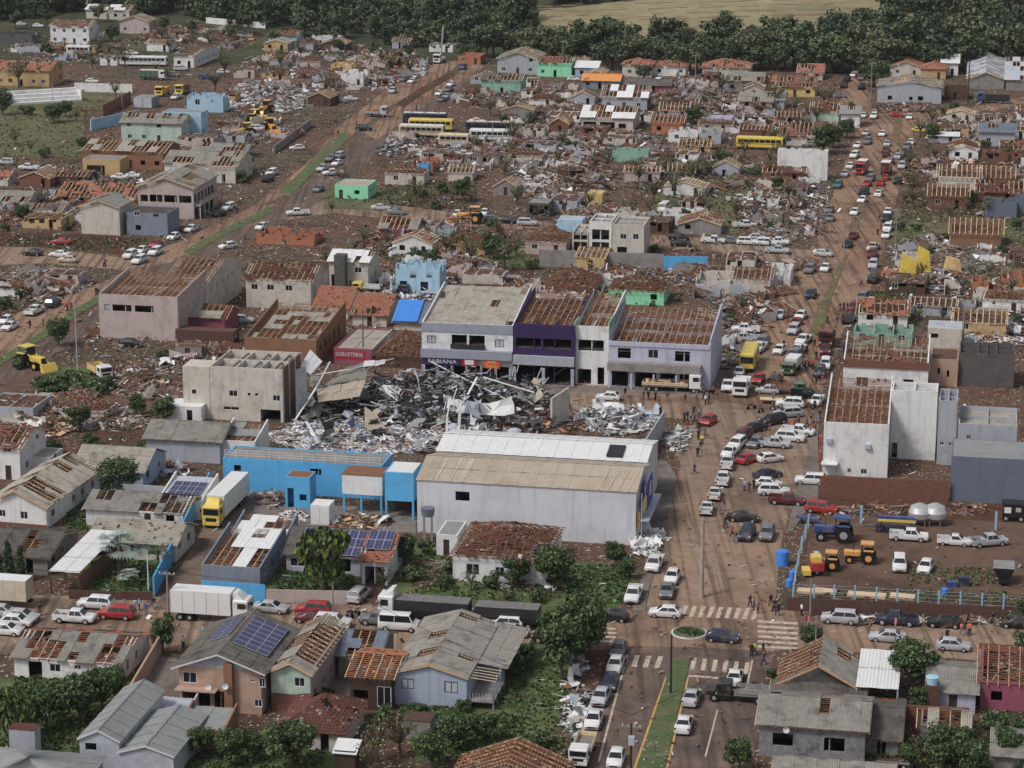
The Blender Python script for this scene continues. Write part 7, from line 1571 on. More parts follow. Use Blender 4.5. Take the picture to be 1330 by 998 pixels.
truck('white truck with striped bumper at the junction by the yellow bus', 963, 511, 191, 6.5, 'white', 'tip', bmat=metal_white, bh=1.4)
truck('small canvas covered truck in the avenue jam', 1028, 484, 200, 6, 'green', 'box', bmat=M('canvas', (168, 172, 160), var=.1), bh=1.5, w=2.0, cabh=1.4)
truck('dark green flatbed truck in the avenue jam', 1024, 512, 'r', 5.5, 'green', 'flat', bmat=wood_brown, w=2.0, cabh=1.4)
truck('red box truck, left of two on the upper avenue', 1119, 226, 200, 6, 'red', 'box', bmat=CARM['red'], bh=2.2, w=2.2)
truck('dark red box truck, right of two on the upper avenue', 1151, 226, 15, 6.5, 'red', 'box', bmat=CARM['darkred'], bh=2.2, w=2.2)
truck('blue dump truck with dark body near the right edge', 1290, 134, 'l', 9, 'blue', 'tip', bmat=metal_dark, bh=1.6)
truck('blue truck at the head of the hilltop street', 1115, 93, 195, 6, 'blue', 'box', bmat=CARM['darkblue'], bh=1.8)
truck('white dump truck parked on the bare plot left of the beige block', 130, 490, 150, 6.2, 'white', 'tip', bmat=wall_yellow, bh=1.2, w=2.2, cabh=1.7)
truck('grey scrap truck in the middle of the mud lane', 490, 152, 102, 6, 'silver', 'flat', bmat=metal_grey, load=wood_brown)
truck('yellow wrecked tow truck behind the tiled houses', 477, 381, 280, 5.5, 'yellow', 'flat', bmat=CARM['white'], w=2.0, cabh=1.4)
truck('dark pickup truck with cargo next to the tow truck', 512, 382, 100, 5.5, 'darkblue', 'flat', bmat=metal_dark, w=1.9, cabh=1.2)
truck('black and orange truck in the yard beside coaches', 1074, 447, 192, 7, 'darkred', 'tip', bmat=metal_dark, bh=1.0)
ctk = truck('crane truck with long raised boom at the head of the mud lane', 571, 82, 195, 7, 'white', 'flat', bmat=metal_grey)
beam('crane_boom', ctk, (-1, 0, 1.6), (-2, .8, 11.5), .3, .35, metal_grey)
bus('yellow school bus in the jam at the street corner', 973, 476, 191, 9, 'yellow')
bus('yellow school bus parked beside the big white wall', 987, 194, 102, 12, 'yellow')
G_ = 'coaches standing in a row in the wrecked depot'
bus('white roofed dark coach at the back of the coach row', 552, 162, 100, 12, 'darkblue', metal_white, G_); bus('coach with yellow roof, second in the coach row', 560, 170, 100, 12, 'yellow', CARM['yellow'], G_)
bus('cream coach with pale stripe, left front of the coach row', 548, 178, 100, 12, 'beige', metal_white, G_); bus('cream and yellow bus, lowest of the coach row', 590, 190, 100, 8, 'beige', wood_pale, G_)
bus('long dark coach right of the yellow roofed one', 634, 174, 97, 12, 'darkblue', wood_pale, G_); bus('pale coach with dark windows at the right end of the coach row', 640, 184, 97, 12, 'white', metal_white, G_)
# farm machines
def tractor(label, x, y, h, col, big=1.0, loader=False, name='tractor', cat='tractor'):
    root = empty(name, P(x, y), pi/2-radians(HD[h] if isinstance(h, str) else h)); tag(root, label, cat); s = big; cm = CARM[col]
    b = MB(); b.cbox((1.0*s, 0, 1.15*s), (2.0*s, .75*s, .7*s), .1, cm); b.build('bonnet', root, 30)
    b = MB(); b.box((-.2*s, 0, .75*s), (3.2*s, .5*s, .35*s), trim); b.build('chassis', root)
    bx('grille', root, (2.0*s, 0, 1.1*s), (.05, .6*s, .5*s), trim); bx('cab_roof', root, (-.7*s, 0, 2.45*s), (1.5*s, 1.4*s, .14), cm)
    for sx in (-1.35, -.1):
        for sy in (-.6, .6): bx('cab_post', root, (sx*s, sy*s, 1.75*s), (.08, .08, 1.4*s), trim)
    bx('seat', root, (-.9*s, 0, 1.35*s), (.5*s, .5*s, .5*s), trim); bx('cab_window', root, (-.1*s, 0, 1.9*s), (.04, 1.1*s, .9*s), glass_d)
    bx('exhaust', root, (.9*s, .2*s, 1.85*s), (.08, .08, .8*s), trim)
    for nm, xx, r, w_, yy in (('rear_wheel', -.9, .82, .42, .8), ('front_wheel', 1.3, .5, .3, .7)):
        m = MB(); m.cyl((0, -w_/2*s, 0), (0, w_/2*s, 0), r*s, r*s, 16, tyre)
        for q in (-1, 1): m.cyl((0, q*(w_/2-.02)*s, 0), (0, q*(w_/2+.02)*s, 0), r*.5*s, r*.45*s, 10, rim if col == 'blue' else cm)
        me = m.mesh(nm)
        for q in (-1, 1): link(nm, me, root, Matrix.Translation((xx*s, q*yy*s, r*s)))
    for q in (-1, 1): bx('mudguard', root, (-.9*s, q*.78*s, 1.7*s), (1.2*s, .4*s, .1), cm)
    if loader:
        for q in (-1, 1): beam('loader_arm', root, (0, q*.5*s, 1.6*s), (2.7*s, q*.5*s, .7*s), .15, .2, cm)
        b = MB(); b.hexa([(2.7*s, -1*s, .1), (3.3*s, -1*s, .1), (3.3*s, 1*s, .1), (2.7*s, 1*s, .1), (2.6*s, -1*s, .9*s), (2.8*s, -1*s, .9*s), (2.8*s, 1*s, .9*s), (2.6*s, 1*s, .9*s)], cm); b.build('bucket', root)
    return root
tractor('large blue tractor with white rimmed wheels in the machinery yard', 1084, 702, 'l', 'blue', 1.35)
tractor('yellow tractor with canopy in the middle of the machinery yard', 1118, 731, 'l', 'orange', 1.1); tractor('second yellow tractor beside the red and yellow harvester', 1072, 740, 'l', 'orange', 1.0)
tractor('orange digger on the wood pile in the left centre', 611, 290, 'l', 'orange', 1.5, True, 'digger', 'digger'); tractor('black and yellow loader at the left by the grass plot', 42, 478, 130, 'yellow', 1.5, True, 'loader', 'loader')
for i, (x, y, l) in enumerate(((336, 160, 'yellow loader beside the leaning wall, upper left'), (352, 172, 'orange loader nearest the leaning wall'), (345, 148, 'orange tipper machine behind the yellow loader'), (318, 178, 'yellow digger beside the blue tank truck'))):
    tractor(l, x, y, 120+i*40, ('yellow', 'orange', 'orange', 'yellow')[i], 1.5, True, 'loader', 'loader')
hv = empty('harvester', P(1060, 745), 0); tag(hv, 'red and yellow harvesting machine at the left fence of the yard', 'farm machine')
bx('body', hv, (0, 0, 1.3), (1.6, 3.2, 1.0), CARM['red']); bx('hopper', hv, (-.1, -.2, 2.1), (1.3, 1.6, .7), CARM['yellow']); bx('chute', hv, (.3, 2.2, 1.7), (.6, 1.8, .5), metal_grey); bx('header', hv, (-1.4, -1, .7), (1.0, 2.0, .6), CARM['yellow']); bx('engine_cover', hv, (.1, .9, 2.1), (1.0, .7, .4), CARM['yellow'])
wheels(hv, [0], .9, .5)
sd_ = empty('seed_drill', P(1164, 690), -radians(GAZ)); tag(sd_, 'long blue seed drill with yellow hopper band in the machinery yard', 'farm machine')
bx('hopper', sd_, (0, 0, 1.7), (5.2, .8, .7), CARM['blue']); bx('hopper_band', sd_, (0, -.42, 1.55), (5.0, .05, .35), CARM['yellow']); bx('frame', sd_, (0, -.4, .9), (5.6, .15, .15), CARM['darkblue']); bx('drawbar', sd_, (-3.2, -.8, .7), (2.2, .15, .15), CARM['darkblue'])
for i in range(14): bx('seed_unit', sd_, (-2.6+i*.4, -.7, .6), (.22, .9, .9), CARM['darkblue'])
wheels(sd_, [-2.0, 2.0], .5, .45)
im = empty('plough', P(1050, 681), -radians(GAZ)-.3); tag(im, 'small blue implement frame behind the large blue tractor', 'farm machine'); bx('frame', im, (0, 0, .9), (3.2, .9, .3), CARM['blue']); bx('coulter', im, (-1, 0, .4), (.2, .8, .8), CARM['darkblue']); bx('coulter', im, (1, 0, .4), (.2, .8, .8), CARM['darkblue'])
for i, x in enumerate((1194, 1214)):
    t = empty('silver_tank', P(x, 682), -radians(GAZ)); tag(t, ('left' if i == 0 else 'right')+' one of two rounded silver tanks behind the seed drill', 'tank'); m = MB(); prof = [(.15, .6), (.9, .75), (1.25, 1.2), (1.3, 1.9), (1.05, 2.6), (.4, 3.0)]
    for (r0, z0), (r1, z1) in zip(prof, prof[1:]): m.cyl((0, 0, z0), (0, 0, z1), r0*1.2, r1*1.2, 14, foil)
    m.build('tank', t, 50)
    for a in range(4): bx('leg', t, (cos(a*1.57+.78)*1.0, sin(a*1.57+.78)*1.0, .5), (.12, .12, 1.0), metal_grey)
dt = empty('farm_trailer', P(1303, 757), -radians(GAZ)); tag(dt, 'dark grain trailer with open top at the right of the yard', 'trailer'); b = MB()
b.hexa([(-.8, -1.2, 1.0), (.8, -1.2, 1.0), (.8, 1.2, 1.0), (-.8, 1.2, 1.0), (-1.3, -1.7, 2.4), (1.3, -1.7, 2.4), (1.3, 1.7, 2.4), (-1.3, 1.7, 2.4)], metal_dark, top=metal_dull); b.build('hopper', dt); bx('chassis', dt, (0, 0, .7), (1.2, 3.6, .3), trim); wheels(dt, [0], 1.0, .5)
dm = empty('wrecked_machine', P(1316, 676), -radians(GAZ)); tag(dm, 'black wrecked farm machine with pale side panels at the right edge', 'farm machine'); bx('body', dm, (0, 0, 1.5), (2.8, 2, 1.6), trim); bx('side_panel', dm, (-.8, -1.03, 1.7), (.9, .05, .8), wall_white); bx('side_panel', dm, (.6, -1.03, 1.8), (.7, .05, .6), wall_pink); bx('roof', dm, (0, 0, 2.5), (3.2, 2.2, .2), metal_dark); wheels(dm, [-1, 1], .9, .5)
bb_ = empty('blue_hopper', P(1246, 762), -radians(GAZ)); tag(bb_, 'blue plastic crate pair on the yard floor', 'crate'); bx('crate', bb_, (0.5, .4, .6), (1.3, 1.1, 1.2), CARM['darkblue']); bx('crate', bb_, (-.9, -.2, .35), (1.3, 1.0, .7), CARM['blue'])
for i, (x, y, r, hh, l) in enumerate(((1016, 734, .8, 1.9, 'tall blue plastic water tank standing on the pavement by the fence'), (1025, 762, .45, .9, 'small blue drum at the corner of the yard fence'), (1029, 751, .4, .9, 'small blue drum behind the corner fence post'), (1227, 773, .4, .8, 'blue drum near the wire fence in the weeds'))):
    m = MB(); m.cyl((0, 0, 0), (0, 0, hh), r, r*1.05, 14, tarp_blue); m.cyl((0, 0, hh), (0, 0, hh+.12), r*1.05, r*.6, 14, tarp_blue); o = m.build('water_tank'); o.location = P(x, y); tag(o, l, 'tank')
for i, (x, y, w_, l) in enumerate(((1052, 770, 3.0, 'left stack of pale boards by the wire fence'), (1072, 770, 2.6, 'middle stack of pale boards by the wire fence'), (1126, 775, 4.6, 'long stack of tan planks by the wire fence'), (1172, 777, 3, 'small stack of weathered boards by the wire fence'))):
    r_ = empty('plank_stack', P(x, y), -radians(GAZ)+R.uniform(-.1, .1)); tag(r_, l, 'planks')
    for k in range(18): bx('plank', r_, (R.uniform(-.1, .1), (k % 6)*.25-.6, .08+(k//6)*.12), (w_, .2, .08), wood_pale, Matrix.Rotation(R.uniform(-.05, .05), 3, 'Z'))
fn = empty('wire_fence', P(1030, 778), 0); tag(fn, 'wire fence with light blue concrete posts along the yard', 'fence'); f0 = P(1030, 778)
fp = [(1030, 778), (1057, 779), (1083, 780), (1110, 781), (1138, 783), (1165, 785), (1192, 786), (1219, 788), (1247, 789), (1275, 791), (1303, 792), (1332, 794)] 
fq = [(1030, 778), (1033, 755), (1037, 735), (1041, 716), (1046, 700), (1050, 686)]
for L__ in (fp, fq[1:]):
    for i, (x, y) in enumerate(L__): bx('post', fn, P(x, y)-f0+Vector((0, 0, 1.0)), (.18, .18, 2.0), post_blue)
for L__ in (fp, fq):
    for (a, c) in zip(L__, L__[1:]):
        for z in (.5, 1.0, 1.5, 1.85): beam('wire', fn, P(*a)-f0+Vector((0, 0, z)), P(*c)-f0+Vector((0, 0, z)), .025, .025, metal_grey)
for x, y, l in ((1118, 681, 'lone light blue post left of the seed drill'), (1293, 689, 'lone light blue post right of the silver tanks')):
    o = empty('post', P(x, y)); tag(o, l, 'post'); bx('shaft', o, (0, 0, 1.3), (.25, .25, 2.6), post_blue)
ym2 = empty('yellow_machinery', P(1195, 358), 0); tag(ym2, 'heap of yellow machine housings in the debris right of the avenue', 'wrecked machine')
for (x, y, w_, hh, m) in ((-2.5, 0, 3.4, 4.2, CARM['yellow']), (0.8, 2.0, 3.0, 5.5, CARM['yellow']), (6.4, 1, 3.6, 3.6, wall_yellow), (-6, -1, 3.5, 1.5, wall_orange)):
    b = MB(); b.hexa([(x-w_/2, y-1, 0), (x+w_/2, y-1, 0), (x+w_/2, y+1, 0), (x-w_/2, y+1, 0), (x-w_*.3, y-.7, hh), (x+w_*.36, y-.9, hh*.8), (x+w_*.4, y+.8, hh*.8), (x-w_*.3, y+.8, hh)], m); b.build('housing', ym2)
bo = empty('flat_trailer', P(1007, 524), -radians(GAZ)); tag(bo, 'flat trailer carrying pale planks across the avenue junction', 'trailer'); bx('bed', bo, (0, 0, .55), (4.6, 1.6, .14), wood_brown)
for i in range(5): bx('plank', bo, (0, -.6+i*.3, .7), (4.8, .24, .1), wood_pale)
wheels(bo, [-.3, .5], .85, .3)
# motorbikes
bkm = MB(); 
for xx in (-.62, .62): bkm.cyl((xx, -.06, .3), (xx, .06, .3), .3, .3, 12, tyre)
wm_ = bkm.mesh('wheels')
def bike(label, x, y, c, rz):
    r = empty('motorbike', P(x, y), rz); tag(r, label, 'motorbike', 'motorbikes standing in the streets'); link('wheel', wm_, r); b = MB(); b.cbox((.05, 0, .72), (.5, .26, .28), .06, CARM[c]); b.build('fuel_tank', r)
    bx('seat', r, (-.4, 0, .78), (.6, .22, .1), trim); bx('engine', r, (0, 0, .42), (.4, .24, .3), metal_grey); beam('fork', r, (.62, 0, .3), (.42, 0, .95), .06, .1, metal_grey); bx('handlebar', r, (.4, 0, 1.0), (.05, .65, .05), trim)
for e in (('red motorbike at the kerb left of the silver hatchback lorry gap', 454, 801, 'red', 1.2), ('dark motorbike next to the red one near the drooping tree wall', 462, 802, 'black', .9), ('motorbike carrying debris on the left dirt road', 135, 346, 'black', 1.5), ('bicycle like motorbike in the open junction', 976, 532, 'black', .5), ('green motorbike in the open junction', 988, 536, 'green', 1.0),
          ('dark motorbike under the sign of the furniture shop', 843, 632, 'black', 1.4), ('motorbike left of the yellow dump trucks', 165, 127, 'black', .2), ('black motorbike beside the crowd by the white block', 1004, 534, 'black', 2.0)): bike(*e)

# ================================================================ poles and wires
POLES = []
def pole(label, x, yb, yt, col=concrete, w=.28, arm=True, tr=False, lean=0):
    p = P(x, yb); h = 8.0
    for _ in range(5): h *= (yb-yt)/max(1, yb-proj(p+Vector((0, 0, h)))[1])
    r = empty('utility_pole', p, -radians(GAZ)); tag(r, label, 'utility pole'); m = MB(); m.cyl((0, 0, 0), (lean, 0, h), w*.62, w*.4, 8, col); m.build('shaft', r)
    if arm: bx('crossarm', r, (lean*.93, 0, h*.94), (2.0, .12, .14), wood_grey); [bx('insulator', r, (lean*.93+dx, 0, h*.94+.16), (.1, .1, .18), wall_white) for dx in (-.9, -.3, .3, .9)]
    if tr: bx('transformer', r, (.1, -.35, h*.72), (.6, .5, .9), metal_grey)
    POLES.append((p, h)); return r
pole('tall bare concrete lamp pole standing in the middle of the avenue', 911, 776, 674, kerb_m, .5, False)
pole('dark slim pole on the green median below the round garden', 871, 902, 824, metal_dark, .22, False)
pole('pole with crossarm and transformer at the bottom edge', 819, 1012, 940, wood_dark, .26, True, True)
pole('slim white pole left of the blue driveway wall', 193, 768, 716, metal_white, .16, False)
pole('light pole in front of the bare plot left', 101, 486, 388, metal_grey, .16, False)
pole('pole beside the white box truck', 219, 806, 742, concrete, .24)
pole('pole in front of the garden wall with drooping tree', 433, 806, 756, concrete, .2, False)
pole('pole beside the red fronted shop', 472, 470, 402, concrete_dark, .22, False)
pole('pole right of the small pale grey block', 1250, 455, 399, concrete, .3, False); pole('pole at the yard corner with the blue drum', 1052, 806, 752, concrete, .2, False)
pole('pole above the corner gabled house', 1059, 852, 800, concrete, .2, False); pole('pole among the back row houses, upper right', 903, 118, 70, concrete); pole('pole beside the hilltop street', 1131, 128, 80, concrete, .26)
pole('tall dark pole left of the long ribbed shed', 1257, 134, 76, wood_dark, .35, False); pole('pole below the orange tarpaulin house', 835, 106, 84, concrete, .22, False); pole('pole near the grey gabled house below the wood', 731, 98, 52, concrete, .24)
pole('pole on the mud lane beside the ruined houses', 640, 200, 160, concrete, .24, False); pole('brown pole beside the teal board left of the avenue', 1024, 300, 258, wood_brown, .4, False); pole('pole on the right bank of the avenue', 1163, 330, 270, concrete, .26, True)
pole('leaning pole by the stadium wall', 159, 142, 118, concrete, .26, False); pole('lamp pole inside the grandstand end', 69, 138, 110, metal_grey, .2, False); pole('mast behind the long white roof at the wood edge', 114, 24, -6, metal_white, .2, False)
pole('leaning pole among the torn trees in the middle', 806, 272, 232, wood_grey, .26, False, lean=.8); pole('pole beside the crowd at the dirt avenue', 1096, 330, 282, concrete, .26, True)
def wire(a, za, b_, zb, sag, label):
    p, q = P(*a), P(*b_); m = MB(); n = 12; pr = None
    for i in range(n+1):
        t = i/n; v = p.lerp(q, t); v.z = za*(1-t)+zb*t-sag*4*t*(1-t)
        if pr is not None: m.bar(pr, v, .035, .035, trim)
        pr = v
    o = m.build('overhead_wire'); tag(o, label, 'wire')
wire((-20, 806), 7, (219, 806), 6.6, .6, 'overhead wire along the foreground street, far left span'); wire((219, 806), 6.4, (433, 806), 5, .7, 'overhead wire above the white box truck'); wire((433, 806), 5, (819, 1012), 7, .9, 'overhead wire crossing the garden of the pale blue house')
wire((819, 1012), 7, (1059, 852), 5.2, .8, 'overhead wire crossing the green median'); wire((1059, 852), 5.2, (1370, 866), 7, .6, 'overhead wire above the right foreground houses')

# ================================================================ trees and shrubs in the town
trees('in the foreground gardens at the bottom left', 'garden trees at the bottom left', '20 966 w 80 1.1;-5 950 w 66;62 950 t 66;104 940 t 64;134 926 t 62;150 900 t 40;212 848 t 56 .7;262 985 t 44;300 996 t 50;330 990 t 40;380 998 t 66 1.2;350 905 t 26;425 905 b 16')
trees('around the pale blue gabled house', 'trees around the pale blue house', '490 990 n 70;520 985 n 66;560 1000 t 50;590 975 t 46 1.2;630 965 t 44;500 940 b 26;545 925 b 16;600 925 b 18;625 945 b 22;668 880 t 30;685 868 t 40 .8;652 1005 t 40;480 1005 n 50')
trees('at the street corner left of the round garden', 'corner trees', '730 884 t 84 .85;748 866 t 98 .8;716 858 t 66 .9;766 852 t 74 .75;742 842 t 60;700 970 b 24;680 985 b 26')
trees('in the garden below the grey hall', 'garden trees below the grey hall', '720 768 t 58 1.1;672 764 t 46;800 738 t 38;812 752 t 30;524 738 t 44;536 755 b 26;590 745 b 24;580 766 b 20;612 768 n 34;640 764 b 24;752 786 b 24;500 765 n 30;700 782 b 20;740 770 b 20;660 785 b 16;550 720 b 20')
plant('willow', 424, 772, 'large drooping light green tree in the lawn before the solar house', 92, 1.25)
plant('palm', 156, 748, 'silvery blue fan palm in the left garden, taller one', 62, 1.3, v=0); plant('palm', 168, 762, 'silvery blue palm fronds fallen on the left lawn', 24, 1.6, v=0); plant('palm', 206, 748, 'green palm beside the blue driveway wall', 40, 1.2, v=1)
trees('in front of the low old grey roofed house at the left', 'three cypresses', '12 756 c 58;28 756 c 50;-2 750 c 46', 'left')
trees('behind the long blue driveway wall on the left', 'trees left of the driveway', '152 652 t 56 1.15;22 614 b 26;130 600 t 26;118 586 b 22;185 590 b 18;116 660 b 18')
trees('on the overgrown left plots', 'plants on the left plots', '60 512 b 24 1.6;90 508 b 26 1.6;120 512 b 24 1.6;140 506 b 20;76 450 t 36;212 548 t 34 1.2;178 540 t 30;104 560 t 36 1.2;115 585 t 24;70 590 b 20;210 466 b 14;6 402 b 18;30 388 b 16;24 480 b 16')
trees('on the wasteland beside the stadium at the left edge', 'trees on the stadium wasteland', '25 115 n 44;4 150 t 30;20 190 t 26;70 160 t 24 1.3;85 152 t 22;100 158 t 20;4 130 b 16;40 200 n 20;10 236 t 22;60 205 b 14;36 150 b 16;105 190 b 14;120 90 t 22;60 70 b 16;130 70 t 24;145 55 t 22;210 55 t 22')
trees('around the pink building and the grey roofed houses', 'trees near the pink building', '322 222 t 26;315 238 b 18;30 286 t 22 1.2;64 282 t 18;290 232 b 12;88 300 b 12;6 300 b 12;240 210 b 12')
trees('on the overgrown plot in the left centre', 'trees on the left centre plot', '655 352 t 52 1.15;640 338 t 38;612 345 n 40;580 335 n 40;560 345 b 22;595 325 t 24;625 325 b 20;670 335 t 30;540 338 b 18;520 330 n 26;600 262 t 34;612 270 n 30;575 250 b 16;640 300 b 16;566 272 b 14;550 258 b 12;690 350 b 16;480 245 b 10')
trees('among the rubble of the middle rows', 'trees among the middle rubble', '780 196 t 26;805 205 b 16;836 105 t 22 1.2;900 162 t 26;740 195 b 14;850 265 n 40;875 255 n 40;895 240 t 34;920 235 n 36;940 225 t 30;865 230 n 30;830 240 n 30;910 270 n 30;955 225 t 26;890 285 b 16;980 240 t 24;850 330 b 14;905 332 t 16;760 270 b 12;700 130 b 14;690 160 b 14;655 160 b 12;860 145 t 18;878 142 t 20;1010 250 t 22;1000 215 n 24')
trees('beside the avenue head and the school bus', 'trees by the avenue head', '1070 200 t 38 1.2;1082 192 t 30;1100 180 t 28;1106 144 b 12;1032 150 t 30;1060 160 t 24;1135 112 t 36 1.3;1146 118 t 28;1195 178 t 26 1.2;1210 185 t 24;1205 200 t 20;1090 95 b 14;1040 232 t 22;1085 240 b 12;1180 245 n 26;1186 270 n 30;1176 265 t 20;1255 275 t 20;1262 262 b 14;1280 200 t 18;1020 180 b 14;1240 145 b 12;1225 150 b 10')
trees('on the grass slope right of the avenue', 'plants on the right slope', '1170 300 b 12;1190 300 b 12;1230 310 b 10;1300 330 b 12;1180 390 n 22;1150 420 b 10;1320 300 t 18;1160 440 n 20;1285 360 n 24;1250 380 n 24;1230 400 b 12;1320 420 b 12;1208 330 b 10')
trees('around the shop row and the beige ruins', 'trees around the shop row', '965 412 n 40;950 420 b 16;848 400 b 10;1024 262 n 30;1000 300 b 12;700 420 b 8;880 392 b 10')
trees('in the bottom right gardens', 'trees at the bottom right', '1052 846 t 34 1.1;1186 900 t 70 1.1;1196 925 t 40;1160 935 b 16;960 1002 t 50 .9;1225 998 t 60 1.2;1260 1010 t 50;1290 965 t 44 1.2;1310 990 t 46;1330 970 t 40;1335 860 t 44;1250 975 t 36;1180 1000 t 34;1316 812 b 20;1330 805 t 30;1195 985 n 40;1325 1000 b 24;1002 880 b 14')

# ================================================================ people
people('at the zebra crossing', 'people at the zebra crossing', '976 853 black;980 851 lime;991 851 black;992 864 navy;974 789 navy 1;979 793 grey;1001 788 black;1005 794 navy;984 797 grey')
people('working on the large batten hip roof', 'people on the batten roof', '676 735 white;697 722 blue;722 725 black;703 731 navy', z=3.6)
people('in the near part of the avenue', 'people near the tall pole', '902 616 navy 1;843 676 white 1;941 664 navy;942 686 black;951 698 red;955 705 darkx'.replace('darkx', 'brown')+';967 638 lightblue;973 640 navy;979 636 black;1004 524 grey')
people('beside the white crumpled roofing heap', 'people beside the white heap', '889 548 black;893 546 navy;897 552 black;902 548 grey;905 556 navy;908 560 black;893 560 red;907 572 black;912 578 yellow;910 586 navy;906 594 black;915 569 grey;901 540 navy;908 543 lightblue')
people('in front of the shop row', 'people before the shop row', '812 516 black;836 520 navy;842 520 black;851 521 black;866 522 navy;890 524 black;905 520 grey;914 520 navy;921 518 black;926 514 red;920 524 navy;858 541 black;916 526 white')
people('in the crowd beside the white block', 'crowd by the white block', '1024 560 red;1032 557 red;1037 555 navy;1048 556 red;1053 552 black;1056 558 navy;1047 565 darkx;1058 562 red;1060 550 grey;1042 562 black;1052 567 blue;1064 545 black;1055 540 navy'.replace('darkx', 'brown'))
people('between the jammed cars of the avenue', 'people between the jammed cars', '1044 484 navy;1050 478 red;1052 484 black;1056 480 red;1056 496 navy;1060 500 black;1064 494 grey;1046 478 grey;1050 530 white;1058 532 navy;1052 512 grey;1018 453 black 1;1058 452 black;1064 446 navy;1036 540 black;985 510 black;1006 493 navy;957 482 blue;1082 450 red;1096 460 navy;1060 468 black;1068 500 red;1051 520 navy')
people('walking on the right lane of the avenue', 'people on the right lane', '1091 404 navy;1096 403 navy;1100 404 red;1075 421 black 1;1087 422 black 1;1094 418 navy;1048 460 black;1118 372 red;1144 298 red;1142 286 red;1175 240 red;1168 242 black;1186 176 navy;1166 202 navy;1140 306 black;1148 365 black;1140 360 blue')
people('on the right foreground street', 'people on the right foreground street', '1249 825 pink;1259 826 orange;1163 819 pink;1289 811 black 1;1230 833 navy;1041 800 white;1046 815 red;1050 816 pink;1006 794 black;1010 800 navy')
people('on the left foreground street and garden', 'people on the left foreground street', '181 793 lightblue;199 791 navy 1;264 829 lightblue;238 843 white 1;149 758 black;182 752 navy;52 800 black;620 800 orange;623 806 red;447 830 pink;322 925 yellow;445 825 navy;190 799 blue')
people('beside the left avenue near the loader', 'people beside the left avenue', '39 427 navy;56 424 black;88 404 red;92 403 red;20 474 black;232 480 grey 1;125 384 black;128 386 navy;137 346 navy;61 410 black')
people('on the mud lane in the upper left centre', 'people on the mud lane', '432 178 red;439 177 black;541 145 black;526 152 navy;530 152 black;463 164 red;430 162 navy;443 165 red;437 164 black;568 104 black;308 278 navy;304 276 black;455 374 black;459 374 navy;318 312 red;425 166 navy;434 160 red')
people('beside the cross lane right of the ruins', 'people on the cross lane', '898 310 white;930 318 navy;1000 322 black;1060 320 blue;680 300 red')

# ================================================================ rows of half-standing ruins between the named buildings
def ruin_row(phrase, x0, x1, y, step, dens=.75):
    items = []; x = x0
    while x < x1:
        w = R.uniform(5, 9.5); pw = w*SC(y); yy = y+R.uniform(-5, 5); xc = x+pw/2; dp = R.uniform(5.5, 9); x += pw+R.uniform(.1, 1)*step
        if R.random() > dens: continue
        C = P(xc, yy)+udir()*dp/2
        if on_road(xc, yy) or on_road(xc-pw*.5, yy) or on_road(xc+pw*.6, yy) or on_road(xc+4, yy-9): continue
        if any((C-c).length < r+max(w, dp)*.45 for c, r in FOOT) or any(abs(cx-xc) < pw*.6 and -14 < cy-yy+6 < 12 for cx, cy in CARPOS): continue
        wm, wn = R.choice([(wall_beige, 'beige'), (wall_grey, 'grey'), (wall_white, 'white'), (concrete, 'concrete'), (brick, 'brick'), (brick_brown, 'brown'), (wall_beige, 'beige'), (wall_pink, 'pinkish'), (wall_white, 'white'), (wall_ochre, 'ochre')])
        k = R.random(); hp = R.uniform(1.7, 2.8)*SC(y)*.97
        if k < .46: roof, cv, ms, rn = 'open', None, 1, 'roofless ruin'; rm = None
        elif k < .62: roof, cv, ms, rn = R.choice(('gx', 'gy')), None, 1, 'ruin with bare rafters'; rm = None
        elif k < .7: roof, cv, ms, rn = 'hip', None, 1, 'ruin with hip of battens'; rm = None
        elif k < .88: roof, cv, ms, rn = R.choice(('gx', 'gy', 'hip')), 'tile', R.uniform(.45, .8), 'ruin with broken tiles'; rm = R.choice((tile_red, tile_orange, tile_dark))
        else: roof, cv, ms, rn = R.choice(('gx', 'gy')), 'fibro', R.uniform(.4, .7), 'ruin with torn sheets'; rm = R.choice((fibro, fibro_b, fibro_old, metal_grey))
        r, _, _ = B('r', xc-pw/2, xc+pw/2, yy, yy-hp, dp, roof, wall_m=wm, cover=cv, rmat=rm, miss=ms, rot=R.uniform(-4, 4), rise=R.uniform(.9, 1.9), cat='ruin', name='ruined_house', near=False, ceil=R.choice((redrubble, brownrubble)), group='half standing ruins', over=.2)
        items.append((r, f'{wn} {rn}', xc, yy))
    autolabel(items, phrase, 'left')
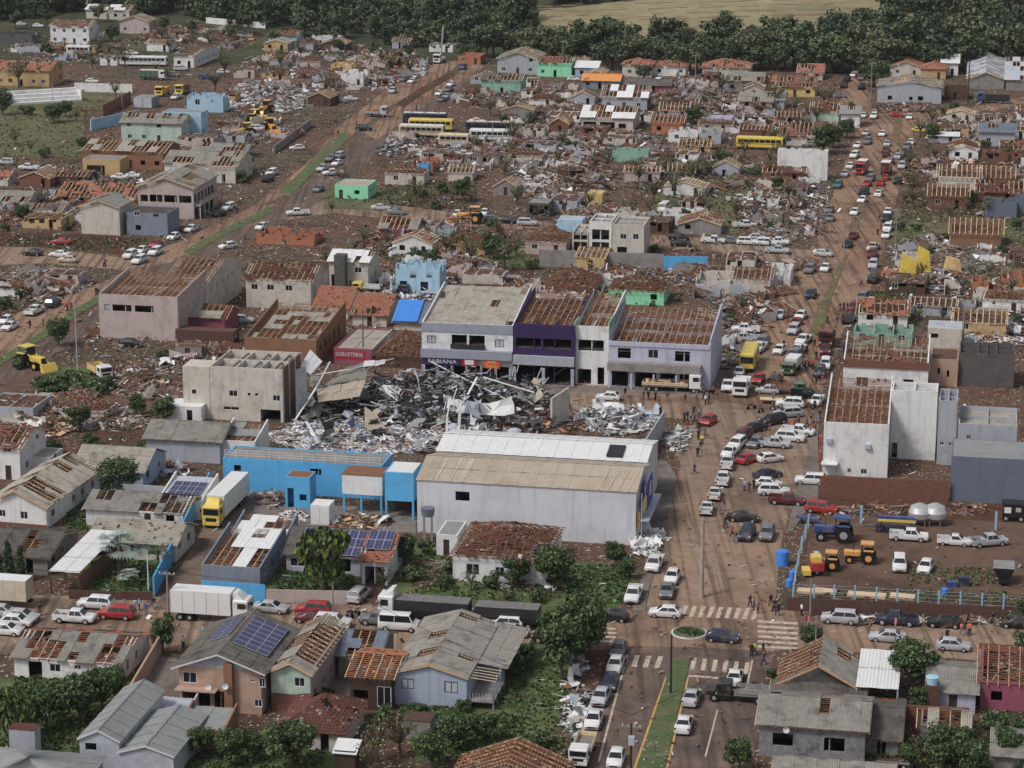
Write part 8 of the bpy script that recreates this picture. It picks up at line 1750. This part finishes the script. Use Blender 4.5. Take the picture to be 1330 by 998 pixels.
for a in (
 ('in the ruin row above the orange tarpaulin', 650, 1090, 88, 30), ('in the ruin row beside the teal house', 560, 1090, 108, 22), ('in the ruin row behind the curled roof house', 560, 1080, 126, 22), ('in the ruin row level with the grandstand', 400, 1080, 142, 22),
 ('in the ruin row behind the coaches', 560, 1080, 158, 22), ('in the ruin row right of the coaches', 680, 1080, 176, 24), ('in the ruin row level with the school bus', 680, 1010, 194, 28), ('in the ruin row below the school bus', 490, 1060, 214, 30), ('in the ruin row level with the mint bungalow', 500, 1060, 236, 40, .6),
 ('in the ruin row above the three storey ruin', 640, 1040, 258, 40, .6), ('in the ruin row behind the three storey ruin', 640, 1040, 278, 40, .6), ('in the ruin row left of the three storey ruin', 380, 1020, 302, 50, .6), ('in the ruin row below the grey block wall', 600, 1010, 356, 40, .6), ('in the ruin row behind the shop roofs', 600, 1000, 372, 30, .7),
 ('in the upper ruin row right of the avenue', 1180, 1330, 160, 22), ('in the second ruin row right of the avenue', 1190, 1330, 180, 22), ('in the third ruin row right of the avenue', 1180, 1330, 214, 26), ('in the fourth ruin row right of the avenue', 1180, 1330, 250, 26, .7), ('in the ruin row around the yellow housings', 1160, 1330, 350, 34, .7), ('in the ruin row below the yellow housings', 1150, 1330, 380, 34, .7), ('in the ruin row above the small grey block', 1180, 1330, 410, 34, .6),
 ('in the top ruin row under the wood', 20, 560, 66, 26), ('in the second ruin row under the wood', 130, 560, 84, 30), ('in the third ruin row under the wood', 260, 520, 104, 30), ('in the ruin row by the yellow loaders', 270, 420, 132, 34), ('in the ruin row beside the ochre shed', 230, 330, 190, 20),
 ('in the ruin row left of the pink building', -20, 180, 246, 20), ('in the ruin row at the left edge', -30, 120, 296, 30, .7), ('in the ruin row above the pink block', 330, 600, 332, 26, .7), ('in the ruin row beside the light blue ruin', 560, 640, 372, 20), ('in the ruin row by the collapsed timbers', -20, 130, 548, 40, .6), ('in the ruin row along the left debris', -30, 120, 372, 50, .7), ('in the ruin row beside the batten houses', 1190, 1330, 440, 40, .5)):
    ruin_row(*a)
for ph, x0, x1, y0, y1, n in (('among the rubble of the upper middle', 560, 1080, 110, 200, 26), ('among the rubble below the school bus', 640, 1060, 205, 300, 30), ('among the left rubble under the wood', 130, 560, 60, 130, 24), ('on the torn plots of the left centre', 380, 700, 240, 360, 22), ('among the ruins right of the avenue', 1180, 1330, 150, 420, 24)):
    rows = []
    for _ in range(n):
        x, y = R.uniform(x0, x1), R.uniform(y0, y1)
        if not on_road(x, y) and y > edge(x)+8: rows.append(f'{x:.0f} {y:.0f} n {R.uniform(16, 34):.0f}')
    trees(ph, 'wind-torn trees', ';'.join(rows), 'left')
# splintered timber, tiles and sheets lying against and inside the ruins
pts = []
for c, r in FOOT:
    if c.y < 400: continue
    for _ in range(int(16 if c.y < 800 else 8)):
        a = R.uniform(0, 6.28); q = c+Vector((cos(a), sin(a), 0))*r*R.uniform(.75, 1.35); q.z = 0; px = proj(q)
        if not on_road(*px): pts.append((q, R.uniform(.3, 1)))
scatter('wall_foot_debris', 'splintered timber, tile and sheet pieces piled against the walls of the wrecked houses', pts, 'mix', .85, 1.1)
# ================================================================ grass and weeds
def tufts(label, polys, n, mats, size=.35):
    b = MB(); ks = [b.mi(m) for m in mats]; c0 = P(*polys[0][:2]); c0.z = 0
    for (cx, cy, rx, ry) in polys:
        for _ in range(n):
            ux, uy = cx+R.uniform(-rx, rx), cy+R.uniform(-ry, ry)
            if on_road(ux, uy): continue
            p = P(ux, uy)-c0; a = R.uniform(0, 3.14); s = size*R.uniform(.4, 1.3)
            for j in range(2):
                a += 1.4; dx, dy = cos(a)*s*.5, sin(a)*s*.5; i0 = len(b.v); ox, oy = R.uniform(-.15, .15), R.uniform(-.15, .15)
                b.v += [(p.x-dx, p.y-dy, p.z), (p.x+dx, p.y+dy, p.z), (p.x+dx*1.3+ox, p.y+dy*1.3+oy, p.z+s*.8), (p.x-dx*.8+ox, p.y-dy*.8+oy, p.z+s*.6)]; b.f.append((i0, i0+1, i0+2, i0+3)); b.m.append(R.choice(ks))
    o = b.build('weeds', kind='stuff'); o.location = c0; tag(o, label, 'weeds')
tufts('rough grass and weeds in the near gardens and plots', [(700, 930, 50, 60), (620, 960, 60, 30), (560, 930, 40, 12), (90, 895, 70, 14), (60, 940, 60, 40), (150, 940, 40, 40), (330, 980, 90, 20), (160, 750, 40, 20), (410, 755, 50, 12), (640, 750, 100, 30), (780, 760, 40, 25), (100, 660, 14, 30), (1150, 945, 20, 40), (1250, 980, 80, 20)], 900, [leaf_mats[1], leaf_mats[2], grass_b, leaf_mats[0]])
tufts('weeds along the wire fence and on the left empty plots', [(1180, 776, 130, 8), (100, 500, 50, 14), (160, 560, 60, 20), (1240, 750, 60, 12), (70, 395, 60, 20), (180, 480, 40, 16)], 350, [leaf_mats[1], leaf_mats[2], leaf_dry], .35)
tufts('green growth on the torn plots of the middle and far town', [(590, 335, 90, 26), (900, 255, 80, 35), (1250, 320, 90, 45), (60, 180, 90, 40), (480, 258, 60, 12), (1230, 270, 60, 20), (870, 160, 50, 20), (720, 380, 60, 12), (560, 255, 60, 18), (100, 318, 90, 8), (1150, 400, 30, 20)], 600, [leaf_mats[1], leaf_mats[2], leaf_dry, leaf_dry, bark], .5)
# ================================================================ air
hz = bpy.data.materials.new('haze_air'); hz.use_nodes = True; n_ = hz.node_tree.nodes; n_.remove(n_['Principled BSDF'])
pv = n_.new('ShaderNodeVolumePrincipled'); pv.inputs['Density'].default_value = .00005; pv.inputs['Color'].default_value = (.86, .9, .96, 1); pv.inputs['Anisotropy'].default_value = .2
hz.node_tree.links.new(pv.outputs[0], n_['Material Output'].inputs['Volume'])
b = MB(); b.box((0, 2500, 60), (4000, 5600, 124), hz); b.build('haze', kind='stuff')
